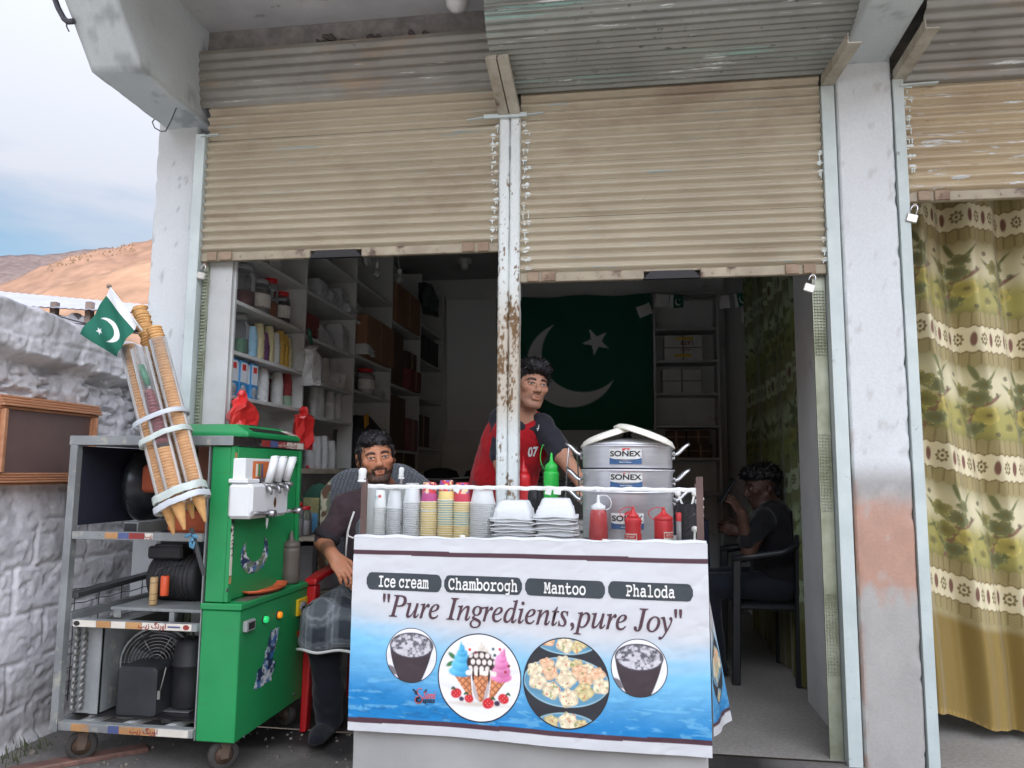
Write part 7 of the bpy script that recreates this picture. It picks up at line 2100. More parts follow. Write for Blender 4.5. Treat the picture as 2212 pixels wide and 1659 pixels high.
mb = MB(); mb.lathe([(.0, -.04), (.03, -.04), (.036, -.02), (.036, .01), (.07, .02), (.07, .051)], p, 20); part('holder', mb, m_wp, t)

# ---------------------------------------------------------------- back wall: great flag, bunting, right hand shelves
ny, nx = 150, 230
UU, VV = np.meshgrid(np.linspace(0, 1, nx), np.linspace(0, 1, ny))
q = [aY(965, 646, 4.30), aY(965, 930, 4.30), aY(1406, 633, 4.30), aY(1410, 928, 4.30)]
P = bil(UU, VV, *q)
P[..., 2] += -.018 * np.sin(UU * pi * 3) ** 2 * (1 - VV)
P[..., 1] += .012 * np.sin(UU * 17 + 2 * VV) * VV - .02 * np.sin(UU * 6 - VV * 3) * VV + .01 * (fbm(UU * 8, VV * 5, 0, 3, 3) - .5)
t_bf = thing('wall_flag', 'large green flag with white crescent and star covering the back wall', 'flag', tuple((q[1] + q[3]) / 2))
npgrid('cloth', P, flag_cols(UU, VV), MATS['printed_cloth'], t_bf)
t_sh2 = thing('shelf_unit', 'narrow white shelves on the back wall right of the big flag', 'shelves', (.6, 4.2, 0))
Fp = lambda x, y: (1036.8 + .3385 * x, 564.5 + .3385 * y)
xs0, xs1 = .285, .905
for zz in (2.885, 2.53, 2.214, 1.897, 1.586, 1.277, .95): sbox('shelf_board', xs0 + .021, xs1 - .021, 4.10, 4.39, zz - .024, zz, m_shelf, t_sh2)
for xx in (xs0, xs1 - .02): sbox('divider', xx, xx + .02, 4.098, 4.39, 0, 2.886, m_shelf, t_sh2)
z = 2.214
t = carton(.39, .75, 4.12, 4.36, z, z + .245, 'white carton with yellow bands and upside down red lettering', m_cardw, 'white cartons on the back shelves', True, '-y')
for xa, xb, za, zb, mt in ((.505, .665, .20, .225, pmat('yellow_print', S(214, 178, 40), None, 9, .6)), (.485, .645, .032, .06, MATS['yellow_print'])):
    mb = MB(); mb.box(xa, xb, 4.1175, 4.119, z + za, z + zb); part('printed_band', mb, mt, t)
put_text('LATIF', .055, m_ink_r, (.603, 4.117, z + .172), (-1, 0, 0), (0, 0, -1), t, .9, .001)
put_text('\ufed2\ufbff\ufec4\ufedf', .045, m_ink_r, (.60, 4.117, z + .095), (-1, 0, 0), (0, 0, -1), t, 1, .0006)
carton(.37, .735, 4.12, 4.36, 1.897, 1.897 + .23, 'plain white taped carton on the back shelf below the lettered one', m_cardw, 'white cartons on the back shelves', True, '-y')
for k, (xa, xb, zb, h, lb) in enumerate(((.40, .60, 1.277, .13, 'dark brown carton, lower left of the pile behind the steamer'), (.61, .82, 1.277, .13, 'dark brown carton, lower right of the pile behind the steamer'), (.40, .58, 1.408, .13, 'dark brown carton, upper left of the pile behind the steamer'), (.59, .80, 1.408, .13, 'dark brown carton, upper right of the pile behind the steamer'))):
    carton(xa, xb, 4.12, 4.36, zb, zb + h, lb, m_cardd, 'brown cartons on the back shelves', True, '-y')
def paper(px0, px1, py0, py1, Y, rot, label, fl=False):
    c = Vector(aY((px0 + px1) / 2, (py0 + py1) / 2, Y)); w = (aY(px1, py0, Y)[0] - aY(px0, py0, Y)[0]); h = aY(px0, py0, Y)[2] - aY(px0, py1, Y)[2]
    ny, nx = (36, 54) if fl else (8, 10)
    U, V = np.meshgrid(np.linspace(0, 1, nx), np.linspace(0, 1, ny))
    x, zz = (U - .5) * w, (.5 - V) * h
    R2 = np.array([[cos(rot), -sin(rot)], [sin(rot), cos(rot)]])
    P = np.stack([c.x + x * R2[0, 0] + zz * R2[0, 1], c.y + .02 * np.sin(U * 3 + V * 2), c.z + x * R2[1, 0] + zz * R2[1, 1]], -1)
    C = flag_cols(U, V) if fl else np.broadcast_to(np.array(S(214, 214, 212)), P.shape) * (.9 + .1 * V[..., None])
    o = npgrid('paper_flag', P, C, MATS['printed_cloth'], None, True, tuple(c)); tag(o, label, 'paper flag', 'bunting strung across the back of the shop')
F4 = lambda a, b, c, d: (*Fp(a, c), *Fp(b, d))
for (a, b, c_, d, rot, lb, fl) in ((1005, 1095, 275, 348, .35, 'white back of a paper flag over the corner of the big flag', False), (1118, 1205, 208, 292, -.12, 'white paper flag hanging left of the small green flag', False), (1213, 1297, 214, 298, -.03, 'small green paper flag over the back shelves', True), (1528, 1590, 215, 300, .05, 'greyish paper flag near the inner curtain', False), (1625, 1706, 200, 285, .15, 'small green paper flag beside the inner curtain', True), (1670, 1715, 300, 390, .0, 'white paper hanging below the right green flag', False), (1690, 1740, 100, 180, .6, 'white curled paper at the top of the inner curtain', False)):
    (xa, ya), (xb, yb) = Fp(a, c_), Fp(b, d); paper(xa, xb, ya, yb, 3.7 if a < 1500 else 2.9, rot, lb, fl)
mb = MB(); pts = [aY(*Fp(1090, 200), 3.75), aY(*Fp(1160, 205), 3.71), aY(*Fp(1255, 212), 3.71), aY(*Fp(1400, 235), 3.4), aY(*Fp(1560, 215), 2.95), aY(*Fp(1660, 195), 2.91), aY(*Fp(1735, 100), 2.5)]
mb.tube(pts, .002, 5); solo('bunting_string', mb, m_wire, 'thin string holding the paper flags', 'string')
# low furniture seen between the men
t = thing('work_table', 'long dark work table heaped with papers at the back of the shop', 'table', (-1.1, 3.0, 0))
sbox('table_top', -1.75, .1, 2.7, 3.4, 1.02, 1.05, pmat('dark_table_top', S(70, 66, 64), None, 5, .5), t)
for xx in (-1.7, .02):
    for yy in (2.75, 3.33): sbox('leg', xx, xx + .05, yy, yy + .05, 0, 1.019, m_dsteel, t)
rs = random.Random(44)
for k in range(7):
    mb = MB(); x = -1.45 + .17 * k; mb.obox((x, 2.8 + rs.uniform(-.04, .08), 1.058 + .012 * (k % 3)), (.24, .2, .012), Euler((rs.uniform(-.05, .05), rs.uniform(-.08, .08), rs.uniform(-.5, .5))).to_matrix(), .003)
    solo('paper_pile', mb, pmat('grey_paper', S(170, 172, 170), S(140, 142, 140), 9, .8), 'sheaf of grey papers, ' + nth(k + 1) + ' from the left on the dark work table', 'papers', 'papers on the work table')
for k in range(3):
    mb = MB(); x = -1.55 + .36 * k; mb.lathe([(0, 1.052), (.13, 1.052), (.16, 1.08), (.14, 1.13), (.06, 1.155), (0, 1.158)], (x, 3.05, 0), 18, sy=.7)
    solo('dark_bundle', mb, pmat('dark_navy_cloth', S(36, 38, 48), S(26, 28, 36), 8, .9), ('dark bundle on the work table behind the seated man', 'dark bundle in the middle of the work table', 'dark bundle on the work table behind the boy')[k], 'bundle', 'bundles on the work table')
# low table behind the machine with its jars
t = thing('low_table', 'low table behind the ice cream machine holding jars', 'table', (-1.62, .5, 0))
sbox('table_top', -1.80, -1.50, .33, .72, .775, .79, MATS['stained_work_top'], t)
for xx, yy in ((-1.79, .34), (-1.53, .34), (-1.79, .69), (-1.53, .69)): sbox('leg', xx, xx + .02, yy, yy + .02, 0, .774, m_dsteel, t)
p = aY(634, 1155, .42); jar(p[0], .42, .79, .05, .17, 'clear jar with red lid and white sweets behind the ice cream machine', (('pale_sweets', S(170, 166, 164)), .5), m_lidr)
p = aY(652, 1155, .46); jar(p[0], .47, .79, .045, .15, 'clear jar with red lid beside the patterned green box', (('pale_sweets', S(170, 166, 164)), .5), m_lidr)
p0, p1 = aY(652, 1150, .56), aY(682, 1075, .56)
t = carton(p0[0], p1[0] + .02, .56, .66, .79, .79 + .19, 'green gold patterned box behind the seated man', pmat('quilted_gold_green', S(150, 144, 96), S(96, 104, 72), 28, .5), 'boxes on the low table', False)
mb = MB(); mb.box(p1[0] - .03, p1[0] + .015, .557, .5595, .80, .90); part('blue_label', mb, pmat('sky_blue_print', S(96, 160, 204), None, 8, .5), t)
p = aY(668, 1195, .5); mb = MB(); mb.lathe([(0, .0), (.11, .0), (.13, .02), (.135, .22), (.14, .225), (.128, .225), (.12, .03), (0, .02)], (p[0] + .02, .55, .52), 32); solo('cooking_pot', mb, m_alu, 'dull aluminium cooking pot under the low table', 'pot')
t2 = bpy.data.objects['low_table']; sbox('lower_shelf', -1.79, -1.49, .34, .70, .503, .518, MATS['stained_work_top'], t2)

# ================================================================== CURTAINS
def petal(x, y, cx_, cy_, r, rot=0, n=5):
    d = np.hypot(x - cx_, y - cy_) / r; a = np.arctan2(y - cy_, x - cx_) + rot
    return sst(1.0, .9, d / (.58 + .42 * np.abs(np.cos(a * n / 2)) ** .7)), d
def curtain_cols(s, t):
    """s along the cloth, t height from the hem, metres; a printed floral cloth with lace bands every 0.6 m"""
    PER = .585
    v = np.mod(t - .505, PER) / PER            # 0 at the middle of a lace band, upward
    OL, WHI, YG, DK = np.array(S(126, 116, 62)), np.array(S(214, 206, 170)), np.array(S(168, 160, 92)), np.array(S(92, 98, 60))
    a = sst(.12, .30, v)[..., None]; b = sst(.40, .58, v)[..., None]; c2 = sst(.66, .90, v)[..., None]
    c = DK * (1 - a) + YG * a
    c = c * (1 - b) + WHI * b; c = c * (1 - c2) + OL * c2
    low = sst(.40, .34, t)[..., None]; c = c * (1 - low) + np.array(S(142, 120, 64)) * low
    RP = .225
    row = np.floor((t - .505) / PER)
    u = np.mod(s + row * .07, RP) - RP / 2; y = v * PER
    on = (t > .52)
    def leaf(c, cx_, cy_, L_, w, rot, col): return over(c, np.array(col), ell(u, y, cx_, cy_, L_, w, .003, rot) * on)
    LEAF, MAR, FD_, FY, FG = S(112, 116, 72), S(136, 104, 84), S(126, 128, 88), S(182, 168, 92), S(142, 136, 80)
    for (x_, y_, L_, w, r_, col) in ((-.01, .20, .10, .010, 1.35, MAR), (.03, .19, .09, .009, 1.0, LEAF), (-.05, .22, .07, .008, 2.1, LEAF), (.055, .30, .06, .009, .6, MAR), (-.06, .34, .06, .008, 2.4, LEAF), (.0, .43, .05, .009, 1.9, LEAF), (.05, .40, .06, .006, .9, LEAF), (-.075, .26, .035, .008, .4, LEAF)): c = leaf(c, x_, y_, L_, w, r_, col)
    for (x_, y_, r_, col, rt) in ((.045, .235, .046, FY, .3), (-.03, .25, .044, FG, 1.0), (.015, .315, .044, FD_, .2), (-.045, .345, .040, FG, .8), (.03, .375, .034, FD_, .5), (.0, .17, .038, FD_, 1.4), (-.085, .185, .026, FG, .1)):
        m, d = petal(u, y, x_, y_, r_, rt); m = m * on
        sh = np.clip(.55 + .6 * d, 0, 1.15)[..., None]; c = over(c, np.array(col) * (sh * 1.05), m)
        c = over(c, np.array(S(226, 214, 150)), sst(.03, .0, np.abs(d - .78)) * m * .6); c = over(c, np.array(S(120, 110, 60)), sst(.22, .16, d) * m)
    for (x_, y_) in ((.085, .33), (-.09, .41), (.075, .15)):
        m, d = petal(u, y, x_, y_, .013, 0, 8); c = over(c, np.array(S(96, 90, 66)), m * on * .8)
    # lace
    h = np.minimum(v, 1 - v) * PER; sc_ = .014 * np.abs(np.sin(s * pi / .030))
    lace = sst(.116, .112, h - sc_) * (t > .35) ; inner = sst(.062, .058, h - .004 * np.sin(s * 2 * pi / .03))
    n = .5 + .5 * np.sin(s * 2 * pi / .012) * np.sin(h * 2 * pi / .014)
    c = over(c, np.array(S(168, 154, 108)) * (.78 + .3 * n[..., None]), lace)
    c = over(c, np.array(S(116, 100, 62)), lace * sst(.35, .2, np.abs(np.sin(s * pi / .030))) * sst(.05, .06, h) * .6)
    c = over(c, np.array(S(222, 212, 178)), inner * lace)
    c = over(c, np.array(S(130, 112, 70)), sst(.0045, .0025, np.abs(h - .060 - .004 * np.sin(s * 2 * pi / .03))) * lace)
    k = np.mod(s, .078); vy = np.where(v > .5, v - 1, v) * PER
    c = over(c, np.array(S(122, 84, 70)), ell(k, vy, .02, 0, .0095, .032, .002) * lace)
    m, d = petal(k, vy * .55, .058, 0, .018, 0, 8); c = over(c, np.array(S(120, 104, 62)), m * lace); c = over(c, np.array(S(214, 204, 168)), sst(.55, .45, d) * m * lace); c = over(c, np.array(S(96, 84, 52)), sst(.25, .2, d) * lace)
    hem = sst(-.045, -.06, t) * (.5 + .5 * np.sin(s * 2 * pi / .02)); c = over(c, np.array(S(176, 146, 84)), hem)
    return c
m_cur = vmat('satin_curtain', rough=.42, spec=.45, sheen=.2, grain=.04, bscale=500)
def curtain(label, pos, length, full, top, hem, fold, seed, nx, nz, tilt, shade_tint=(1, 1, 1)):
    """pos(s01, dep) -> x,y of the cloth; hem(s01) -> height of the lower edge"""
    t = thing('curtain', label, 'curtain', (*pos(.5, 0), 0), 'floral curtains')
    s = np.linspace(0, 1, nx); z01 = np.linspace(0, 1, nz)
    SS, ZZ = np.meshgrid(s, z01)
    ph = 6.5 * vnoise(SS * 4, ZZ * 1.2, 0, seed)
    wv = np.sin(SS * 2 * pi * full + ph) + .35 * np.sin(SS * 2 * pi * full * 2.3 + 2 * ph + ZZ)
    amp = fold * (.55 + .45 * ZZ) * (.7 + .6 * vnoise(SS * 5, 0 * SS, 0, seed + 4))
    zz = hem(SS) + (top - hem(SS)) * ZZ
    X, Y = pos(SS, amp * wv)
    cloth_s = SS * length * 1.3 + .004 * wv; tt = ZZ * (top - .08) + tilt(SS, ZZ)
    P = np.stack([X, Y, zz], -1)
    npgrid('cloth', P, curtain_cols(cloth_s, tt) * np.array(shade_tint), m_cur, t); return t
curtain('bright olive and cream floral curtain with lace bands in the right doorway', lambda s, d: (1.155 + 1.4 * s + 0 * d, .36 + d), 1.3, 5.5, 2.62, lambda s: .14 - .10 * sst(0, .35, s), .058, 5, 620, 560,
        lambda s, z: (.20 * (1 - np.exp(-s * 4.5))) * (.25 + .75 * z) - .10)
t_ic = curtain('floral curtain with shade in its colour hanging along the inner right wall', lambda s, d: (.93 + d, .85 + 1.75 * s + 0 * d), 1.75, 8, 2.78, lambda s: .012 + 0 * s, .028, 9, 320, 420, lambda s, z: .03 * np.sin(s * 5) + .1 * s, (.36, .50, .46))  # doorway cloth again, its shade multiplied into darker green colours
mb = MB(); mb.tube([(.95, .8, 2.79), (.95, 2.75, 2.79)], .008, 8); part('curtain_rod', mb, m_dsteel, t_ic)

# ================================================================== PEOPLE: signed distance fields meshed into one continuous skin
class Field:
    def __init__(s): s.p = []
    def cap(s, a, b, ra, rb=None, k=.012, op='+'):
        a, b = np.array(a, float), np.array(b, float); rb = ra if rb is None else rb
        L2 = max(1e-9, float(((b - a) ** 2).sum()))
        def f(P):
            t = np.clip(((P - a) @ (b - a)) / L2, 0, 1)
            return np.linalg.norm(P - a - t[..., None] * (b - a), axis=-1) - (ra + (rb - ra) * t)
        s.p.append((f, np.minimum(a - ra, b - rb), np.maximum(a + ra, b + rb), k, op)); return s
    def ell(s, c, r, R=None, k=.012, op='+'):
        c, r = np.array(c, float), np.array(r, float); Rm = None if R is None else np.array(R)
        def f(P):
            q = P - c
            if Rm is not None: q = q @ Rm
            k0 = np.linalg.norm(q / r, axis=-1); k1 = np.linalg.norm(q / (r * r), axis=-1)
            return k0 * (k0 - 1) / np.maximum(k1, 1e-6)
        m = r.max() if R is not None else r
        s.p.append((f, c - m, c + m, k, op)); return s
    def mesh(s, h, pad=.02):
        lo = np.min([p[1] for p in s.p if p[4] == '+'], 0) - pad; hi = np.max([p[2] for p in s.p if p[4] == '+'], 0) + pad
        n = np.ceil((hi - lo) / h).astype(int) + 1
        F = np.full(n, 1.0, np.float32)
        ax = [lo[i] + h * np.arange(n[i]) for i in range(3)]
        for f, a, b, k, op in s.p:
            m = k + 3 * h
            i0 = np.clip(np.floor((a - m - lo) / h).astype(int), 0, n - 1); i1 = np.clip(np.ceil((b + m - lo) / h).astype(int) + 1, 1, n)
            sl = tuple(slice(i0[q], i1[q]) for q in range(3))
            G = np.stack(np.meshgrid(ax[0][sl[0]], ax[1][sl[1]], ax[2][sl[2]], indexing='ij'), -1)
            d = f(G); o = F[sl]
            if op == '+':
                hh = np.clip(.5 + .5 * (o - d) / k, 0, 1); F[sl] = o * (1 - hh) + d * hh - k * hh * (1 - hh)
            else:
                hh = np.clip(.5 - .5 * (o + d) / k, 0, 1); F[sl] = o * (1 - hh) - d * hh + k * hh * (1 - hh)
        return nets(F, lo, h)
def nets(F, lo, h):
    Sg = F < 0; nx, ny, nz = F.shape
    cnt = np.zeros((nx - 1, ny - 1, nz - 1), np.int8)
    for a in (0, 1):
        for b in (0, 1):
            for c in (0, 1): cnt += Sg[a:nx - 1 + a, b:ny - 1 + b, c:nz - 1 + c]
    act = np.argwhere((cnt > 0) & (cnt < 8)); idx = np.full(cnt.shape, -1, np.int64); idx[tuple(act.T)] = np.arange(len(act))
    pos = np.zeros((len(act), 3)); num = np.zeros(len(act))
    cor = [(a, b, c) for a in (0, 1) for b in (0, 1) for c in (0, 1)]
    for p in cor:
        for ax_ in range(3):
            if p[ax_]: continue
            q = list(p); q[ax_] = 1
            f0 = F[act[:, 0] + p[0], act[:, 1] + p[1], act[:, 2] + p[2]]; f1 = F[act[:, 0] + q[0], act[:, 1] + q[1], act[:, 2] + q[2]]
            m = (f0 < 0) != (f1 < 0); t = np.where(m, f0 / np.where(m, f0 - f1, 1), 0)
            pt = np.array(p, float)[None].repeat(len(act), 0); pt[:, ax_] += t
            pos[m] += pt[m]; num[m] += 1
    V = lo + h * (act + pos / num[:, None])
    Q = []
    for ax_ in range(3):
        o1, o2 = (ax_ + 1) % 3, (ax_ + 2) % 3
        s0 = [slice(None)] * 3; s1 = [slice(None)] * 3; s0[ax_] = slice(0, -1); s1[ax_] = slice(1, None)
        E_ = np.argwhere(Sg[tuple(s0)] != Sg[tuple(s1)]); E_ = E_[(E_[:, o1] > 0) & (E_[:, o2] > 0) & (E_[:, o1] < F.shape[o1] - 1) & (E_[:, o2] < F.shape[o2] - 1)]
        ins = Sg[tuple(E_.T)]
        def cell(d1, d2):
            c = E_.copy(); c[:, o1] += d1; c[:, o2] += d2; return idx[tuple(c.T)]
        q = np.stack([cell(-1, -1), cell(0, -1), cell(0, 0), cell(-1, 0)], -1)
        q[~ins] = q[~ins][:, ::-1]; Q.append(q)
    return V, np.concatenate(Q)
def npmesh(name, V, Q, C, mat, parent):
    L0 = np.array(rootloc(parent)); me = bpy.data.meshes.new(name)
    me.vertices.add(len(V)); me.vertices.foreach_set('co', (V - L0).reshape(-1).astype(np.float32))
    me.loops.add(Q.size); me.loops.foreach_set('vertex_index', Q.reshape(-1).astype(np.int32))
    me.polygons.add(len(Q)); me.polygons.foreach_set('loop_start', np.arange(0, Q.size, 4, dtype=np.int32)); me.polygons.foreach_set('use_smooth', np.ones(len(Q), bool))
    me.update(calc_edges=True)
    a = me.color_attributes.new('Col', 'FLOAT_COLOR', 'POINT'); a.data.foreach_set('color', np.concatenate([C, np.ones((len(C), 1))], -1).reshape(-1).astype(np.float32))
    me.materials.append(mat); o = link(me, name, parent); ROOT[o.name] = Vector(L0); return o
def normals(V, Q):
    N = np.zeros_like(V); n = np.cross(V[Q[:, 2]] - V[Q[:, 0]], V[Q[:, 3]] - V[Q[:, 1]])
    for i in range(4): np.add.at(N, Q[:, i], n)
    return N / np.maximum(np.linalg.norm(N, axis=1, keepdims=True), 1e-9)
def cloth_noise(V, Q, amp, fr, seed, squash=(1, 1, 1)):
    N = normals(V, Q); p = V * np.array(squash) * fr
    d = (fbm(p[:, 0], p[:, 1], p[:, 2], 3, seed) - .5); d2 = np.abs(fbm(p[:, 0] * .6 + 9, p[:, 1] * .6, p[:, 2] * .6, 2, seed + 4) - .5)
    return V + N * (amp * (d * 2 - d2 * 1.6))[:, None]
m_skin = vmat('human_skin', rough=.52, spec=.4, bump=.06, bscale=220, sss=.08, grain=.10)
m_cloth = vmat('clothing', rough=.85, spec=.2, bump=.12, bscale=420, sheen=.15, grain=.08)
m_hair = vmat('dark_hair', rough=.55, spec=.35, bump=.5, bscale=160, grain=.25)
def rotm(yaw, pitch, roll):
    return np.array(Euler((pitch, roll, yaw), 'XYZ').to_matrix())
def head(F, t, R, s=1.0, jaw=1.0, nose=1.0):
    """face looks along local -Y; local x to the viewer's right when it faces the camera"""
    def w(p): return t + R @ (np.array(p) * s)
    E_ = lambda c, r, k=.012, op='+', R2=None: F.ell(w(c), np.array(r) * s, R if R2 is None else R @ R2, k * s, op)
    K_ = lambda a, b, ra, rb=None, k=.01, op='+': F.cap(w(a), w(b), ra * s, None if rb is None else rb * s, k * s, op)
    E_((0, .012, .035), (.074, .095, .082)); E_((0, -.020, -.030), (.061, .070, .078), .03)
    E_((0, -.058, -.094), (.030 * jaw, .026, .020), .022)
    for q in (-1, 1):
        K_((q * .056, .0, -.045), (q * .026 * jaw, -.056, -.090), .017, .015, .02)
        E_((q * .044, -.062, -.014), (.022, .018, .017), .022)
        K_((q * .012, -.086, .026), (q * .046, -.072, .024), .0085, .007, .014)
        E_((q * .0315, -.096, .006), (.017, .012, .0105), .010, '-')
        E_((q * .0315, -.0775, .0055), (.0125, .0115, .0115), .002)
        K_((q * .018, -.0885, .0105), (q * .045, -.083, .0105), .0036, .003, .004)
        K_((q * .020, -.0875, -.0025), (q * .044, -.083, -.002), .003, .0026, .004)
        E_((q * .079, .012, -.004), (.008, .020, .033), .008, '+', np.array(Euler((.2, 0, q * .5)).to_matrix()))
        E_((q * .085, .006, .0), (.006, .010, .017), .006, '-')
        E_((q * .0135, -.098, -.031), (.0085 * nose, .010, .0075), .007)
    K_((0, -.084, .014), (0, -.106, -.022), .0085, .0105 * nose, .012); E_((0, -.108, -.0265), (.0115 * nose, .0105, .010), .008)
    K_((-.019, -.087, -.0565), (.019, -.087, -.0565), .0048, None, .006); K_((0, -.092, -.0555), (.001, -.092, -.0555), .0065, None, .010)
    K_((-.015, -.088, -.0665), (.015, -.088, -.0665), .0062, None, .007)
    K_((-.020, -.0955, -.0612), (.020, -.0955, -.0612), .0022, None, .003, '-')
    return w
def facecols(V, t, R, s, skin, beard=0, beardcol=S(40, 34, 32), brow=S(34, 28, 28), hairline=.07, sideburn=.4, lipcol=None, seed=1):
    L_ = ((V - t) @ R) / s; x, y, z = L_.T
    n = fbm(V[:, 0] * 60, V[:, 1] * 60, V[:, 2] * 60, 3, seed)[:, None]
    c = np.array(skin) * (.9 + .2 * n); m1 = lambda a: a[:, None]
    front = (y < -.03) & (y > -.14)
    def ov(col, m): nonlocal c; c = c * (1 - m1(m)) + np.array(col) * m1(m)
    ov(np.array(skin) * np.array([1.12, .82, .80]), .35 * sst(.03, .0, np.abs(np.abs(x) - .04)) * sst(.035, .0, np.abs(z + .02)) * front)
    ov(np.array(skin) * .80, .5 * sst(.02, .008, np.hypot(np.abs(x) - .0315, (z - .004) * 1.3)) * front)
    if beard:
        nb = fbm(V[:, 0] * 150, V[:, 1] * 150, V[:, 2] * 150, 2, seed + 3)
        jawm = sst(-.050, -.066, z + .30 * np.maximum(0, .045 - np.abs(x)) * 0 - .55 * np.maximum(0, np.abs(x) - .035)) * sst(.02, -.01, y - .0) * (z > -.128) * (np.abs(x) < .09)
        must = sst(.030, .024, np.abs(x)) * sst(-.040, -.044, z) * sst(-.0535, -.050, z) * front
        gap = sst(.021, .014, np.abs(x)) * sst(.013, .008, np.abs(z + .068)) * front
        side = sst(.050, .058, np.abs(x)) * sst(.02, .0, z) * sst(.035, .015, y) * sst(-.055, -.03, y)
        must = np.maximum(must, sst(.009, .005, np.abs(np.abs(x) - .028)) * sst(-.040, -.046, z) * sst(-.085, -.075, z) * front)
        b = np.clip(np.maximum(np.maximum(jawm * (1 - gap), must), side * sideburn * 1.6) * beard * (.75 + .5 * nb), 0, 1); ov(beardcol, b)
    lip = (sst(.022, .018, np.abs(x)) * sst(.0105, .0085, np.abs(z + .0612)) * front); ov(np.array(skin) * np.array([.86, .66, .64]), lip * .7)
    ov(np.array(skin) * .3, sst(.019, .016, np.abs(x)) * sst(.0022, .0012, np.abs(z + .0612)) * front * .55)
    nos = sst(.0048, .003, np.hypot((np.abs(x) - .0085), (z + .0375))) * front; ov(np.array(skin) * .3, nos * .5)
    arch = z - .026 + 11 * (np.abs(x) - .030) ** 2
    ov(brow, sst(.0072, .0045, np.abs(arch)) * sst(.010, .014, np.abs(x)) * sst(.054, .047, np.abs(x)) * front * .92)
    ex, ez = np.abs(x) - .0315, z - .0045
    eye = sst(1.12, .95, np.hypot(ex / .0115, ez / .0049)) * (y < -.07) * (y > -.13)
    ov(S(166, 154, 146), eye); ir = sst(.0058, .0048, np.hypot(ex * np.sign(x) * 1.0 * np.sign(x), ez)); ov(S(46, 30, 24), ir * eye)
    ov(S(14, 12, 12), sst(.0028, .002, np.hypot(ex, ez)) * eye)
    lash = sst(1.50, 1.30, np.hypot(ex / .0115, ez / .0049)) * (1 - eye) * (ez > -.001) * (y < -.06); ov(S(30, 22, 22), lash * .85)
    return c
def hand(F, wr, dirn, side, palm_n, s=1.0, curl=.6, spread=.18):
    """wrist point, direction of the fingers, thumb side vector, palm normal; five separate bent fingers"""
    d = np.array(dirn, float); d /= np.linalg.norm(d); n = np.array(palm_n, float); n -= d * (n @ d); n /= np.linalg.norm(n); sd = np.array(side, float); sd -= d * (sd @ d); sd -= n * (sd @ n); sd /= np.linalg.norm(sd)
    wr = np.array(wr, float)
    F.cap(wr - d * .02 * s, wr + d * .015 * s, .026 * s, .027 * s, .02)
    R = np.stack([sd, d, n], -1)
    F.ell(wr + d * .052 * s, np.array([.040, .048, .0155]) * s, R, .014)
    for i, (off, ln) in enumerate(((.029, .072), (.0095, .080), (-.0105, .075), (-.029, .060))):
        p = wr + d * (.088 - .006 * abs(i - 1.3)) * s + sd * off * s
        a = d * cos(spread * .0) + sd * (off * spread * 6); a /= np.linalg.norm(a); ang = .15
        for q, (fr, r0, r1) in enumerate(((.44, .0092, .0085), (.32, .0085, .0076), (.24, .0076, .0062))):
            dd = a * cos(ang) + n * sin(ang); p2 = p + dd * ln * fr * s
            F.cap(p if q else p - dd * .02 * s, p2, r0 * s, r1 * s, .0035); p = p2; ang += curl * (.9 if q == 0 else .75)
    p = wr + d * .022 * s + sd * .030 * s
    a = d * .62 + sd * .62 + n * .35; a /= np.linalg.norm(a)
    p2 = p + a * .036 * s; F.cap(p - a * .01 * s, p2, .0145 * s, .011 * s, .010)
    a2 = d * .85 + sd * .20 + n * .42; a2 /= np.linalg.norm(a2); p3 = p2 + a2 * .030 * s; F.cap(p2, p3, .0105 * s, .0092 * s, .003)
    p4 = p3 + (a2 * .9 + n * .3) * .022 * s; F.cap(p3, p4, .0092 * s, .0072 * s, .003)
def hairmesh(parent, F, h, amp, fr, col, seed, R, t, s, tufts=(), tl=.02):
    V, Q = F.mesh(h); V = cloth_noise(V, Q, amp, fr, seed)
    n = fbm(V[:, 0] * 90, V[:, 1] * 90, V[:, 2] * 30, 3, seed)[:, None]
    o = npmesh('hair', V, Q, np.array(col) * (.6 + .9 * n), m_hair, parent)
    # loose locks breaking the outline
    rs = np.random.RandomState(seed); N = normals(V, Q); up = R @ np.array((0, 0, 1.0))
    sel = rs.choice(len(V), min(len(V), 900), replace=False); vs = []; fs = []
    for i in sel:
        L_ = (R.T @ (V[i] - t)) / s
        if L_[2] < .03: continue
        nrm = N[i]; side = np.cross(nrm, rs.randn(3)); side /= np.linalg.norm(side) + 1e-9; l = tl * (.5 + rs.rand()); w = .0022 + .002 * rs.rand()
        flow = np.cross(nrm, side); b = V[i] - nrm * .003; k = len(vs)
        m = b + nrm * l * .45 + flow * l * .45; e = b + nrm * l * .55 + flow * l
        vs += [b - side * w, b + side * w, m + side * w * .8, m - side * w * .8, e]; fs += [(k, k + 1, k + 2, k + 3), (k + 3, k + 2, k + 4)]
    mb = MB(); mb.add(vs, fs, 0, True); lk_ = part('hair_locks', mb, pmat('black_hair_lock', tuple(np.array(col) * 1.1), tuple(np.array(col) * .7), 30, .5), o); lk_['kind'] = 'stuff'
    return o
def A(px_, py_, Y): return np.array(aY(px_, py_, Y))

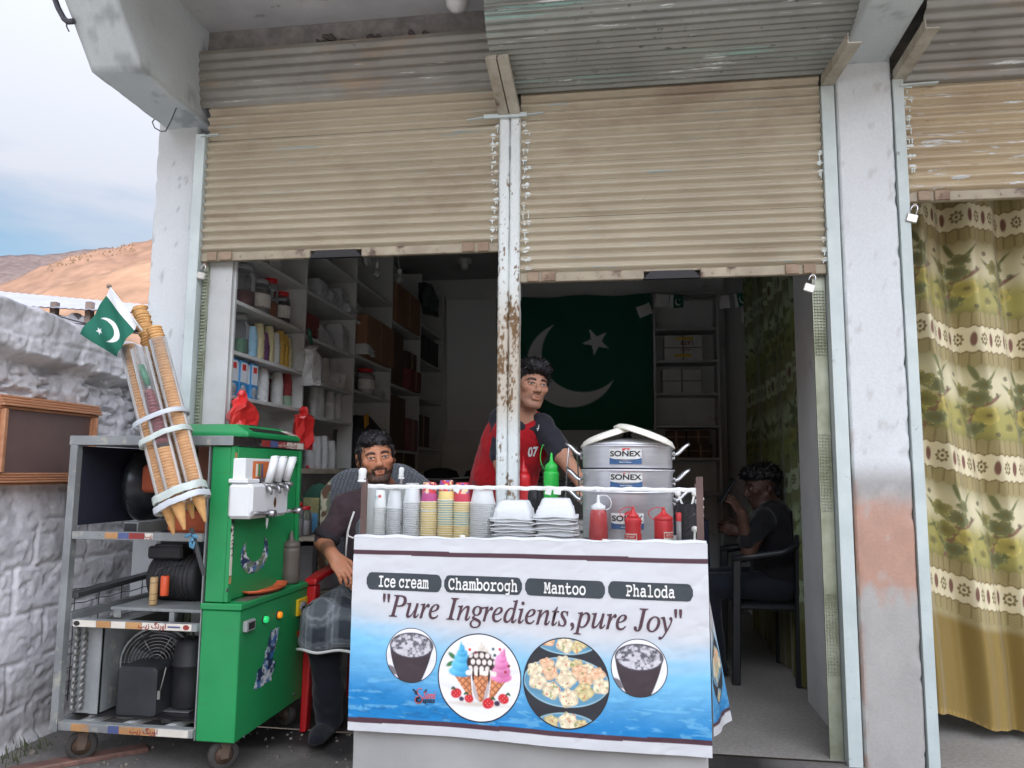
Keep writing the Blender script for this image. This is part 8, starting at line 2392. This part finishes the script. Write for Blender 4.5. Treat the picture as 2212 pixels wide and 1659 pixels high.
# ------------------------------------------------------------------ the seated man
t_man = thing('person', 'bearded man in a dark plum shirt and plaid apron seated behind the counter', 'person', tuple(A(800, 1560, .2) * np.array([1, 1, 0])))
hc = A(812, 990, .05); Rm = rotm(.44, .02, -.14); hs = 1.02
SK = S(182, 124, 94)
sL, sR = A(747, 1090, .12), A(897, 1080, .12); nk = A(822, 1066, .10); pel = np.array([-1.16, .34, .50]); che = A(822, 1125, .15)
eL, wL = A(699, 1172, .06), A(722, 1205, -.10)
eR, wR = np.array([-.90, .10, .74]), np.array([-1.02, -.13, .70])
F = Field(); wd = head(F, hc, Rm, hs, 1.1, 1.05)
F.cap(wd((0, .022, -.06)), nk + [0, .03, -.01], .054, .060, .03)
F.cap(nk + [0, .03, -.01], pel, .075, .10, .04); F.cap(nk + [0, .03, -.05], sL, .05, .04, .03); F.cap(nk + [0, .03, -.05], sR, .05, .04, .03)
F.cap(sL, eL, .042, .038, .02); F.cap(sR, eR, .042, .038, .02); F.cap(eL, wL, .040, .027, .015); F.cap(eR, wR, .038, .027, .02)
hd_ = A(748, 1240, -.15) - wL
hand(F, wL, hd_, (.75, .05, .35), (-.15, .45, -.75), .98, .62)
hand(F, wR, (-.8, -.35, -.25), (.0, .6, .6), (-.1, .5, -.8), .95, .5)
V, Q = F.mesh(.0033)
npmesh('body', V, Q, facecols(V, hc, Rm, hs, SK, .93, S(46, 37, 34), seed=3), m_skin, t_man)
for q in (-1, 1):
    mb = MB(); c = wd((q * .0315, -.0895, .0065)); mb.lathe([(0, .0008), (.0009, .0004), (.0011, 0)], c, 8, Matrix(((1, 0, 0), (0, 0, -1), (0, 1, 0)))); part('eye_glint', mb, m_wp, t_man)
H = Field(); s_ = hs
def hw(p): return hc + Rm @ (np.array(p) * hs)
H.ell(hw((0, .018, .052)), np.array([.079, .094, .076]) * hs, Rm, .01); H.ell(hw((0, -.030, .086)), np.array([.066, .056, .034]) * hs, Rm, .02); H.ell(hw((0, -.068, .074)), np.array([.054, .022, .020]) * hs, Rm, .016)
for q in (-1, 1): H.cap(hw((q * .073, -.030, .045)), hw((q * .074, -.020, .0)), .011, .007, .012); H.ell(hw((q * .064, .045, .0)), np.array([.022, .045, .05]) * hs, Rm, .02)
H.ell(hw((0, .07, -.01)), np.array([.06, .04, .06]) * hs, Rm, .02)
H.ell(hw((0, -.105, .028)), np.array([.058, .05, .036]) * hs, Rm, .006, '-')
hairmesh(t_man, H, .004, .0032, 80, S(30, 28, 30), 7, Rm, hc, hs, tl=.016)
# shirt with rolled sleeves
F = Field()
F.ell((nk + che) / 2 + [0, .03, -.05], (.175, .110, .15), None, .05); F.ell(che + [0, .03, -.12], (.172, .120, .22), None, .06); F.ell(pel + [0, -.02, .02], (.20, .15, .15), None, .06)
F.cap(nk + [-.02, .03, -.02], sL + [.0, 0, -.01], .070, .066, .05); F.cap(nk + [.02, .03, -.02], sR + [0, 0, -.01], .070, .066, .05)
F.cap(sL + [0, 0, -.015], eL + (sL - eL) * .12, .063, .056, .03); F.cap(sR, wR + (eR - wR) * .3, .070, .055, .03)
F.cap(nk + [0, .03, .0], nk + [0, .025, .022], .066, .060, .015); F.ell(wd((0, -.03, -.16)), (.04, .05, .05), None, .02, '-')
V, Q = F.mesh(.0065); V = cloth_noise(V, Q, .014, 14, 5); V = cloth_noise(V, Q, .006, 34, 8)
n = fbm(V[:, 0] * 9, V[:, 1] * 9, V[:, 2] * 9, 4, 5)[:, None]
npmesh('shirt', V, Q, np.array(S(66, 52, 56)) * (.8 + .4 * n), m_cloth, t_man)
mb = MB(); c = eL + (sL - eL) * .16; dv = (sL - eL) / np.linalg.norm(sL - eL)
mb.lathe([(.058, -.018), (.064, -.014), (.066, 0), (.064, .014), (.058, .018)], c, 26, frame3(np.cross(dv, (0, 1, 0)), np.cross(np.cross(dv, (0, 1, 0)), -dv))); part('rolled_cuff', mb, pmat('dark_cuff', S(44, 38, 42), S(34, 30, 34), 20, .9, bump=.4), t_man)
m_pipe = pmat('white_piping', S(206, 204, 200), None, 9, .7)
mb = MB()
mb.tube([A(858, 1062, .015), A(864, 1080, .0), A(866, 1105, -.01)], .004, 7); mb.tube([A(765, 1105, -.02), A(757, 1128, -.03), A(751, 1150, -.035), A(752, 1158, -.035), A(763, 1162, -.035), A(800, 1164, -.03)], .0045, 7); mb.tube([A(751, 1150, -.035), A(748, 1180, -.03), A(746, 1215, -.03)], .0038, 7)
part('piping', mb, m_pipe, t_man)
# plaid apron over the lap
F = Field(); kL, kR = np.array([-1.275, -.13, .50]), np.array([-.98, -.13, .50])
F.cap(pel + [-.09, 0, .02], kL, .112, .088, .05); F.cap(pel + [.09, 0, .02], kR, .112, .088, .05); F.ell((kL + kR) / 2 + [0, .1, .0], (.19, .17, .075), None, .05)
F.cap(kL + [-.005, -.01, .0], kL + [-.01, -.02, -.09], .082, .078, .03); F.cap(kR, kR + [0, -.02, -.09], .078, .072, .03); F.cap(kL + [0, -.03, -.06], kR + [0, -.03, -.06], .06, None, .05); F.cap(che + [0, -.06, -.05], pel + [0, -.13, .06], .10, .11, .06)
F.ell((-1.14, -.1, .30), (.4, .4, .075), None, .008, '-')
V, Q = F.mesh(.007); V = cloth_noise(V, Q, .012, 12, 15); V = cloth_noise(V, Q, .005, 30, 18)
x_, z_ = V[:, 0] + V[:, 1] * .3, V[:, 2] - V[:, 1] * .9
def lines(q, per, w): k = np.abs(np.mod(q, per) - per / 2); return sst(w, w * .4, k)
c = np.array(S(50, 55, 62)) * (.85 + .3 * fbm(V[:, 0] * 14, V[:, 1] * 14, V[:, 2] * 14, 3, 2)[:, None])
for m, a in ((sst(.03, .024, np.abs(np.mod(x_, .11) - .055)), .22), (sst(.03, .024, np.abs(np.mod(z_, .11) - .055)), .22), (lines(x_, .11, .0045), .55), (lines(x_ + .018, .11, .003), .35), (lines(z_, .11, .0045), .55), (lines(z_ + .018, .11, .003), .35)):
    c = c * (1 - a * m[:, None]) + np.array(S(150, 156, 160)) * a * m[:, None]
npmesh('apron', V, Q, c, m_cloth, t_man)
mb = MB(); hp = []
lowv = V[(V[:, 2] < .40)]
for i in range(22):
    x = -1.355 + .43 * i / 21; b_ = lowv[np.abs(lowv[:, 0] - x) < .012]
    if len(b_): hp.append((x, b_[:, 1].min() - .001, .384 + .004 * sin(i * .9)))
mb.tube(hp, .006, 8); part('hem', mb, m_pipe, t_man)
F = Field()
for k, ax_ in ((kL, -.04), (kR, .04)):
    an = np.array([k[0] + .02, -.08, .075]); F.cap(k + [0, .0, -.02], an + [0, .02, .0], .074, .062, .03); F.ell(an + [0, -.055, -.038], (.045, .12, .036), None, .02)
    F.cap(k, pel, .08, .1, .03)
V, Q = F.mesh(.008); V = cloth_noise(V, Q, .014, 11, 25)
npmesh('trousers', V, Q, np.array(S(28, 30, 38)) * (.8 + .4 * fbm(V[:, 0] * 9, V[:, 1] * 9, V[:, 2] * 9, 3, 6)[:, None]), m_cloth, t_man)

# his red plastic armchair, with a cloth over its tall back
t_ch = thing('armchair', 'red plastic armchair under the seated man', 'chair', (-1.16, .3, 0))
m_chr = pmat('red_chair_plastic', S(196, 34, 38), S(180, 28, 32), 5, .35)
xl, xr = -1.385, -.90
for (x0_, sx) in ((xl, -1), (xr, 1)):
    mb = MB()
    rows = []
    for (yy, zz, w, d_) in ((-.02, .0, .030, .05), (-.005, .25, .036, .055), (.01, .45, .040, .06), (.02, .615, .046, .06)):
        rows.append([(x0_ - w * .5, yy - d_ * .5, zz), (x0_ + w * .5, yy - d_ * .5, zz), (x0_ + w * .5, yy + d_ * .5, zz), (x0_ - w * .5, yy + d_ * .5, zz)])
    mb.rings(rows, True, True, True, smooth=False); part('leg', mb, m_chr, t_ch, bevel=.008)
    mb = MB(); pts = [(x0_, -.02, .63), (x0_, .1, .65), (x0_, .25, .66), (x0_ - sx * .02, .42, .70), (x0_ - sx * .03, .50, .76)]
    rg = []
    for p in pts: rg.append([(p[0] - .028, p[1], p[2] - .014), (p[0] + .028, p[1], p[2] - .014), (p[0] + .028, p[1], p[2] + .014), (p[0] - .028, p[1], p[2] + .014)])
    mb.rings(rg, True, True, True, smooth=False); part('armrest', mb, m_chr, t_ch, bevel=.008)
    mb = MB(); mb.bar((x0_ - sx * .02, .50, .0), (x0_ - sx * .03, .52, .78), .05, .04, up=(0, 1, 0), bev=.008); part('leg', mb, m_chr, t_ch)
mb = MB(); mb.box(xl + .03, xr - .03, -.02, .50, .405, .435, .012); part('seat', mb, m_chr, t_ch)
rows = [[(xl + .03 + (xr - xl - .06) * i / 12, .50 + .05 * j / 6 + .03 * (1 - ((i - 6) / 6) ** 2), .44 + .60 * j / 6 + (.06 * (1 - ((i - 6) / 6) ** 2) if j == 6 else 0)) for i in range(13)] for j in range(7)]
mb = MB(); mb.grid(rows); mb.grid([[(x, y + .02, z) for x, y, z in r] for r in rows]); part('backrest', mb, m_chr, t_ch)
nx, ny = 110, 90
UU, VV = np.meshgrid(np.linspace(0, 1, nx), np.linspace(0, 1, ny))
p0, p1 = A(693, 1100, .40), A(955, 1075, .40)
topz = 1.155 - .20 * np.abs(UU - .5) ** 2.6 * 8 * .5 + .012 * np.sin(UU * 12)
ang = np.clip((VV - .12) / .10, 0, 1)
X = p0[0] + (p1[0] - p0[0]) * UU
Z = topz - np.maximum(0, VV - .16) * .50 - np.maximum(0, .10 - VV) * .6
Yc_ = .44 - .05 * sst(.05, .2, VV) - .02 * np.sin(UU * pi) + .010 * np.sin(UU * 23 + VV * 5) * VV + .07 * (VV < 0)
P = np.stack([X, Yc_, Z], -1)
dm = sst(.25, .5, np.sin((X + Z * .5) * 2 * pi / .020) * np.sin(Z * 2 * pi / .024))[..., None]
c = np.array(S(84, 88, 94)) * (1 - .4 * dm) + np.array(S(160, 164, 168)) * .4 * dm
ed = (UU < .09)[..., None]; fl_ = sst(.5, .6, fbm(X * 30, Z * 30, 0, 3, 4))[..., None]; fl2 = sst(.55, .6, fbm(X * 24 + 5, Z * 24, 0, 3, 14))[..., None]
cr = np.array(S(180, 176, 150)) * (1 - fl_) + np.array(S(104, 112, 92)) * fl_; cr = cr * (1 - fl2) + np.array(S(96, 74, 60)) * fl2
t_cl = npgrid('chair_cloth', P, np.where(ed, cr, c), m_cloth, None, True, tuple(np.array(p0))); tag(t_cl, 'grey dotted cloth draped over the chair back behind the seated man', 'cloth')
mb = MB(); c0 = A(690, 1090, .62); mb.lathe([(0, -.25), (.08, -.22), (.10, -.1), (.09, .05), (.05, .10), (0, .115)], c0, 16, sy=.6); solo('green_garment', mb, pmat('dark_green_cloth', S(22, 70, 52), S(16, 52, 40), 9, .9), 'dark green garment hanging behind the seated man', 'garment')

# ------------------------------------------------------------------ the boy leaning behind the post
t_boy = thing('person', 'young man in a red vest leaning behind the steel post, looking out', 'person', tuple(A(1060, 1090, .5) * np.array([1, 1, 0])))
bc = A(1146, 834, .30); Rb = rotm(.52, .04, .10); bs = 1.0
SKB = S(182, 136, 112)
F = Field(); wb = head(F, bc, Rb, bs, .95, .9)
nb_ = A(1128, 908, .37); bR, bL = A(1169, 922, .36), A(1084, 905, .44); bp = np.array([-.66, .62, .86])
F.cap(wb((0, .022, -.06)), nb_, .050, .055, .03); F.cap(nb_, bp, .07, .09, .04); F.cap(nb_, bR, .045, .04, .03); F.cap(nb_, bL, .045, .04, .03)
beR, bwR = A(1216, 985, .30), A(1262, 1052, .10); beL, bwL = A(1084, 1000, .34), A(1098, 1090, .12)
F.cap(bR, beR, .044, .042, .02); F.cap(beR, bwR, .042, .026, .02); F.cap(bL, beL, .042, .038, .02); F.cap(beL, bwL, .038, .026, .02)
hand(F, bwR, (.35, -.45, -.75), (-.7, -.5, .1), (.2, -.6, .2), .95, .35); hand(F, bwL, (.1, -.5, -.8), (.8, -.2, .0), (0, .8, -.5), .95, .4)
V, Q = F.mesh(.0033)
npmesh('body', V, Q, facecols(V, bc, Rb, bs, SKB, .22, S(70, 54, 46), seed=9), m_skin, t_boy)
H = Field()
def hb(p): return bc + Rb @ (np.array(p) * bs)
H.ell(hb((0, .02, .058)), (.086, .100, .082), Rb, .01); H.ell(hb((0, -.045, .092)), (.078, .062, .042), Rb, .02); H.ell(hb((.012, -.080, .078)), (.060, .030, .026), Rb, .016)
for q in (-1, 1): H.cap(hb((q * .074, -.036, .05)), hb((q * .075, -.018, -.002)), .013, .008, .012); H.ell(hb((q * .066, .045, .0)), (.024, .045, .05), Rb, .02)
H.ell(hb((0, .07, -.01)), (.06, .045, .065), Rb, .02); H.ell(hb((0, -.112, .024)), (.058, .05, .038), Rb, .006, '-')
hairmesh(t_boy, H, .004, .0045, 85, S(24, 21, 23), 17, Rb, bc, bs, tl=.015)
# dark tee under the red vest
F = Field()
F.cap(nb_ + [0, 0, -.02], bR, .07, .066, .04); F.cap(nb_ + [0, 0, -.02], bL, .07, .066, .04)
F.cap(bR, bR + (beR - bR) * .80, .060, .060, .02); F.cap(bL, bL + (beL - bL) * .85, .060, .058, .02); F.cap(nb_, nb_ + (bc - nb_) * .22, .063, .058, .012)
F.ell(wb((0, -.03, -.155)), (.04, .05, .045), None, .015, '-')
V, Q = F.mesh(.006); V = cloth_noise(V, Q, .010, 16, 35)
npmesh('tee_shirt', V, Q, np.array(S(44, 44, 52)) * (.8 + .4 * fbm(V[:, 0] * 9, V[:, 1] * 9, V[:, 2] * 9, 3, 6)[:, None]), m_cloth, t_boy)
F = Field()
bch = (nb_ + bp) / 2
F.ell(nb_ + (bp - nb_) * .10 + [0, -.005, -.01], (.135, .098, .10), None, .03); F.ell(nb_ + (bp - nb_) * .24 + [0, -.0, -.01], (.165, .108, .14), None, .05); F.ell(bch + [-.01, -.01, 0], (.172, .125, .22), None, .06); F.ell(bp + [-.02, 0, .02], (.185, .135, .2), None, .06)
F.cap(nb_ + [.05, .0, .0], bR + [-.03, .0, .0], .055, .052, .03); F.cap(nb_ + [-.05, 0, 0], bL + [.02, 0, 0], .058, .055, .03); F.cap(bL + [-.0, .05, -.06], bp + [-.10, .05, .05], .085, .11, .05)
F.ell(wb((0, -.03, -.135)), (.052, .055, .045), None, .012, '-')
V, Q = F.mesh(.006); V = cloth_noise(V, Q, .012, 11, 45); V = cloth_noise(V, Q, .004, 30, 48)
n = fbm(V[:, 0] * 6, V[:, 1] * 6, V[:, 2] * 6, 3, 7)[:, None]
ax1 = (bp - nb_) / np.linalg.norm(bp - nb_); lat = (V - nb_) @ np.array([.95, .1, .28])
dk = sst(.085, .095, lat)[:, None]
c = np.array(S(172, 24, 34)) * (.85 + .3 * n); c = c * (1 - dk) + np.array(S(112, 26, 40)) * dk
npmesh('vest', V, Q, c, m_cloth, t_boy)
# the number on the chest, printed on the vest
def chest_text(txt, px_, py_, h, xd, yd, mat, sq=.75):
    me = text_mesh(txt, h, mat, sq, .0022); c = A(px_, py_, .10); xd = np.array(xd, float); yd = np.array(yd, float)
    from mathutils.bvhtree import BVHTree
    bv = BVHTree.FromPolygons([tuple(p) for p in V], [tuple(int(i) for i in q) for q in Q])
    L0 = rootloc(t_boy)
    for v in me.vertices:
        p = Vector(c + xd * v.co.x + yd * v.co.y); d = Vector(p - Vector(CAMP)).normalized()
        hit = bv.ray_cast(Vector((p.x, -.4, p.z)), Vector((0, 1, 0)))
        q = hit[0] if hit[0] else p
        v.co = Vector((q.x, q.y - .004, q.z)) - L0
    o = link(me, 'number_print', t_boy); ROOT[o.name] = L0
chest_text('07', 1137, 974, .060, (.96, 0, .10), (.14, 0, 1), m_wp)
mb = MB(); c = A(1163, 925, .20); mb.bar(c + [-.003, 0, -.012], c + [.003, 0, .016], .003, .002, up=(0, 1, 0)); mb.bar(c + [-.008, 0, -.004], c + [.004, 0, .002], .003, .002, up=(0, 1, 0)); part('vest_emblem', mb, m_wp, t_boy)

# ------------------------------------------------------------------ the man with a phone in the dim back
t_pm = thing('person', 'dark haired man with a phone sitting sideways in the dim back', 'person', (.78, 1.3, 0))
pc_ = A(1646, 1052, 1.3); Rp = rotm(-1.35, .18, 0); ps = 1.0
SKP = S(84, 60, 50)
F = Field(); wp_ = head(F, pc_, Rp, ps)
pn = A(1660, 1098, 1.32); pS1, pS2 = A(1650, 1125, 1.12), A(1680, 1120, 1.5); pp = np.array([.86, 1.33, .50])
pe1, pw1 = A(1618, 1190, 1.08), A(1602, 1112, 1.02)
F.cap(wp_((0, .022, -.06)), pn, .050, .056, .03); F.cap(pn, pp, .08, .10, .04); F.cap(pn, pS1, .05, .045, .03); F.cap(pn, pS2, .05, .045, .03); F.cap(pS1, pe1, .045, .04, .02); F.cap(pe1, pw1, .038, .026, .02)
pe2, pw2 = A(1650, 1200, 1.5), A(1596, 1150, 1.45); F.cap(pS2, pe2, .045, .04, .02); F.cap(pe2, pw2, .038, .026, .02)
hand(F, pw1, A(1575, 1068, .98) - pw1, (-.3, .2, .7), (-.8, .3, .1), .95, .55); hand(F, pw2, (-.8, -.1, .3), (0, .2, .9), (-.1, -.9, 0), .95, .6)
V, Q = F.mesh(.0045); npmesh('body', V, Q, facecols(V, pc_, Rp, ps, SKP, .3, seed=19), m_skin, t_pm)
H = Field()
def hp_(p): return pc_ + Rp @ (np.array(p) * ps)
H.ell(hp_((0, .025, .058)), (.088, .105, .080), Rp, .01); H.ell(hp_((0, -.045, .088)), (.078, .062, .044), Rp, .02); H.ell(hp_((0, .07, -.01)), (.066, .045, .065), Rp, .02); H.ell(hp_((0, -.112, .024)), (.075, .05, .036), Rp, .006, '-')
hairmesh(t_pm, H, .005, .014, 40, S(24, 22, 24), 27, Rp, pc_, ps, tl=.02)
F = Field(); F.ell((pn + pp) / 2 + [0, 0, .08], (.13, .20, .20), None, .05); F.ell(pp + [0, 0, .08], (.15, .19, .20), None, .05); F.cap(pn + [0, 0, -.03], pS1, .07, .065, .04); F.cap(pn + [0, 0, -.03], pS2, .07, .065, .04); F.cap(pS1, pe1 + (pw1 - pe1) * .3, .064, .052, .02); F.cap(pS2, pe2 + (pw2 - pe2) * .3, .064, .052, .02)
V, Q = F.mesh(.008); V = cloth_noise(V, Q, .014, 12, 55); npmesh('shirt', V, Q, np.array(S(26, 26, 29)) * np.ones((len(V), 1)), m_cloth, t_pm)
F = Field()
for yk in (1.22, 1.44):
    kn = np.array([.46, yk, .50]); F.cap(pp + [0, yk - 1.33, 0], kn, .085, .07, .03); F.cap(kn, (.50, yk, .08), .068, .05, .02); F.ell((.45, yk, .045), (.12, .045, .04), None, .02)
V, Q = F.mesh(.008); V = cloth_noise(V, Q, .01, 12, 65); npmesh('trousers', V, Q, np.array(S(30, 33, 42)) * np.ones((len(V), 1)), m_cloth, t_pm)
mb = MB(); c = A(1570, 1060, .97); mb.obox(c, (.009, .075, .15), Euler((.1, .55, .2)).to_matrix(), .003); solo('phone', mb, pmat('black_phone', S(26, 26, 28), None, 6, .25), 'dark phone held up by the man in the back', 'phone')
t_c2 = thing('armchair', 'dark plastic armchair under the man with the phone', 'chair', (.85, 1.33, 0))
m_chd = pmat('dark_chair_plastic', S(34, 36, 39), S(28, 29, 32), 5, .4)
for yy in (1.06, 1.60):
    mb = MB(); mb.tube([(.58, yy, .66), (.70, yy, .68), (.84, yy, .70), (.98 - .03, yy, .76)], .022, 8); part('armrest', mb, m_chd, t_c2)
    for xx, l in ((.60, .66), (.96 - .03, .80)): mb = MB(); mb.bar((xx - .02, yy, 0), (xx, yy, l), .045, .035, up=(0, 1, 0), bev=.006); part('leg', mb, m_chd, t_c2)
mb = MB(); mb.box(.60, .93, 1.08, 1.58, .39, .42, .01); part('seat', mb, m_chd, t_c2)
mb = MB(); mb.box(.915, .94, 1.08, 1.58, .43, .92, .01); part('backrest', mb, m_chd, t_c2)
t_bt = thing('side_table', 'dark blue cloth covered table in front of the man with the phone', 'table', (.30, 1.9, 0))
mb = MB(); mb.box(.08, .52, 1.7, 2.4, .80, .83, .008); part('table_top', mb, pmat('navy_table_cloth', S(40, 48, 68), S(32, 38, 56), 8, .8), t_bt)
rows = [[(.52 + .012 * sin(i * .9) * (j / 5), 1.7 + .7 * i / 24, .828 - .30 * j / 5) for i in range(25)] for j in range(6)]
mb = MB(); mb.grid(rows); mb.grid([[(.08 + .44 * i / 24, 1.699 - .012 * sin(i * 1.1) * (j / 5), .828 - .30 * j / 5) for i in range(25)] for j in range(6)]); part('cloth_drop', mb, MATS['navy_table_cloth'], t_bt)
for xx in (.1, .46):
    for yy in (1.74, 2.32): sbox('leg', xx, xx + .04, yy, yy + .04, 0, .799, m_dsteel, t_bt)
